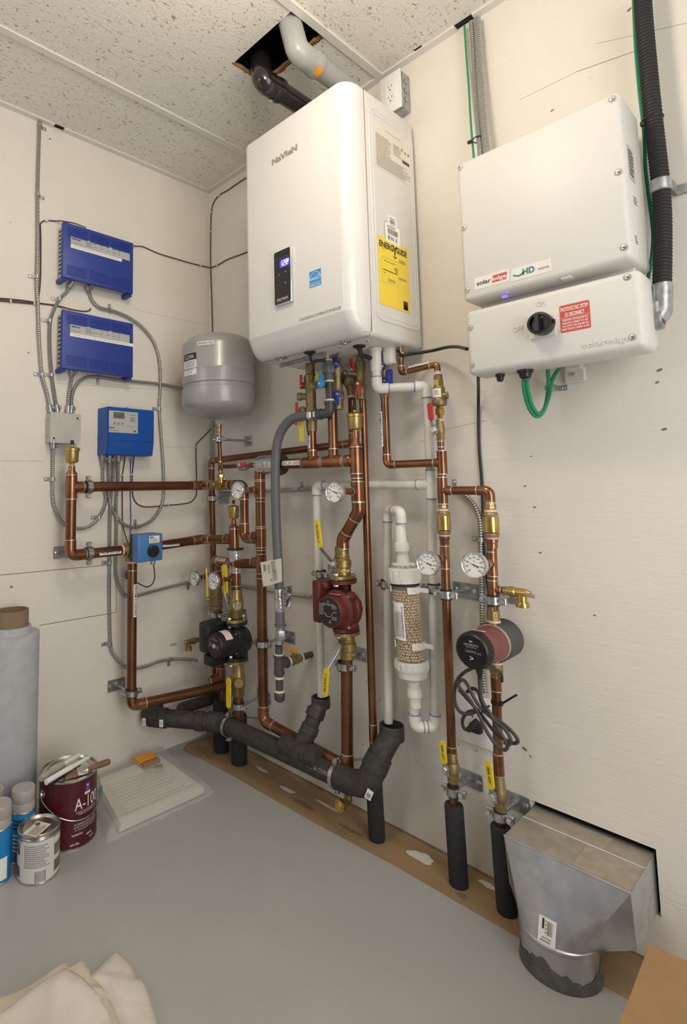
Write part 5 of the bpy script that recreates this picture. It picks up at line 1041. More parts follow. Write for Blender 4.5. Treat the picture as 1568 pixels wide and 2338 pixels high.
# drop under the tank
dp_ = thing('copper_pipe', 'thin copper drop from the grey tank down to the left wall loop', 'pipe', (tx, ty, zt)); px0 = W(499, 1085, .15)
mb = MB('brass'); mb.lathe((tx, ty, zt3(968)-.002), -Z, [(0, .013), (.012, .013), (.014, .0115), (.03, .0115), (.032, .0095), (.046, .009)], 18); mb.use('copper'); mb.build('tank_adapter', dp_)
MB('copper').cyl((tx, ty, zt3(985)), (tx-.004, -.145, zt+.04), .0080, n=18).build('pipe', dp_)
tz = V((tx-.003, -.148, W(500, 1066, .148).z)); tee(dp_, tz, Z, X, .0080, .008, lm=.02, lb=.02)
mb = MB('brass_bright'); p = V((tx-.004, -.145, zt+.042)); hexnut(mb, p-Z*.008, Z, .013, .016); mb.cyl(p-Z*.012, p-Z*.034, .012, n=18); mb.cyl(V((tx-.004, -DB, zt)), V((tx-.004, -DB-.05, zt+.002)), .013, n=18); mb.build('elbow', dp_)
mb = MB('brass'); mb.lathe(V((tx-.004, -DB-.048, zt+.002)), NF-X*.3, [(0, .013), (.002, .0155), (.016, .0155), (.018, .012)], 20); mb.build('cap', dp_)
tee(lp, V((tx-.004, -DB, zt)), X, Z, R1, .009, lm=.034, lb=.022)
clamp('pipe clamp under the grey tank with a long rod to the wall', (tx, ty, W(500, 1003, .156).z), Z, .0080, 'back', plate=(.04, .045))
rvv = ball_valve('small valve with a short red lever between the tank drop and the boiler loop', W(556, 1067, .14), X, .0085, V((0, -1, .35)), X*.5+Z*.05, 'red', .038, .016, None, body='galv', sleeve0=.1, tilt=0, length=.045)
MB('copper').cyl((tz.x, tz.y, tz.z), (W(548, 1067, .14).x, -.14, tz.z), .0075, n=16).build('pipe', dp_); MB('copper').cyl((W(570, 1065, .14).x, -.14, tz.z), (W(590, 1063, .13).x, -DB, tz.z), .0085, n=16).build('pipe', dp_)

# ------------------------------------------------------------------ white plastic drain
OW = .06; RW = .0134
wp = thing('drain_pipe', 'white plastic condensate pipe running from the boiler, round behind the copper, to two drain hubs', 'pipe', W(985, 1660, OW))
cxy = W(860, 880, OW+.08); ctop = V((cxy.x, cxy.y, bz0)); xr = W(980, 1000, OW).x
def white_run(root, pts, r=RW, br=None, m='pvc_old', fm='pvc'): run(root, pts, r, m, fm, br or r*1.55, 'cement', 1.16, r*1.0)
c1_ = V((cxy.x, cxy.y, W(868, 886, OW+.08).z)); rr1 = W(978, 886, OW+.0)
white_run(wp, [V((cxy.x, cxy.y, bz0+.01)), c1_, V((xr, -OW-.02, c1_.z)), V((xr, -OW, c1_.z-.03)), ] if False else [V((cxy.x, cxy.y, bz0+.01)), c1_, V((xr, -OW, c1_.z)), V((xr, -OW, W(985, 1095, OW).z))])
mb = MB('pvc'); zz = lambda py: W(860, py, OW+.08).z; mb.lathe((cxy.x, cxy.y, zz(847)), Z, [(0, .0160), (zz(802)-zz(847), .0160), (zz(801)-zz(847), .0182), (zz(795)-zz(847), .0182), (zz(794)-zz(847), .0125), (zz(780)-zz(847), .0125)], 26); mb.build('coupling', wp)
tw = W(986, 1106, OW); tee(wp, V((xr, -OW, tw.z)), Z, -X, RW, m='pvc', ring='cement', k=1.18, lm=.04, lb=.042)
lo1 = W(1000, 1662, OW); lo2 = W(946, 1640, .10); xr2 = W(993, 1640, OW).x
run(wp, [V((xr, -OW, tw.z)), V((xr2, -OW, lo1.z)), V((lo2.x, -.10, lo1.z)), V((lo2.x, -.10, W(945, 1606, .10).z))], RW, 'pvc_old', 'pvc', RW*1.5, 'cement', 1.16, RW)
wl = W(722, 1112, OW+.02); wb_ = W(739, 1592, OW+.02)
run(wp, [V((xr, -OW, tw.z)), V((wl.x, -OW-.02, tw.z)), V((wb_.x-.01, -OW-.02, wb_.z))], RW, 'pvc_old', 'pvc', RW*1.4, 'cement', 1.16, RW)
dxc = MB('white_case'); q = W(888, 797, .10); dxc.lathe((q.x, q.y, bz0+.002), -Z, [(0, .0215), (.048, .0215), (.049, .018)], 26); dxc.use('panel_grey'); dxc.box((q.x-.004, q.y-.0216, bz0-.026), X, Y, Z, .005, .001, .034); dcp = dxc.build('trap_cap', boiler, label='white plastic trap cap')
mb = MB('glue'); mb.tube(spline([V((q.x-.004, q.y-.023, bz0-.012)), V((q.x, q.y-.024, bz0-.044)), V((q.x+.016, q.y-.020, bz0-.050)), V((q.x+.022, q.y-.004, bz0-.040))]), .0012, 6); mb.build('trap_clip', boiler)
# neutralizer cartridge
DN = .10
na, nb = W(922, 1310, DN), W(941, 1530, DN); u = (na-nb).normalized(); zz = lambda py: (W(931, py, DN)-nb).dot(u)
nt_ = thing('filter_cartridge', 'clear cartridge filled with tan beads between two white caps', 'filter', nb); Ra = .0375
mb = MB('clear'); mb.lathe(nb, u, [(zz(1512), Ra), (zz(1325), Ra)], 40, cap=False); mb.build('tube', nt_, label='clear plastic tube')
mb = MB('beads'); rb_ = .0036; rows = int((zz(1338)-zz(1500))/.0076); e1_, e2_ = perp(u); rd = random.Random(5)
ico = bmesh.new(); bmesh.ops.create_icosphere(ico, subdivisions=2, radius=rb_); iv = [v.co.copy() for v in ico.verts]; fi = [[v.index for v in f.verts] for f in ico.faces]; ico.free()
for j in range(rows):
    for i in range(27):
        a = 2*pi*(i+.5*(j % 2)+rd.uniform(-.2, .2))/27; p = nb+u*(zz(1500)+j*.0076+rd.uniform(-.0010, .0010))+(e1_*cos(a)+e2_*sin(a))*(Ra-rb_-.0008-rd.uniform(0, .0016)); mb.add([p+v for v in iv], fi)
mb.use('wood'); mb.lathe(nb, u, [(zz(1506), Ra-.008), (zz(1337), Ra-.008)], 24); bo = mb.build('beads', nt_, angle=180); bo['kind'] = 'stuff'  # dark brown core put inside so the gaps between beads look shaded
mb = MB('pvc'); mb.lathe(nb, u, [(zz(1331), .036), (zz(1330), .0445), (zz(1300), .0445), (zz(1298), .042), (zz(1296), .036), (zz(1286), .032), (zz(1284), .018), (zz(1268), .017)], 36)
for i in range(16): a = 2*pi*i/16; d = e1_*cos(a)+e2_*sin(a); mb.box(nb+u*zz(1313)+d*.0445, d, d.cross(u), u, .003, .006, .026)
mb.build('top_cap', nt_); mb = MB('ink'); rr = .0366; th0 = radians(-105)
mb = MB('ink'); cc = nb+u*zz(1291); mb.text('CONDENSATE NEUTRALIZER', None, None, None, .0075, .118, bold=.01, fn=lambda x, y: cc+u*y+(X*cos(radians(-62)+x/.0385)+Y*sin(radians(-62)+x/.0385))*.0385); mb.build('lettering', nt_)
mb = MB('rubber'); mb.lathe(nb, u, [(zz(1336), Ra-.001), (zz(1336), .0395), (zz(1331), .0395)], 36, cap=False); mb.build('gasket', nt_)
mb = MB('pvc'); mb.lathe(nb, u, [(zz(1506), .038), (zz(1504), .0455), (zz(1512), .0460), (zz(1526), .0440), (zz(1528), .0400), (zz(1542), .0385), (zz(1548), .030), (zz(1552), .018), (zz(1566), .016), (zz(1568), .0185), (zz(1572), .0205), (zz(1586), .0205), (zz(1588), .017), (zz(1594), .016), (zz(1610), .0155)], 36)
for i in range(18): a = 2*pi*i/18; d = e1_*cos(a)+e2_*sin(a); mb.box(nb+u*zz(1515)+d*.0455, d, d.cross(u), u, .003, .006, .016)
mb.build('bottom_cap', nt_)
mb = MB('pvc'); mb.lathe(nb, u, [(zz(1268), .0150), (zz(1262), .0165), (zz(1258), .021), (zz(1240), .021), (zz(1238), .0165), (zz(1228), .0160), (zz(1227), .0155), (zz(1200), .0155)], 26); mb.build('union', nt_)
mb = MB('white_print'); k = 8; th0 = math.atan2(-1, -.28); rr = Ra+.0004; zc = (zz(1372)+zz(1456))/2; hL = (zz(1372)-zz(1456)); wL = .046
def fnl(x, y, e=0): t = th0+x/rr; return nb+u*(zc+y)+(X*cos(t)+Y*sin(t))*(rr+e)
mb.add([fnl(-wL/2+wL*i/k, yy) for yy in (-hL/2, hL/2) for i in range(k+1)], [(i, i+1, k+2+i, k+1+i) for i in range(k)])
for (sx_, x_, hh) in (('NC-1 Condensate Neutralizer Cartridge', .018, .005), ('1 Year warranty', .002, .004)): mb.use('ink'); mb.text(sx_, None, None, None, hh, hL*(.82 if hh > .004 else .4), fn=lambda a, b, x_=x_: fnl(x_-b, a, .0005))
mb.use('ink_grey')
for b in scribble(-hL*.42, -.018, hL*.8, .030, 7, 'ink_grey', 81): mb.add([fnl(-b[1], b[0], .0004), fnl(-b[1]-b[3], b[0], .0004), fnl(-b[1]-b[3], b[0]+b[2], .0004), fnl(-b[1], b[0]+b[2], .0004)], [(0, 1, 2, 3)])
mb.use('teal'); mb.add([fnl(-wL*.44+.006*cos(t), hL*.38+.006*sin(t), .0005) for t in [2*pi*i/12 for i in range(12)]], [tuple(range(12))]); mb.build('label', nt_, label='white printed label')
for py in (1344, 1468):
    cc = nb+u*zz(py)
    for a0, a1 in ((-50, 25), (150, 225)):
        mb = MB('pvc'); pts = [(X*cos(radians(a))+Y*sin(radians(a))) for a in [a0+(a1-a0)*i/8 for i in range(9)]]
        vs = [cc+p*(Ra+e)+u*h for (e, h) in ((.0006, -.009), (.0036, -.009), (.0036, .009), (.0006, .009)) for p in pts]
        mb.add(vs, [(q*9+i, q*9+i+1, ((q+1) % 4)*9+i+1, ((q+1) % 4)*9+i) for q in range(4) for i in range(8)]+[(0, 9, 18, 27), (8, 17, 26, 35)])
        if a0 < 0: mb.box(cc+X*(Ra+.014)-NF*.012, X, Y, u, .026, .004, .012)
        mb.build('clip', nt_, label='white plastic clip')
# siphon loop left of the cartridge
s0 = W(916, 1202, DN); lt = W(885, 1168, .075); wf = W(893, 1652, .065)
sl = thing('drain_pipe', 'white plastic pipe looping over from the bead cartridge down into the right drain hub', 'pipe', wf)
tp_ = W(905, 1166, .09).z
run(sl, [s0, V((s0.x, s0.y, tp_)), V((lt.x-.004, -.07, tp_)), V((wf.x-.01, -.065, wf.z))], .0128, 'pvc_old', 'pvc', .021, 'cement', 1.16, .014)
clamp('pipe clamp on the left white pipe beside the red pump', W(733, 1311, .08), Z, RW, 'back', off=.0)
clamp('pipe clamp left of the bead cartridge on the white pipe', W(882, 1334, .066), Z, .0128, 'back', long=False)
clamp('pipe clamp right of the bead cartridge on the white pipe', W(991, 1343, OW), Z, RW, 'back', long=False)

# ------------------------------------------------------------------ black drain
ad = thing('drain_pipe', 'thick dusty black drain pipe slung low along the wall with two upturned hubs', 'pipe', W(640, 1720, DB))
RA = .0305; DA = .155
m1, m2 = W(795, 1783, DA), W(505, 1650, DA); zA = (m1.z+m2.z)/2
m1.z += .0; q1 = W(472, 1640, DA); q1 = G(478, 1641, m2.z+.004); l1 = G(352, 1637, m2.z+.012); l0 = V((.012, l1.y+.03, l1.z+.012))
MB('abs_dusty').cyl(m2, m1, RA, n=28).build('pipe', ad)
mb = MB('abs_dusty'); d = (q1-l1).normalized(); mb.tube(fillet([m2+(m1-m2).normalized()*.03, m2, m2+(l1-m2).normalized()*.05], .04), RA*1.15, 26); mb.build('bend', ad)
MB('abs_dusty').cyl(m2, l1, RA, n=28).build('pipe', ad)
u_ = (m2-l1).normalized(); mb = MB('abs_dusty'); L_ = (m2-l1).length
for t0, t1 in ((.02, .20), (.62, .74), (.80, 1.0)): mb = MB('abs_dusty'); mb.lathe(l1+u_*L_*t0, u_, [(0, RA), (.001, RA*1.14), (L_*(t1-t0)-.001, RA*1.16), (L_*(t1-t0), RA)], 28); mb.build('coupling', ad)
mb = MB('abs_dusty'); mb.tube(fillet([l1+u_*L_*.04, l1-u_*.02, l0, V((.004, l0.y+.01, l0.z+.004))], .045), RA*1.12, 26); mb.build('bend', ad)
for p, nm in ((l1+u_*L_*.17, 0), (l1-u_*.022, 1)): plate_label(ad, 'sticker', p+V((.5, -.85, -.15)).normalized()*RA*1.19, u_, V((0, 0, 1)), .014, .026, 'white_print', [], scribble(-.005, -.008, .010, .016, 4, 'ink_grey', 91+nm), 'small white sticker')
# wye and left arm
wy = W(688, 1716, DA); w1, w2 = W(713, 1648, .115), W(725, 1620, .10); du = (m1-m2).normalized()
mb = MB('abs_dusty'); mb.lathe(wy-du*.075, du, [(0, RA), (.001, RA*1.14), (.03, RA*1.16), (.031, RA*1.08), (.115, RA*1.08), (.116, RA*1.16), (.15, RA*1.15), (.151, RA)], 28); dw = (w1-wy).normalized(); mb.cyl(wy-du*.01, wy+dw*.075, RA*.90, n=24); mb.build('wye', ad)
mb = MB('abs'); mb.lathe(wy+dw*.055, dw, [(0, .022), (.002, .0285), (.026, .0285), (.027, .024)], 26); mb.build('coupling', ad)
MB('abs_dusty').cyl(wy+dw*.05, w1+dw*.03, .0240, n=24).build('pipe', ad)
hub = W(732, 1592, .085); mb = MB('abs'); e = (w2-w1).normalized(); mb.lathe(w1+dw*.015, dw, [(0, .024), (.001, .030), (.024, .030)], 26); mb.tube(fillet([w1+dw*.03, w2, V((hub.x, hub.y, hub.z-.016))], .03), .0255, 24); mb.build('bend', ad)
mb = MB('abs'); mb.lathe((hub.x, hub.y, hub.z-.030), Z, [(0, .024), (.001, .030), (.030, .0305), (.032, .029), (.031, .0262), (.008, .0258), (.007, .0)], 28); mb.build('hub', ad)
# right bend and arm
r0 = W(836, 1792, DA); r1_, r2_ = W(846, 1772, .15), W(868, 1724, .122); hub2 = W(894, 1655, .075)
mb = MB('abs_dusty'); mb.tube(fillet([m1-du*.0, r0, r1_.lerp(r2_, .35)], .055, 12), RA*1.14, 28); mb.lathe(m1-du*.035, du, [(0, RA), (.001, RA*1.15), (.045, RA*1.16)], 28); mb.build('bend', ad)
dr = (r2_-r0).normalized(); mb = MB('abs_dusty'); mb.lathe(r0+dr*.045, dr, [(0, RA*1.10), (.002, RA*1.20), (.030, RA*1.18), (.031, RA)], 28); mb.build('coupling', ad)
MB('abs_dusty').cyl(r0+dr*.06, r2_, RA, n=28).build('pipe', ad)
mb = MB('abs_dusty'); mb.lathe(r2_-dr*.03, dr, [(0, RA), (.001, RA*1.15), (.028, RA*1.17)], 28); mb.tube(fillet([r2_-dr*.01, r2_+dr*.014, V((hub2.x, hub2.y, hub2.z-.026))], .03), RA*1.02, 26); mb.build('bend', ad)
mb = MB('abs'); mb.lathe((hub2.x, hub2.y, hub2.z-.040), Z, [(0, .028), (.001, .0345), (.040, .035), (.042, .0335), (.041, .0305), (.012, .030), (.011, 0)], 30); mb.build('hub', ad)
plate_label(ad, 'sticker', r0+V((.55, -.80, -.1)).normalized()*RA*1.18+X*.010, (X*.7+Y*.25-Z*.35).normalized(), (Z*.85+X*.4).normalized(), .018, .030, 'white_print', [], barcode(-.006, -.010, .012, .014, 8, 'ink_grey', 93), 'small white barcode sticker')
mb = MB('panel_grey'); cc = W(740, 1757, DA); nf = (TOCAM(cc)-du*TOCAM(cc).dot(du)).normalized(); nf = (nf-Z*.25).normalized(); bb = nf.cross(du)
mb = MB('ink_soft'); mb.text('DILAR CORP.', None, None, None, .011, .088, fn=lambda x, y: cc+du*x+(nf*cos(y/RA)+bb*sin(y/RA))*(RA+.0006)); mb.build('lettering', ad)
def hanger(label, c, ax, r, foot):
    o = thing('pipe_hanger', label, 'hanger', c, 'strap hangers on the drain pipe'); mb = MB('rubber'); mb.ring(c, ax, r, r+.003, .018, 30); mb.build('rubber_lining', o); mb = MB('steel'); mb.ring(c, ax, r+.0025, r+.005, .013, 30); up = (Z-ax*Z.dot(ax)).normalized()
    for sg in (1, -1): mb.rbox(c+up*sg*(r+.011), up, ax, up.cross(ax), .016, .013, .012, .0015, 1)
    mb.build('strap', o); mb = MB('silver'); w_ = up.cross(ax)
    for sg in (1, -1): mb = MB('silver'); p = c+up*sg*(r+.012); mb.cyl(p-w_*.014, p+w_*.014, .0032, n=10); hexnut(mb, p+w_*.010, w_, .0065, .005); mb.build('bolt', o)
    MB('galv').cyl(c+up*(r+.008), foot, .004, n=10).build('rod', o)
hanger('strap hanger on the left part of the black drain pipe', W(522, 1659, DA), du, RA, V((W(600, 1640, 0).x, -.002, W(600, 1640, 0).z)))
hanger('strap hanger on the right part of the black drain pipe', W(768, 1772, DA), du, RA, V((W(850, 1730, 0).x, -.002, W(850, 1730, 0).z)))
# second, thinner black line going into the corner
a2, b2 = L(415, 1617, .09), L(478, 1598, .07); sd = thing('drain_pipe', 'thin black drain branch running into the dark corner behind the foam sleeves', 'pipe', a2)
MB('abs_dusty').tube(fillet([l1.lerp(m2, .38), a2, b2, V((.05, -.03, b2.z+.01))], .03), .0215, 20).build('pipe', sd)
mb = MB('abs'); p, q = L(466, 1597, .10), L(486, 1572, .08); mb.tube([p, q], .010, 14); mb.build('riser', sd)
# ------------------------------------------------------------------ control boxes on the left wall
def lquad(px, off):
    q = [L(x, y, off) for x, y in px]; y0 = (q[0].y+q[3].y)/2; y1 = (q[1].y+q[2].y)/2; z1 = (q[0].z+q[1].z)/2; z0 = (q[2].z+q[3].z)/2; return y0, y1, z0, z1
def zone_box(label, px, strip_w, seed):
    y0, y1, z0, z1 = lquad(px, .06); yc, zc, w, h = (y0+y1)/2, (z0+z1)/2, y1-y0, z1-z0
    o = thing('control_box', label, 'control box', (.03, yc, z0))
    mb = MB('jbox'); mb.rbox((.021, yc, zc), Y, Z, X, w-.012, h-.018, .042, .003, 1); mb.use('void')
    for i in range(11): mb.box((.022, y0+.0062, z1-.024-i*(h-.05)/10.), Y, Z, X, .0012, .0055, .022)
    mb.build('base', o, label='grey metal base with dark slots')
    mb = MB('blue_case'); mb.rbox((.050, yc, zc), Y, Z, X, w, h, .020, .004, 2)
    for sy in (-1, 1): mb.rbox((.026, yc+sy*(w/2-.010), z0-.002), Y, Z, X, .020, .016, .052, .003, 1); mb.rbox((.034, yc+sy*(w/2-.0025), zc), Y, Z, X, .005, h-.01, .030, .002, 1) if sy > 0 else None
    for row, zz in ((0, z1-.016), (1, z0+.016)):
        for c in range(3):
            for i in range(6): mb.box((.0603, yc+w*(-.31+.31*c), zz+(-1 if row == 0 else 1)*i*.0065), Y, Z, X, w*.27, .0026, .0034)
    mb.build('cover', o)
    c = V((.0602, yc+w*.02, z1-h*.30)); W2, H2 = w*.84, h*.155
    marks = [(x, yy, .0032, .0032, 'ink') for x in (-W2*.12, -W2*.01, W2*.10, W2*.20, W2*.30, W2*.39)[:5] for yy in (-.004, .008)]
    plate_label(o, 'faceplate', c, Y, Z, W2, H2, 'panel_grey', [('tekmar', -W2*.41, H2*.24, .008, 'blue_case', dict(w=W2*.15, bold=.03)), ('Wiring Center', -W2*.405, -H2*.22, .0042, 'ink', dict(w=W2*.16))], marks+scribble(-W2*.26, -.010, W2*.12, .022, 3, 'ink_grey', seed)+[(x+.006, -.002, .006, .002, 'ink_grey') for x in (-W2*.12, -W2*.01, W2*.10, W2*.20)], 'grey faceplate with small print')
    c2 = V((.0602, y0+w*.10+strip_w*w/2, z1-h*.30-H2/2-.0065)); plate_label(o, 'name_strip', c2, Y, Z, strip_w*w, .012, 'white_print', [], scribble(-strip_w*w*.46, -.002, strip_w*w*.92, .005, 1, 'ink_soft', seed+9), 'white strip of zone names')
    return o, yc, zc, w, h, z0
zone_box('upper blue control box on the left wall, above its twin', [(143, 505), (305.4, 554), (303.6, 670), (144.6, 634)], .72, 101)
zone_box('lower blue control box on the left wall, under its twin', [(141, 708), (305, 736), (303.6, 858), (143, 845)], .90, 102)
# smaller bright blue control
y0, y1, z0, z1 = -.540, -.338, 1.142, 1.320; o = thing('control_box', 'bright blue boiler control with a small grey display, above the copper loop', 'control box', (.04, (y0+y1)/2, z0)); zk = 1.196; xf = .078
mb = MB('blue_case2'); prof = [(0, z0), (0, z1), (xf-.004, z1), (xf, z1-.004), (xf, zk), (xf-.010, z0+.004), (xf-.016, z0)]
bm_out = [(p[0], p[1]) for p in prof]; mb.prism(bm_out, (0, y0+.006, 0), X, Z, Y, y1-y0-.012); mb.prism([(p[0]*.93, (p[1]-z0)*.985+z0+.0012) for p in prof], (0, y0, 0), X, Z, Y, y1-y0); mb.use('void'); mb.box((xf+.0001, (y0+y1)/2, zk), Y, Z, X, y1-y0-.012, .0008, .0006); mb.use('blue_case2'); mb.lathe((xf*.5, (y0+y1)/2-.002, z1-.002), X, [(-.006, .010), (.006, .010)], 16); mb.build('case', o)
mb = MB('white_wire'); mb.lathe((xf*.5+.0062, (y0+y1)/2-.002, z1+.003), X, [(0, .003), (.001, .003)], 8); mb.build('screw', o)
q = [L(249, 937, xf), L(315, 943, xf), L(314, 990, xf), L(249, 987, xf)]; c = (q[0]+q[2])/2; w = q[1].y-q[0].y; h = q[0].z-q[3].z; c.x = xf+.0003
fp = plate_label(o, 'faceplate', c, Y, Z, w, h, 'panel_grey', [('tekmar', -w*.40, -h*.28, .007, 'blue_case2', dict(w=w*.2, bold=.03)), ('Boiler Control 264', -w*.34, -h*.41, .0038, 'ink', dict(w=w*.3)), ('COMPLIES', w*.32, h*.36, .004, 'ink', dict(w=w*.2))], scribble(w*.22, h*.02, w*.22, h*.26, 4, 'ink_grey', 111)+[(-w*.49, -h*.17, w*.98, .0005, 'ink_grey'), (w*.36, -h*.44, .007, .007, 'ink')]+[(-w*.35+i*w*.13, -h*.12, w*.08, .007, 'ink_grey') for i in range(3)]+[(-w*.36+i*w*.085, h*.14, w*.05, .003, 'ink_grey') for i in range(5)], 'grey faceplate')
mb = MB('lcd'); mb.prism([(-w*.19, -h*.14), (w*.19, -h*.14), (w*.19, h*.14), (-w*.19, h*.14)], c+Y*(-w*.16)+Z*h*.30, Y, Z, X, .0008); mb.use('ink'); mb.text('12', c+Y*(-w*.10)+Z*h*.32+X*.0009, Y, Z, .007); mb.bar(c+Y*(-w*.16)+Z*h*.30+X*.0009, Y, Z, -w*.1, -h*.1, .004, .002); mb.build('display', fp, label='green-grey display')
# grey junction box
y0, y1, z0, z1 = lquad([(114, 942), (185, 944), (184, 1012), (116, 1012)], .05); o = thing('junction_box', 'grey steel junction box on the left wall with cables entering above and below', 'junction box', (.025, (y0+y1)/2, z0)); yc, zc = (y0+y1)/2, (z0+z1)/2
mb = MB('jbox'); mb.rbox((.024, yc, zc), Y, Z, X, y1-y0-.004, z1-z0-.004, .048, .003, 1); mb.use('galv')
for i, zz in enumerate((.03, 0, -.03)): mb.lathe((.022, y0+.002, zc+zz), -Y, [(0, .009), (.0008, .0088)], 14)
mb.build('box', o); mb = MB('jbox'); mb.rrect((.048, yc, zc), Y, Z, y1-y0, z1-z0, .006, .0018); mb.build('cover', o)
for sy, sz in ((1, 1), (-1, -1)):
    mb = MB('void'); p = V((.0498, yc+sy*(y1-y0)*.38, zc+sz*(z1-z0)*.35)); mb.lathe(p, X, [(0, .0034), (.0005, .0034)], 10); mb.use('tin'); mb.lathe(p+Y*.004-Z*.005, X, [(0, .003), (.0016, .0026)], 10); mb.build('cover_screw', o)

# ------------------------------------------------------------------ armoured cables, wires and straps
def armour(label, pts, off=.011, r=.0068, pl=L, conn=(), group='steel armoured cables'):
    P = [pl(q[0], q[1], q[2] if len(q) > 2 else off) for q in pts]; mb = MB('bx'); rib_tube(mb, spline(P, 10), r, .0068, .22, 9)
    for (k, z) in conn:
        p = P[k]; d = (P[1]-P[0] if k == 0 else P[-1]-P[-2]).normalized()*(1 if k == 0 else -1); mb.use('galv'); mb.cyl(p-d*.012, p+d*.016, r*1.45, n=12); mb.rbox(p+d*.006+(Y if pl is L else X)*r*1.5, (Y if pl is L else X), Z, (X if pl is L else Y), .012, .012, .012, .002, 1)
    return tag(mb.build('armoured_cable'), label, 'cable', group)
A = armour
A('steel cable from the ceiling down the left wall to the grey junction box', [(91, 272), (88, 360), (86, 443), (86, 557), (84, 646), (87, 700), (89, 765), (96, 854), (107, 897), (114, 934)], conn=((-1, 0),))
A('steel cable from the upper blue box curving down to the grey junction box', [(163, 648, .03), (152, 667), (136, 683), (118.6, 718.6), (113.8, 747), (114, 800), (118, 854), (123, 890), (130, 934)], conn=((0, 0), (-1, 0)))
A('long steel cable from the upper blue box looping round to the bright blue control', [(203, 655, .03), (204, 668), (211, 686), (228.6, 702.5), (257, 709.6), (296, 726), (328.6, 751), (352, 783), (364, 826), (366, 883), (363.5, 933), (368, 997), (373, 1068.6), (373, 1133), (364, 1165), (343, 1190), (310, 1203), (280, 1194.5), (256, 1162.6), (248, 1130), (248.5, 1095.7), (249.7, 1046, .03)], conn=((0, 0), (-1, 0)))
A('short steel cable between the lower blue box and the grey junction box', [(166, 848, .03), (165, 860), (159, 890), (155, 936)], conn=((0, 0), (-1, 0)))
A('steel cable from the grey junction box running right behind the grey tank', [(162.5, 936), (166, 897), (178.6, 874), (200, 861), (228.6, 861.4), (285.7, 869), (357, 875.7), (420, 885), (445, 889)], conn=((0, 0),))
A('steel cable looping from under the junction box to the bright blue control', [(122, 1014, .02), (120.6, 1064), (120.6, 1134), (128.6, 1169), (146, 1194.5), (181, 1207), (210, 1197.7), (232, 1172), (241.8, 1137), (235.5, 1105), (234.8, 1070), (236, 1044, .03)], conn=((0, 0), (-1, 0)))
A('steel cable from the bright blue control down to the terminal box of the black pump', [(262, 1044, .03), (259, 1065), (257.7, 1095.7), (253, 1137), (251, 1191), (250, 1287), (249.7, 1382.6), (252.8, 1473), (261.6, 1496.6), (279, 1517), (302.7, 1526), (332, 1521.5), (364, 1509.8), (393.6, 1505), (423, 1505.5), (452, 1509, .03)], conn=((0, 0),))
A('steel cable from the bright blue control curving right towards the two corner dials', [(270.5, 1044, .03), (269, 1095.7), (265, 1143.5), (265.7, 1207), (264, 1280.6), (265.7, 1319), (276.8, 1347.6), (296, 1362), (324.7, 1357), (372.5, 1344), (430, 1330), (462, 1323)], conn=((0, 0),))
A('steel cable along the back wall to the red pump', [(510, 1333), (548, 1338), (578.6, 1343), (624.5, 1350), (665, 1357), (712, 1363)], pl=W)
A('steel cable along the back wall behind the boiler loop stack', [(500, 1121), (530, 1121), (609, 1120.5), (655, 1119), (712, 1116), (760, 1114)], pl=W)
A('steel cable hanging behind the grey tank in the room corner', [(485, 960), (485.5, 1000), (486, 1045)], pl=W, off=.012)
A('steel cable curving down the back wall beside the right riser to the wall outlet', [(1040, 1118), (1053, 1125), (1073.5, 1141), (1088.8, 1168), (1096, 1199), (1097, 1255), (1099, 1331.6), (1100, 1382.7), (1101, 1424), (1103, 1534), (1108, 1584)], pl=W, off=.010, r=.0072)
A('steel cable from the ceiling to the inverter, left of its thicker twin', [(1075, 50, .022), (1084, 190, .03), (1091, 290, .045), (1095, 340, .06), (1098, 385, .085)], pl=W, r=.0068, group='steel cables above the inverter')
A('thicker steel cable from the ceiling to the inverter, right of its twin', [(1089, 42, .022), (1096, 150, .03), (1104, 270, .045), (1109, 335, .06), (1113, 380, .085)], pl=W, r=.0098, group='steel cables above the inverter')
def wire(label, pts, r=.0024, m='brown_wire', pl=L, off=.004, staples=(), name='wire', extra=(), cat='wire'):
    P = [pl(q[0], q[1], q[2] if len(q) > 2 else off) for q in pts]
    if not staples: mb = MB(m); mb.tube(spline(P, 8), r, 8); return tag(mb.build(name), label, cat)
    o = thing(name, label, cat, P[0]); MB(m).tube(spline(P, 8), r, 8).build('wire', o)
    for e in extra: MB(m).tube(spline([pl(q[0], q[1], q[2] if len(q) > 2 else off) for q in e], 8), r, 8).build('wire', o)
    u = Y if pl is L else X; n = X if pl is L else NF
    for (x, y, v) in staples:
        p = pl(x, y, .004); a, b = (u, Z) if v else (Z, u); mb = MB('white_wire'); mb.rbox(p+n*.002, a, b, n, .014, .006, .006, .001, 1); mb.build('cable_staple', o)
    return o
wire('brown wire from the tall steel cable over the top of the upper blue box', [(91, 512), (97, 506), (106, 503.5), (125, 504.5), (142, 505, .02), (170, 510, .02), (196, 520, .03)], staples=((105, 504, 1),))
wire('brown wire bundle along the left edge of the wall to the lower blue box', [(-20, 680), (20, 683), (60, 687.5), (86, 692), (130, 698), (160, 706, .02), (190, 711, .04), (204, 709, .05), (206, 704, .055)], .0030, staples=((24, 688, 0), (78, 692, 0)), extra=([(-20, 685), (20, 688), (60, 692), (86, 694)], [(86, 694), (92, 640), (93, 560), (92, 512)]))
wire('brown wire from the upper blue box across to the room corner', [(302, 561, .03), (312, 562), (328, 564), (360, 578), (400, 590.5), (440, 602), (478, 611)], staples=((457, 606.5, 0),))
wire('brown wire down the room corner from the ceiling to the grey tank', [(640, 352), (600, 380), (572, 400), (546, 416), (520, 434), (500, 446), (488, 462), (482, 486), (480.5, 540), (480.5, 611), (483, 680), (485, 765)], pl=W, staples=((501, 446, 1), (482, 486, 1), (480.5, 530, 1)))
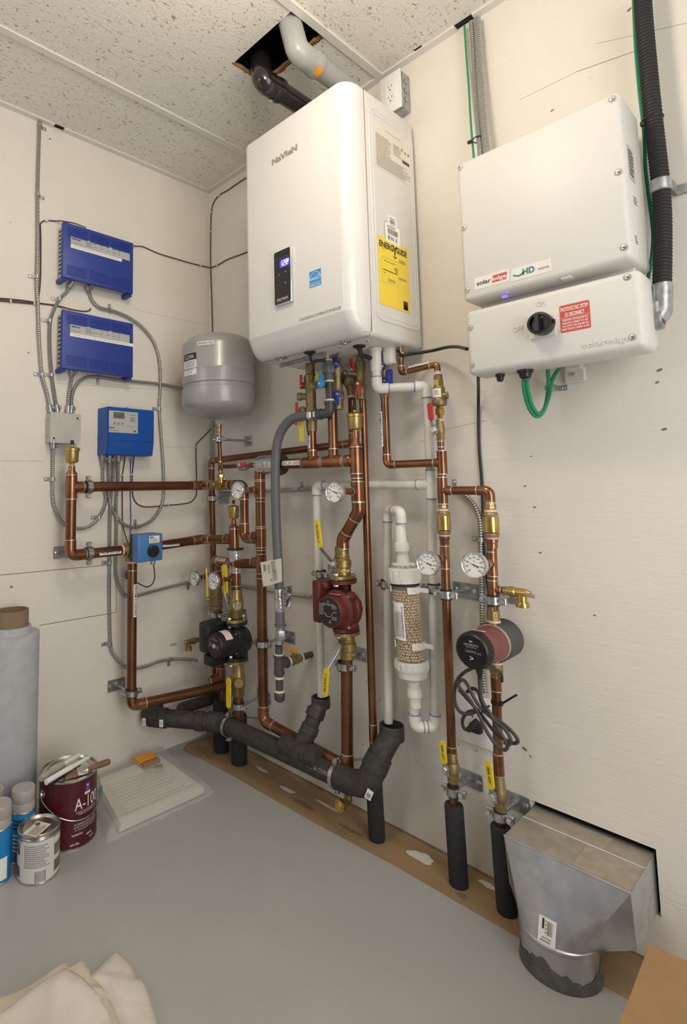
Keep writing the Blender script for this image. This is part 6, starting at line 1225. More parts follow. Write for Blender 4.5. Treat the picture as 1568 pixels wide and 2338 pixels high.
wire('brown wire from the corner across to the back of the boiler', [(480, 611), (490, 608), (500, 603.6), (520, 592), (560, 577), (620, 552)], pl=W, staples=((496, 605, 0),))
wire('brown wire from the bright blue control looping right and up to the grey tank', [(305.5, 1042, .03), (304, 1062), (302, 1085), (303, 1127.6), (311, 1148), (331, 1157), (372.5, 1154.7), (426.7, 1149), (443, 1139), (449, 1121), (448, 1063.8), (447.6, 1020), (452, 1010), (470, 992), (492, 968, .03)], staples=((383, 1153.5, 0), (447.5, 1020, 1)))
wire('brown wire from the bright blue control straight down to the mixing valve', [(285, 1042, .03), (284, 1055), (279.5, 1086), (279, 1140), (279.5, 1191), (284, 1215, .03), (291, 1238, .08)], staples=((279, 1085, 1),))
wire('blue wire hanging from the bright blue control down past the mixing valve', [(299, 1046, .03), (298, 1060), (297.6, 1127.6), (298.5, 1191), (297, 1236, .02), (294, 1290, .03), (287, 1312, .03), (289, 1322, .03)], .0020, 'blue_wire', staples=((300, 1084, 1),))
wire('dark wire looping under the light blue valve motor', [(350, 1288, .17), (352, 1302, .16), (353, 1319, .15), (347, 1334, .13), (335, 1340, .10), (322, 1335, .06), (310, 1328, .02)], .0024, 'brown_wire')
tag(MB('blue_wire').tube([L(292, 1302, .035), L(294, 1322, .035)], .0075, 12).build('wire_splice'), 'blue wire splice hanging behind the from floors pipe', 'connector')
wire('black cable from the boiler to the left side of the inverter', [(908, 800, .10), (916, 811, .10), (930, 809.5, .09), (955, 806, .06), (990, 800, .04), (1020, 793, .06), (1045, 792, .10), (1066, 797, .15)], .0048, 'black', W, name='power_cable', cat='cable')
wire('black cable running down the wall from the inverter, behind the right riser', [(1091, 838, .13), (1091.5, 860, .11), (1092, 890, .05), (1092, 925, .012), (1092.4, 983), (1094, 1030), (1099, 1090), (1102, 1150), (1103, 1210), (1107, 1268), (1115, 1345), (1120, 1390)], .0042, 'black', W, off=.006, name='power_cable', cat='cable')
wire('green ground wire beside the steel cables above the inverter', [(1060, 58, .02), (1064, 120, .02), (1070, 200, .025), (1074, 270, .035), (1080, 345, .06), (1084, 385, .08)], .0030, 'green', W, name='ground_wire')
wire('green ground wire following the black conduit at the right edge', [(1446, -20, .03), (1448, 40), (1452, 120), (1461, 220), (1468, 280), (1472, 330), (1473, 380), (1480, 440), (1489, 510), (1491, 550), (1486, 600), (1476, 650, .05)], .0040, 'green', W, off=.028, name='ground_wire')
strapn = 0
def strap(label, x, y, pl=L, horiz=True, r=.0068, side=-1, off=.011):
    p = pl(x, y, off); n = X if pl is L else NF; u = (Y if pl is L else X) if horiz else Z; w_ = Z if horiz else (Y if pl is L else X)
    o = thing('conduit_strap', label, 'strap', p, 'steel straps on armoured cables')
    mb = MB('galv'); k = 8; P = [p+u*(r*1.18*cos(pi*i/k))+n*(r*1.18*sin(pi*i/k)) for i in range(k+1)]
    P = [p+u*r*1.2-n*off]+P+[p-u*r*1.2-n*off] if False else P
    vs = [q+w_*h for h in (-.006, .006) for q in P]; mb.add(vs, [(i, i+1, k+2+i, k+1+i) for i in range(k)]); f = p-n*(off-.0012)
    mb.rbox(f+u*side*(r+.011), u, w_, n, .020, .013, .002, .0006, 1); mb.box(p+u*side*r*1.18-n*off*.5, n, w_, u, off, .012, .0016); mb.build('band', o)
    mb = MB('silver'); mb.lathe(f+u*side*(r+.013)+n*.001, n, [(0, .0045), (.002, .004), (.0025, .002)], 10); mb.build('screw', o)
strap('strap on the tall steel cable just below the ceiling', 91, 286, side=1); strap('strap on the tall steel cable above the upper blue box', 86.5, 445, side=1); strap('strap on the tall steel cable level with the foot of the upper blue box', 84.5, 632, side=-1)
strap('strap on the steel cable just under the upper blue box', 136, 683, side=-1); strap('strap on the steel cable beside the top of the lower blue box', 114, 732, side=-1)
strap('left strap of the pair beside the foot of the lower blue box', 96.5, 855, side=-1); strap('right strap of the pair beside the foot of the lower blue box', 118, 856, side=-1)
strap('strap on the looping steel cable between the two blue boxes', 252, 709, horiz=False, side=1); strap('strap on the steel cable right under the lower blue box', 226, 861, horiz=False, side=-1); strap('strap on the looping steel cable right of the bright blue control', 363.5, 934, side=-1)
strap('strap on the steel cable below the junction box', 120.6, 1094, side=-1); strap('strap on the curved steel cable left of the copper loop', 226, 1181, side=-1); strap('strap at the bottom of the big cable loop above the mixing valve', 311, 1203, horiz=False, side=1)
strap('strap on the two steel cables below the from boiler pipe', 250.5, 1284, side=-1); strap('strap low on the steel cable left of the from floors pipe', 250, 1470, side=-1); strap('strap on the steel cable left of the black pump', 388, 1505.5, horiz=False, side=-1); strap('strap on the steel cable under the leftmost corner dial', 432, 1331, horiz=False, side=-1)
strap('strap on the back wall cable right of the grey hose', 685, 1117.5, W, False, side=1); strap('strap on the curved cable behind the right pair elbow', 1035, 1117, W, False, side=1); strap('strap on the steel cable beside the right dial', 1096.5, 1232, W, True, side=-1)

# ------------------------------------------------------------------ inverter
ix0, ix1 = 1.2837, 1.6142; yi = -.1922
iv_ = thing('solar_inverter', 'white wall inverter in two boxes with a black rotary switch and a red sign', 'inverter', (1.45, -.1, 1.285))
mb = MB('white_powder'); mb.rbox(((1.271+1.627)/2, -.122, (1.474+1.837)/2), X, Y, Z, .356, .140, .363, .011, 3); mb.build('cover', iv_)
mb = MB('panel_grey'); mb.use('tank'); mb.rbox((1.449, -.030, 1.66), X, Y, Z, .318, .056, .325, .004, 1); mb.build('heat_sink', iv_, label='grey metal back')
mb = MB('white_powder'); mb.rbox(((1.272+1.638)/2, -.1481, 1.3685), X, Y, Z, .366, .088, .163, .014, 3); mb.rbox(((1.283+1.632)/2, -.088, 1.372), X, Y, Z, .349, .060, .140, .012, 2); mb.build('switch_box', iv_)
mb = MB('white_powder'); mb.rbox((1.449, -.075, 1.4635), X, Y, Z, .33, .10, .03, .003, 1); mb.rbox((1.50, yi+.018, 1.4725), X, Y, Z, .022, .02, .006, .002, 1); mb.build('joint', iv_)
mb = MB('white_powder'); p = W(1311, 855, .012); mb.rbox(V((p.x, -.012, p.z+.035)), X, Y, Z, .040, .018, .05, .004, 1); mb.rbox(p+V((0, .004, 0)), X, Z, NF, .048, .040, .012, .004, 1); mb.use('silver'); mb.lathe(p+NF*.008, NF, [(0, .005), (.003, .004)], 10); mb.build('wall_bracket', iv_)
for (x, y) in ((1051, 382), (1059, 521), (1066, 663), (1397, 226), (1411, 393), (1424, 565), (1074, 749), (1078, 834), (1432, 633), (1443, 770)):
    p = W(x, y, -yi); mb = MB('ink_soft'); mb.lathe(p+Y*.001, NF, [(0, .0075), (.0012, .0075), (.0014, .005)], 20); mb.use('silver'); mb.lathe(p, NF, [(0, .0050), (.0016, .0048), (.0022, .003)], 16); mb.use('ink'); mb.lathe(p+NF*.0022, NF, [(0, .0017), (.0003, .0017)], 6); mb.build('screw', iv_)
# logo strips
def ipl(x, y, e=.0): p = W(x, y, -yi); p.y = yi-e; return p
a, b = ipl(1083, 650), ipl(1162, 628); c = (a+b)/2+Z*.001; w = b.x-a.x-.008
mb = MB('logo_plate'); mb.rrect(c, X, Z, w+.008, .030, .002, .0004); mb.use('red_sign'); o = c+NF*.0005; mb.prism([(w*.02, -.0085), (w*.46, -.0085), (w*.50, .0085), (w*.06, .0085)], o, X, Z, NF, .0003); mb.use('ink'); mb.text('solar', o+X*(-w*.245)-Z*.0005, X, Z, .0105, w*.46, bold=.012); mb.use('white_print'); mb.text('edge', o+X*(w*.26)-Z*.0015+NF*.0004, X, Z, .0125, w*.42, bold=.012); mb.build('logo_label', iv_, label='white logo strip with red and black lettering')
c = (ipl(1168, 628)+ipl(1254, 606))/2; mb = MB('logo_plate'); mb.prism([(-.045, -.0145), (.045, -.0145), (.045, .0145), (-.040, .0145)], c, X, Z, NF, .0004); o = c+NF*.0005; mb.use('teal'); mb.text('HD', o+X*(-.003)+Z*.001, X, Z, .0145, .026, bold=.03); 
for i, (x, z) in enumerate(((-.038, -.001), (-.0325, -.0035), (-.027, -.0045), (-.022, -.003), (-.018, .000))): mb.bar(o, X, Z, x, z-.0025, .0058, .0032)
mb.use('ink_grey'); mb.text('wave', o+X*.0285-Z*.003, X, Z, .0052, .024); mb.build('logo_label', iv_, label='white logo strip with teal lettering')
# side labels
for (x, y, w_, h_, s) in ((1440, 375, .026, .074, 121), (1449, 460, .020, .026, 122), (1452, 548, .016, .026, 123)):
    p = on_plane(x, y, 0, 1.627); p.x = 1.6272; plate_label(iv_, 'side_label', p, Y, Z, w_*1.6, h_, 'panel_grey' if s == 121 else 'white_print', [], scribble(-w_*.7, -h_*.4, w_*1.4, h_*.8, 8 if s == 121 else 4, 'ink', s), 'printed side label')
# rotary switch
pc_ = ipl(1236, 741); mb = MB('silver'); mb.use('cream_label'); mb.rrect(pc_+X*.002-Z*.003, X, Z, .054, .054, .003, .006); mb.build('switch_plate', iv_, label='pale square plate')
kc = ipl(1232, 738); kc = on_plane(1231, 738, 1, yi-.030); mb = MB('black'); mb.lathe(V((kc.x, yi-.004, kc.z)), NF, [(0, .0235), (.010, .0245), (.022, .0250), (.030, .0245), (.031, .0190), (.024, .0180), (.024, .0)], 44); mb.box(V((kc.x-.001, yi-.033, kc.z-.001)), X, Z, NF, .0085, .036, .022); mb.box(V((kc.x+.024, yi-.020, kc.z)), X, Z, NF, .008, .009, .008); kn = mb.build('switch_knob', iv_, label='black rotary knob')
mb = MB('ink_grey'); mb.box(V((kc.x+.006, yi-.0285, kc.z+.013)), X, Z, NF, .008, .004, .002); mb.build('pointer', kn)
# red sign
q = [ipl(1277, 697), ipl(1347, 688), ipl(1349, 750), ipl(1281, 760)]; w = (q[1].x-q[0].x+q[2].x-q[3].x)/2; h = (q[0].z-q[3].z+q[1].z-q[2].z)/2; c = (q[0]+q[2])/2; c.y = yi-.0001; WP = 'white_print'
plate_label(iv_, 'warning_sign', c, X, Z, w, h, 'red_sign', [('PHOTOVOLTAIC SYSTEM', 0, h*.34, h*.15, WP, dict(w=w*.92, bold=.02)), ('DC DISCONNECT', 0, h*.13, h*.14, WP, dict(w=w*.64, bold=.02)), ('OPERATING VOLTAGE 400 VDC', 0, -h*.07, h*.075, WP, dict(w=w*.86, bold=.015)), ('OPERATING CURRENT 47.5 ADC', 0, -h*.18, h*.075, WP, dict(w=w*.88, bold=.015)), ('MAX SYSTEM VOLTAGE 480 VDC', 0, -h*.29, h*.075, WP, dict(w=w*.89, bold=.015)), ('SHORT CIRCUIT CURRENT 45 ADC', 0, -h*.40, h*.075, WP, dict(w=w*.94, bold=.015))],
            [(-w*.47, h*.035, w*.94, .0004, WP), (-w*.47, -h*.02, w*.94, .0004, WP)], 'red sign with white lettering', r=.003)
def emboss(s, x, y, w, h): mb = MB('white_powder'); p = ipl(x, y); vs = len(mb.v); mb.text(s, p+Y*.0002, X, Z, h, w, off=0, bold=.01); n = len(mb.v); vv = list(mb.v); ff = list(mb.f); mb.add([v+NF*.0013 for v in vv], ff); 
def emboss(s, x, y, w, h):
    mb = MB('white_powder'); p = ipl(x, y); vs, fs, tw, th = glyphs(s, .01); kx = w/tw; k = h/th; n = len(vs)
    P = [p+X*(-w/2+v[0]*kx)+Z*(v[1]*k-h/2)+Y*.0003 for v in vs]; mb.add(P+[v+NF*.0016 for v in P], [[i+n for i in f] for f in fs])
    ec = {}
    for f in fs:
        for i in range(len(f)):
            a, b = f[i], f[(i+1) % len(f)]; ec[(min(a, b), max(a, b))] = ec.get((min(a, b), max(a, b)), 0)+1
    base = 0
    for (a, b), c_ in ec.items():
        if c_ == 1: mb.add([P[a], P[b], P[b]+NF*.0016, P[a]+NF*.0016], [(0, 1, 2, 3)])
    mb.build('embossed_lettering', iv_)
emboss('ON', 1235, 693, .019, .0125); emboss('OFF', 1183, 751, .024, .0125); emboss('solaredge', 1383, 782, .088, .0155)
mb = MB('led'); p = W(1158, 667, -yi-.012); mb.lathe(p, -Z, [(0, .0014), (.002, .0012)], 10); p = W(1152, 677, -yi-.02); mb.rbox(p, X, Y, Z, .012, .010, .004, .001, 1); mb.build('status_light', iv_, label='small blue status light')
for (x, y, r, l) in ((1141, 851, .0085, .028), (1198, 842, .0140, .030)):
    p = W(x, y, .15); mb = MB('black'); mb.lathe(p+Z*.010, -Z, [(0, r*1.1), (.010, r*1.15), (.011, r*1.25), (.020, r*1.25), (.021, r), (l, r*.9), (l+.004, r*.6)], 14); mb.build('cable_gland', iv_)
p = W(1066, 797, .15); mb = MB('black'); mb.lathe(V((1.275, p.y, p.z)), -X, [(0, .009), (.008, .0085), (.016, .006)], 14); mb.build('cable_gland', iv_)
gl = thing('ground_wire', 'green wire loop hanging under the inverter', 'wire', W(1225, 945, .1))
mb = MB('green'); mb.tube(px_path([(1195, 868, .15), (1197, 892, .14), (1205, 925, .12), (1219, 948, .10), (1232, 949, .08), (1244, 930, .06), (1250, 900, .045), (1252, 870, .05), (1250, 842, .07)], .1), .0046, 10); mb.build('wire', gl)
mb = MB('green'); mb.tube(px_path([(1203, 868, .15), (1205, 890, .14), (1213, 922, .12), (1226, 943, .10), (1240, 938, .08), (1252, 908, .06), (1257, 882, .045), (1264, 860, .05), (1276, 842, .07)], .1), .0046, 10); mb.build('wire', gl)
strap('metal clip holding the green wire loop under the inverter', 1254, 885, W, True, .009, 1, .035)
# corrugated conduit
cn = thing('flexible_conduit', 'thick black corrugated conduit down the right edge to the inverter', 'conduit', W(1512, 660, .06))
P = spline([W(1464, -40, .055), W(1471, 60, .055), W(1482, 180, .055), W(1491, 270, .055), W(1500, 350, .055), (W(1508, 425, .055)), W(1512, 500, .06), W(1512, 590, .075), W(1511, 655, .085)], 12)
mb = MB('black'); mb.use('rubber'); rib_tube(mb, P, .0172, .0078, .14, 18, None); mb.build('hose', cn)
mb = MB('galv'); pe = W(1511, 652, .085); mb.lathe(pe+Z*.004, -Z, [(0, .015), (.001, .018), (.010, .018), (.012, .019)], 20); mb.tube(fillet([pe-Z*.006, W(1511, 712, .09), V((1.637, -.10, W(1478, 735, .1).z))], .022, 10), .0185, 20); mb.lathe(V((1.650, -.10, W(1478, 735, .1).z)), -X, [(0, .020), (.005, .022), (.014, .022)], 8); mb.rbox(W(1492, 715, .105), X, Y, Z, .022, .02, .05, .004, 1); mb.build('elbow', cn, label='silver elbow fitting')
zt2 = thing('cable_tie', 'black cable tie round the conduit at the right edge', 'cable tie', W(1480, 280, .055)); mb = MB('black'); mb.torus(W(1489, 272, .053), (P[40]-P[30]).normalized(), .0195, .0016, 24, 6); mb.rbox(W(1467, 283, .06), X, Y, Z, .009, .008, .010, .001, 1); mb.build('strap', zt2)
zt4 = thing('cable_tie', 'black cable tie round the two steel cables above the inverter', 'cable tie', W(1080, 322, .05)); mb = MB('black'); mb.torus(W(1092, 318, .045), Z, .0155, .0016, 24, 6); mb.rbox(W(1073, 324, .065), X, Y, Z, .014, .008, .008, .001, 1); mb.build('strap', zt4)
cs = thing('conduit_strap', 'grey one-hole strap holding the black conduit, with its tab to the right', 'strap', W(1508, 425, .055)); c = W(1508, 425, .055); mb = MB('galv'); k = 12; Pp = [c+X*.0195*cos(a)+NF*.0195*sin(a) for a in [-.5+(pi+.5)*i/k for i in range(k+1)]]
mb.tube([p for p in Pp], .0001, 4) if False else None
vs = [c+(X*cos(a)+NF*sin(a))*r_+Z*h_ for (r_, h_) in ((.0180, -.014), (.0205, -.012), (.0205, .012), (.0180, .014)) for a in [-.9+(pi+.9)*i/k for i in range(k+1)]]; mb.add(vs, [(q*(k+1)+i, q*(k+1)+i+1, (q+1)*(k+1)+i+1, (q+1)*(k+1)+i) for q in range(3) for i in range(k)])
mb.build('band', cs); mb = MB('galv'); mb.rbox(V((c.x+.046, -.004, c.z)), X, Z, NF, .060, .022, .004, .001, 1); mb.box(V((c.x+.019, -.022, c.z)), X, Z, NF, .0025, .022, .036); mb.build('tab', cs); mb = MB('silver'); mb.lathe(V((c.x+.050, -.006, c.z)), NF, [(0, .007), (.003, .006), (.004, .003)], 12); mb.build('screw', cs)

# ------------------------------------------------------------------ duct boot
db = thing('duct_boot', 'dented galvanized metal duct boot from the wall opening down to the floor', 'duct', (1.384, -.151, 0))
xa, xb, za, zb2 = 1.288, 1.532, .108, .222; cc = V((1.386, -.150, 0)); rc = .0745; n4 = 10
mb = MB('sheet'); mb.prism([(.012, za), (.012, zb2), (-.168, zb2), (-.152, .110), (-.07, za)], (xa, 0, 0), Y, Z, X, xb-xa); mb.build('throat', db)
key = [(V((xa, -.168, zb2-.001)), 225), (V((xb, -.168, zb2-.001)), 315), (V((xb-.001, -.152, .110)), 345), (V((xb-.02, -.065, za)), 405), (V((xa+.02, -.065, za)), 495), (V((xa+.001, -.152, .110)), 555), (V((xa, -.168, zb2-.001)), 585)]
base_, circ = [], []
for (p, a0), (q, a1) in zip(key, key[1:]):
    m = int((a1-a0)/7.5)
    for i in range(m): a = radians(a0+(a1-a0)*i/m); base_.append(p.lerp(q, i/m)); circ.append(cc+V((rc*cos(a), rc*sin(a), .075)))
N = len(circ); rings = [[base_[i].lerp(circ[i], t) for i in range(N)] for t in (0, .2, .4, .6, .8, 1.)]
mb = MB('sheet'); mb.add([p for r in rings for p in r], [(k*N+i, k*N+(i+1) % N, (k+1)*N+(i+1) % N, (k+1)*N+i) for k in range(len(rings)-1) for i in range(N)]); mb.build('cone', db, angle=26)
mb = MB('sheet'); mb.lathe(cc+Z*.078, -Z, [(0, rc*.99), (.003, rc*1.03), (.008, rc*1.03), (.011, rc*.995), (.076, rc*.98)], 48, cap=False); mb.build('collar', db)
mb = MB('mastic'); rd = random.Random(3); hs_ = [.022+.014*rd.random()+.012*sin(i*.4) for i in range(48)]; vs = []
for j, (rr, f_) in enumerate(((rc*1.06, 0), (rc*1.035, .6), (rc*.995, 1))): vs += [cc+V((rr*cos(2*pi*i/48), rr*sin(2*pi*i/48), .001+hs_[i]*f_)) for i in range(48)]
mb.add(vs, [(k*48+i, k*48+(i+1) % 48, (k+1)*48+(i+1) % 48, (k+1)*48+i) for k in range(2) for i in range(48)]); mb.build('sealant', db, label='dark grey smeared sealant')
mb = MB('sheet'); mb.tube([V((xa, -.168, zb2)), V((xb, -.168, zb2))], .0022, 8); mb.tube([V((xa, -.063, zb2+.0006)), V((xb, -.063, zb2+.0006))], .0018, 6); mb.build('seam', db)
mb = MB('dusty_sheet'); mb.prism([(xa+.001, -.166), (xb-.001, -.166), (xb-.001, .0), (xa+.001, .0)], (0, 0, zb2+.0006), X, Y, Z, .0003); mb.build('dusty_top', db, label='dusty beige top')
mb = MB('dusty_tape'); mb.prism([(xb-.105, -.163), (xb-.004, -.163), (xb-.004, -.066), (xb-.105, -.066)], (0, 0, zb2+.0010), X, Y, Z, .0004); mb.build('foil_tape', db)
mb = MB('dusty_tape'); mb.prism([(xa+.07, -.060), (xa+.17, -.060), (xa+.17, -.004), (xa+.07, -.004)], (0, 0, zb2+.0010), X, Y, Z, .0004); mb.build('foil_tape', db)
pa_, pb_, pc2 = V((xa, -.168, zb2)), V((xb, -.168, zb2)), cc+V((0, -rc, .075)); nn = (pb_-pa_).cross(pc2-pa_).normalized()
if nn.y > 0: nn = -nn
def on_face(x, y): d = (CR*((x-CX)/FPX)-CU*((y-CY)/FPX)+CF); return CP+d*((pa_-CP).dot(nn)/d.dot(nn))
lc = on_face(1249, 2127); uy = (Z-nn*Z.dot(nn)).normalized(); ux = uy.cross(nn)
if ux.x < 0: ux = -ux
plate_label(db, 'price_label', lc+nn*.0008, ux, uy, .034, .046, 'white_print', [('6x10x6', 0, -.012, .004, 'ink', {})], [(-.010, .002, .004, .018, 'ink')]+barcode(.000, -.006, .011, .024, 8, 'ink_grey', 131)+scribble(-.004, -.006, .003, .026, 4, 'ink_grey', 132)+scribble(-.012, -.020, .022, .005, 1, 'ink_grey', 133), 'white barcode label')

# ------------------------------------------------------------------ things on the floor
def cyl_patch(mb, c, r, th, z0, z1, w, k=12, e=.0004):
    rr = r+e; mb.add([V((c[0]+rr*cos(th+(-w/2+w*i/k)/rr), c[1]+rr*sin(th+(-w/2+w*i/k)/rr), z)) for z in (z0, z1) for i in range(k+1)], [(i, i+1, k+2+i, k+1+i) for i in range(k)])
def cyl_fn(c, r, th, z, e=.0008): return lambda x, y: V((c[0]+(r+e)*cos(th+x/(r+e)), c[1]+(r+e)*sin(th+x/(r+e)), z+y))
# paint can
gc = V((.252, -.746, 0)); gr = .0825; gh = .188; thc = math.atan2(CP.y-gc.y, CP.x-gc.x)
pc3 = thing('paint_can', 'dark red gallon paint can with brushes lying across its lid', 'paint can', gc)
mb = MB('can_red'); mb.lathe(gc, Z, [(.004, gr), (gh-.006, gr)], 56, cap=False); mb.build('body', pc3)
mb = MB('tin'); mb.lathe(gc, Z, [(0, gr-.003), (.0, gr+.002), (.004, gr+.002), (.005, gr)], 56); mb.build('bottom_rim', pc3); mb = MB('tin'); mb.lathe(gc+Z*(gh-.007), Z, [(0, gr), (.002, gr+.0025), (.007, gr+.0025), (.0075, gr-.002), (.002, gr-.006), (.001, gr-.012)], 56, cap=False); mb.build('rim', pc3)
mb = MB('tin'); mb.lathe(gc+Z*(gh-.006), Z, [(0, gr-.012), (.003, gr-.013), (.004, gr-.018), (.001, gr-.022), (.001, 0)], 56); mb.use('tray'); mb.lathe(gc+Z*(gh-.0048), Z, [(0, gr-.024), (.0004, 0)], 40); mb.use('ink_grey'); mb.torus(gc+V((.02, .01, gh-.004)), Z, .013, .0015, 20, 5, .4, 5.); mb.build('lid', pc3, label='pale paint-stained lid')
tl = thc+.28
mb = MB('white_print'); t2 = tl+.42; mb.use('blue_case'); cyl_patch(mb, gc, gr, t2, .146, .170, .020); mb.use('white_print'); cyl_patch(mb, gc, gr, t2, .139, .146, .020); mb.use('red'); cyl_patch(mb, gc, gr, t2, .150, .159, .009, 4, .0008); mb.use('white_print'); cyl_patch(mb, gc, gr, t2, .160, .166, .005, 3, .0008); mb.use('blue_case'); mb.text('SHERWIN', None, None, None, .002, .016, fn=cyl_fn(gc, gr, t2, .1425)); mb.build('badge', pc3, label='blue and white badge')
mb = MB('white_print'); mb.text('A-100', None, None, None, .032, .084, bold=.0, fn=cyl_fn(gc, gr, tl+.44, .120)); mb.build('lettering', pc3); mb = MB('cream_label')
for s_, z_, h_, w_ in (('TRUSTED 100% ACRYLIC FORMULA', .098, .004, .070), ('FORMULE DE CONFIANCE', .0925, .004, .056), ('EXTERIOR ACRYLIC LATEX', .066, .0055, .078), ('LATEX ACRYLIQUE EXTERIEUR', .058, .0055, .082), ('25 YEAR LIMITED WARRANTY', .051, .0035, .074)): mb.text(s_, None, None, None, h_, w_, bold=.005, fn=cyl_fn(gc, gr, tl+.40, z_))
for s_, z_, h_, w_, dt in (('exterior', .040, .006, .034, .05), ('satin', .030, .006, .02, .5), ('VOC', .018, .005, .02, .62), ('extra white', .016, .007, .026, -.05)): mb.text(s_, None, None, None, h_, w_, bold=.02, fn=cyl_fn(gc, gr, tl+dt, z_))
mb.build('lettering', pc3)
mb = MB('tin'); te = thc-1.05; e = gc+V((gr*cos(te), gr*sin(te), .145)); d = V((cos(te), sin(te), 0)); mb.lathe(e-d*.002, d, [(0, .012), (.003, .012), (.006, .007), (.010, .006)], 16); mb.build('ear', pc3)
mb = MB('tin'); hp = [e+d*.006]+[gc+V(((gr+.010)*cos(te+pi*i/22), (gr+.010)*sin(te+pi*i/22), .145-.064*sin(pi*i/22))) for i in range(1, 22)]+[gc+V(((gr+.004)*cos(te+pi), (gr+.004)*sin(te+pi), .145))]; mb.tube(spline(hp, 4), .0018, 8); mb.build('handle', pc3, label='wire handle')
zl3 = gh+.0035
br_ = thing('paint_brush', 'paint brush on the red can lid with its wooden handle sticking out behind', 'brush', gc+Z*zl3); a, b = G(150, 1772, zl3), G(252, 1738, zl3+.012)
mb = MB('wood'); d = (b-a).normalized(); mb.tube([a.lerp(b, t) for t in (.45, .55, .7, .85, .97, 1.)], [.004, .006, .0085, .009, .008, .004], 12); mb.build('handle', br_); mb = MB('tin'); mb.rbox(a.lerp(b, .36), d, d.cross(Z).normalized(), Z, .032, .032, .012, .002, 1); mb.build('ferrule', br_); mb = MB('wood'); mb.rbox(a.lerp(b, .12), d, d.cross(Z).normalized(), Z, .045, .034, .010, .002, 1, .8); mb.build('bristles', br_)
def stick(label, p, q, z, m1_, m2_, r):
    o = thing('marker', label, 'marker', G(*p, z)); a, b = G(*p, z), G(*q, z); MB(m1_).tube([a, a.lerp(b, .55)], r, 12).build('barrel', o); mb = MB(m2_); mb.tube([a.lerp(b, .55), a.lerp(b, .60), a.lerp(b, .95), b], [r*.95, r*.8, r*.75, r*.35], 12); mb.build('tip', o)
stick('grey and white tube lying on the red paint can, farther of two', (93, 1778), (184, 1722), zl3+.010, 'cap_clear', 'white_rub', .0085); stick('grey and white tube lying on the red paint can, nearer of two', (105, 1786), (205, 1728), zl3+.012, 'white_rub', 'white_rub', .0080)
tag(MB('black').tube([G(112, 1794, zl3+.006), G(182, 1746, zl3+.006)], .0045, 10).build('marker'), 'thin black stick lying on the red paint can lid', 'marker')
# small can
qc = V((.352, -.873, 0)); qr = .054; qh = .118; thq = math.atan2(CP.y-qc.y, CP.x-qc.x)
qn = thing('paint_can', 'small metal paint can with a white paper label, in front of the red can', 'paint can', qc)
mb = MB('tin'); mb.lathe(qc, Z, [(0, qr), (.003, qr+.0012), (.006, qr), (qh-.010, qr), (qh-.008, qr-.003), (qh-.004, qr-.001), (qh, qr+.0015), (qh+.001, qr-.003), (qh-.003, qr-.008)], 48, cap=False); mb.build('body', qn)
mb = MB('tin'); mb.lathe(qc+Z*(qh-.003), Z, [(0, qr-.008), (.002, qr-.010), (-.001, qr-.013), (-.001, 0)], 40); mb.build('lid', qn)
mb = MB('can_paper'); cyl_patch(mb, qc, qr, thq-.05, .008, qh-.016, .27, 30, .0003); cyl_patch(mb, qc, qr, thq-.05, .006, qh-.012, .085, 14, .0006); mb.use('photo')
for dt, z0_, z1_ in ((-1.35, .068, .098), (-1.35, .014, .040), (1.12, .056, .085), (1.12, .018, .044)): cyl_patch(mb, qc, qr, thq+dt, z0_, z1_, .036, 6, .0008)
f0 = cyl_fn(qc, qr, thq-.05, 0, .0010); mb.use('ink_grey')
for b in barcode(-.006, .008, .030, .026, 13, 'ink', 141)+scribble(-.036, .042, .070, .056, 11, 'ink_soft', 142): mb.add([f0(b[0], b[1]), f0(b[0]+b[2], b[1]), f0(b[0]+b[2], b[1]+b[3]), f0(b[0], b[1]+b[3])], [(0, 1, 2, 3)])
mb.build('paper_label', qn, label='white paper label with print and a barcode')
pcard = thing('card', 'printed paper card lying on the small metal can', 'card', qc+Z*(qh+.002)); c = G(84, 1893, qh+.002); ux = (G(100, 1876, qh)-G(66, 1905, qh)).normalized(); uy = Z.cross(ux); mb = MB('cream_label'); mb.prism([(-.030, -.022), (.030, -.022), (.030, .022), (-.030, .022)], c, ux, uy, Z, .0006); mb.use('ink_grey')
for b in scribble(-.026, -.018, .045, .028, 9, 'ink_grey', 143): mb.bar(c+Z*.0006, ux, uy, *b[:4])
mb.use('wood'); mb.lathe(c+Z*.0007+ux*.018+uy*.012, Z, [(0, .007), (.0002, .007)], 16); mb.build('paper', pcard)
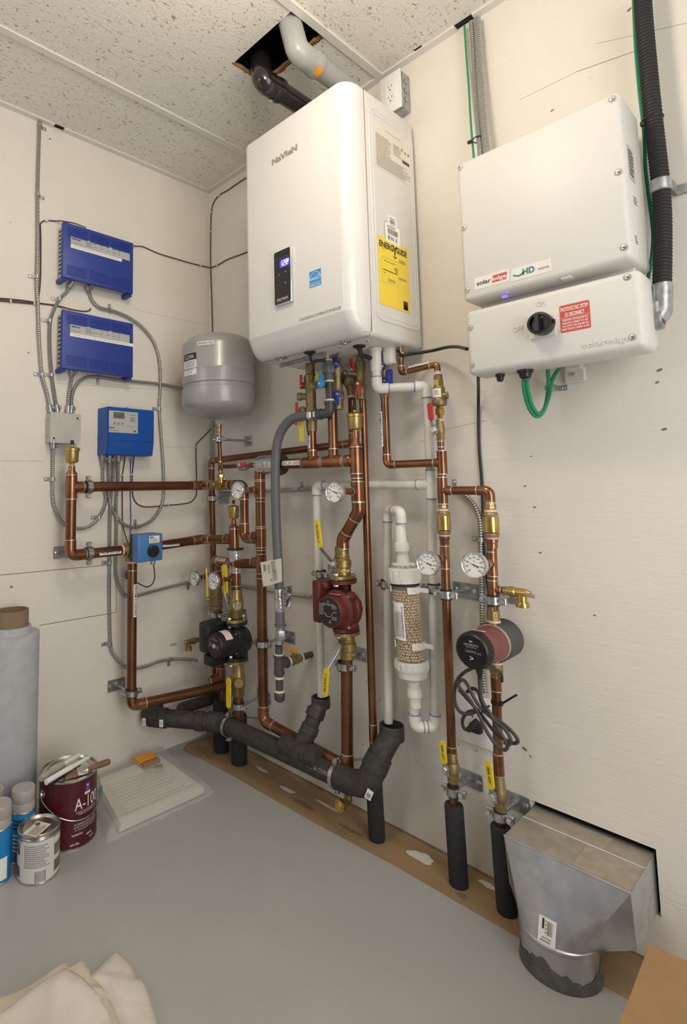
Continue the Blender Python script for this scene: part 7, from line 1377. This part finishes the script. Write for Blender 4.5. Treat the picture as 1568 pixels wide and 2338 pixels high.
# spray cans
def spray(label, c, h, seed, r=.0325):
    o = thing('spray_can', label, 'spray can', c, 'spray cans with clear grey caps'); c = V(c); th = math.atan2(CP.y-c.y, CP.x-c.x)
    hb = h-.058; mb = MB('can_blue'); mb.lathe(c, Z, [(.004, r), (hb, r)], 36, cap=False); mb.use('tin'); mb.lathe(c, Z, [(0, r-.002), (0, r+.001), (.004, r+.001), (.005, r)], 36); mb.lathe(c+Z*hb, Z, [(0, r), (.002, r+.001), (.012, r*.80), (.02, r*.55), (.03, r*.5)], 36); mb.build('body', o)
    mb = MB('cap_clear'); mb.lathe(c+Z*(hb+.004), Z, [(0, r*.985), (.018, r*.985), (.022, r*.93), (.026, r*.985), (.050, r*.98), (.054, r*.93), (.054, 0)], 36); mb.build('cap', o, label='cloudy grey cap')
    mb = MB('white_print'); cyl_patch(mb, c, r, th+(.75 if seed == 151 else .2), .012, hb-.01 if seed == 151 else hb*.5, r*1.2, 8, .0003); f0 = cyl_fn(c, r, th-.3, 0, .0006)
    for b in scribble(-.018, .03, .03, .05, 5, 'white_print', seed)+scribble(-.018, hb-.04, .03, .03, 3, 'ink', seed+1): mb.use(b[4]); mb.add([f0(b[0], b[1]), f0(b[0]+b[2], b[1]), f0(b[0]+b[2], b[1]+b[3]), f0(b[0], b[1]+b[3])], [(0, 1, 2, 3)])
    mb.use('red'); mb.add([f0(.004, hb-.022), f0(.014, hb-.020), f0(.014, hb-.015), f0(.004, hb-.017)], [(0, 1, 2, 3)]); mb.build('label', o)
spray('blue and white spray can standing between the red can and the small can', (.262, -.884, 0), .185, 151); spray('blue spray can in front at the left edge, beside the small can', (.306, -.965, 0), .190, 153); spray('spray can mostly cut off behind the other two at the left edge', (.215, -.955, 0), .185, 155)
# roll of paper
yr = L(26, 1440, .10).y; zr0 = L(26, 1445, .10).z; rt = L(26, 1392, .10).z; ro = thing('paper_roll', 'tall grey-white roll of sheeting with a cardboard core, standing behind the cans', 'roll', (.10, yr, 0)); c = V((.10, yr, 0))
mb = MB('roll'); mb.lathe(c, Z, [(0, .080), (.01, .084), (zr0, .0835), (zr0+.001, .081), (zr0+.001, .06), (zr0+.022, .057), (zr0+.022, .051)], 48, cap=False); mb.build('sheeting', ro); mb = MB('kraft'); mb.lathe(c+Z*(zr0-.1), Z, [(0, .050), (rt-zr0+.1, .050), (rt-zr0+.1, .0455), (.0, .0455)], 40, cap=False); mb.build('core', ro, label='brown cardboard core')
# tray in a plastic bag
zT = .026; tq = [G(214, 1782, zT), G(368, 1720, zT), G(474, 1795, zT), G(268, 1888, zT)]
tr_ = thing('paint_tray', 'cream ribbed paint tray wrapped in a clear plastic bag by the left wall', 'paint tray', (tq[0]+tq[2])/2*1)
BASE[tr_.name] = V(((tq[0]+tq[2])/2).to_tuple()); tr_.location = BASE[tr_.name]
def bil(u, v): return tq[0].lerp(tq[1], u).lerp(tq[3].lerp(tq[2], u), v)
mb = MB('tray'); nu, nv = 24, 70; vs = []
for j in range(nv+1):
    for i in range(nu+1):
        u, v = i/nu, j/nv; p = bil(u, v); e = min(u, 1-u, v*.8, (1-v)*.8); z = zT
        if e > .10: z = zT-.016*min(1, (e-.10)/.06)*(.45+.55*u); z += .0026*sin(v*nv*1.35) if e > .16 else 0
        if e < .001: z = .004; p = p.lerp(bil(.5, .5), .05)
        vs.append(V((p.x, p.y, z)))
mb.add(vs, [(j*(nu+1)+i, j*(nu+1)+i+1, (j+1)*(nu+1)+i+1, (j+1)*(nu+1)+i) for j in range(nv) for i in range(nu)]); mb.build('tray', tr_, angle=60)
bg = [G(196, 1800), G(372, 1715), G(492, 1812), G(242, 1928)]; mb = MB('plastic_film'); rd = random.Random(12); nu = nv = 26; vs = []; cen = sum(bg, V((0, 0, 0)))/4; from mathutils import noise as mn
for j in range(nv+1):
    for i in range(nu+1):
        u, v = i/nu, j/nv; p = bg[0].lerp(bg[1], u).lerp(bg[3].lerp(bg[2], u), v); e = min(u, 1-u, v, 1-v); nz = mn.noise(p*26); n2 = mn.noise(p*60+V((3, 1, 7)))
        h = (zT+.010)*min(1, (e/.065)**.7)+.010*max(0, nz)*min(1, e*6)+.004*n2*min(1, e*10); p = p+(p-cen).normalized()*(.010*nz) if e < .02 else p
        vs.append(V((max(p.x, .003), p.y, max(.0012, h))))
mb.add(vs, [(j*(nu+1)+i, j*(nu+1)+i+1, (j+1)*(nu+1)+i+1, (j+1)*(nu+1)+i) for j in range(nv) for i in range(nu)]); mb.build('plastic_bag', tr_, angle=180, label='clear crinkled plastic bag')
ob = thing('sanding_block', 'orange block inside the clear bag at the back of the paint tray', 'block', G(336, 1745, zT)); a, b = G(316, 1750, zT), G(354, 1735, zT); d = (b-a).normalized(); w_ = Z.cross(d); mb = MB('orange'); mb.rbox((a+b)/2+w_*(.010)+Z*.012, d, w_, Z, (b-a).length, .050, .018, .002, 1); mb.use('cardboard'); mb.rbox((a+b)/2-w_*.020+Z*.010, d, w_, Z, (b-a).length*.98, .034, .016, .002, 1); mb.build('block', ob)
tag(MB('ink_grey').rbox(G(363, 1750, zT+.01), (X-Y*.3).normalized(), (Y+X*.3).normalized(), Z, .012, .028, .008, .002, 1).build('clip'), 'small dark clip beside the orange block on the tray', 'clip')
tag(MB('green').prism([(-.012, -.016), (.012, -.016), (.012, .016), (-.012, .016)], G(229, 1808, zT+.012), (X*.6-Y*.8).normalized(), Z, V((.8, .6, 0)), .001).build('paper_tag'), 'small green label showing beside the red paint can', 'tag')
# canvas drop cloth
dcl = thing('drop_cloth', 'folded off-white canvas drop cloth in the lower left corner', 'cloth', G(150, 2330))
def cloth(name, px, z, th, m, seed, amp=.006):
    P = [G(x, y, z) for x, y in px]; bm = bmesh.new(); vs = [bm.verts.new(p) for p in P]; f = bm.faces.new(vs); bmesh.ops.triangulate(bm, faces=[f])
    for _ in range(8):
        long = [e for e in bm.edges if e.calc_length() > .013]
        if not long: break
        bmesh.ops.subdivide_edges(bm, edges=long, cuts=1, use_grid_fill=False); bmesh.ops.triangulate(bm, faces=bm.faces[:])
    bound = {v for e in bm.edges if e.is_boundary for v in e.verts}; so = V((seed*1.7, seed*.3, 0))
    dist = {v: min((v.co-b.co).length for b in bound) for v in bm.verts}
    for v in bm.verts: e = min(1, dist[v]/.03); v.co.z += amp*mn.noise(v.co*9+so)*2+amp*.6*abs(mn.noise(v.co*22+so))-th*.35*(1-e)**2+amp*.9*max(0, 1-abs(mn.noise(V((v.co.x*5, v.co.y*5, seed))))*9)
    r_ = bmesh.ops.extrude_face_region(bm, geom=bm.faces[:]); 
    for g in r_['geom']:
        if isinstance(g, bmesh.types.BMVert): g.co.z -= th*(.55 if g in bound else 1)
    for v in bm.verts: v.co.z = max(v.co.z, .001)
    bm.verts.index_update(); mb = MB(m); mb.add([v.co.copy() for v in bm.verts], [[v.index for v in f.verts] for f in bm.faces]); bm.free(); mb.build(name, dcl, angle=70)
cloth('fold', [(203, 2212), (236, 2184), (262, 2163), (270, 2160), (280, 2170), (292, 2178), (304, 2193), (312, 2216), (326, 2222), (337, 2248), (348, 2275), (355, 2300), (359, 2315), (354, 2330), (352, 2350), (340, 2430), (150, 2460), (150, 2290)], .040, .040, 'canvas', 1)
cloth('fold', [(-40, 2300), (0, 2272), (60, 2238), (100, 2212), (126, 2197), (151, 2180), (158, 2190), (168, 2185), (186, 2173), (195, 2178), (208, 2206), (230, 2236), (262, 2290), (300, 2430), (-40, 2460)], .058, .022, 'canvas_fold', 2)
cloth('fold', [(-40, 2325), (30, 2288), (95, 2243), (146, 2214), (166, 2222), (190, 2236), (222, 2268), (246, 2300), (268, 2345), (285, 2460), (-40, 2480)], .078, .020, 'canvas', 3)
# cardboard box
zb3 = .23; k0, k1, k2 = G(1483, 2160, zb3), G(1417, 2338, zb3), G(1568, 2200, zb3); dx_ = (k2-k0).normalized(); dy_ = (k1-k0).normalized(); cbx = thing('cardboard_box', 'brown cardboard box cut off in the lower right corner', 'box', V((k0.x, k0.y, 0)))
w_, l_ = .30, .36; mb = MB('cardboard'); c4 = [k0, k0+dx_*w_, k0+dx_*w_+dy_*l_, k0+dy_*l_]; lo4 = [V((p.x, p.y, .001)) for p in c4]; mb.add(c4+lo4, [(4, 5, 1, 0), (5, 6, 2, 1), (6, 7, 3, 2), (7, 4, 0, 3), (7, 6, 5, 4)]); mb.build('carton', cbx)
for t0, t1 in ((0., .498), (.502, 1.)):
    mb = MB('cardboard'); q = [k0+dx_*w_*t0, k0+dx_*w_*t1, k0+dx_*w_*t1+dy_*l_, k0+dx_*w_*t0+dy_*l_]; mb.add([p+Z*.0005 for p in q]+[p+Z*.004 for p in q], [(3, 2, 1, 0), (4, 5, 6, 7), (0, 1, 5, 4), (1, 2, 6, 5), (2, 3, 7, 6), (3, 0, 4, 7)]); mb.build('flap', cbx)
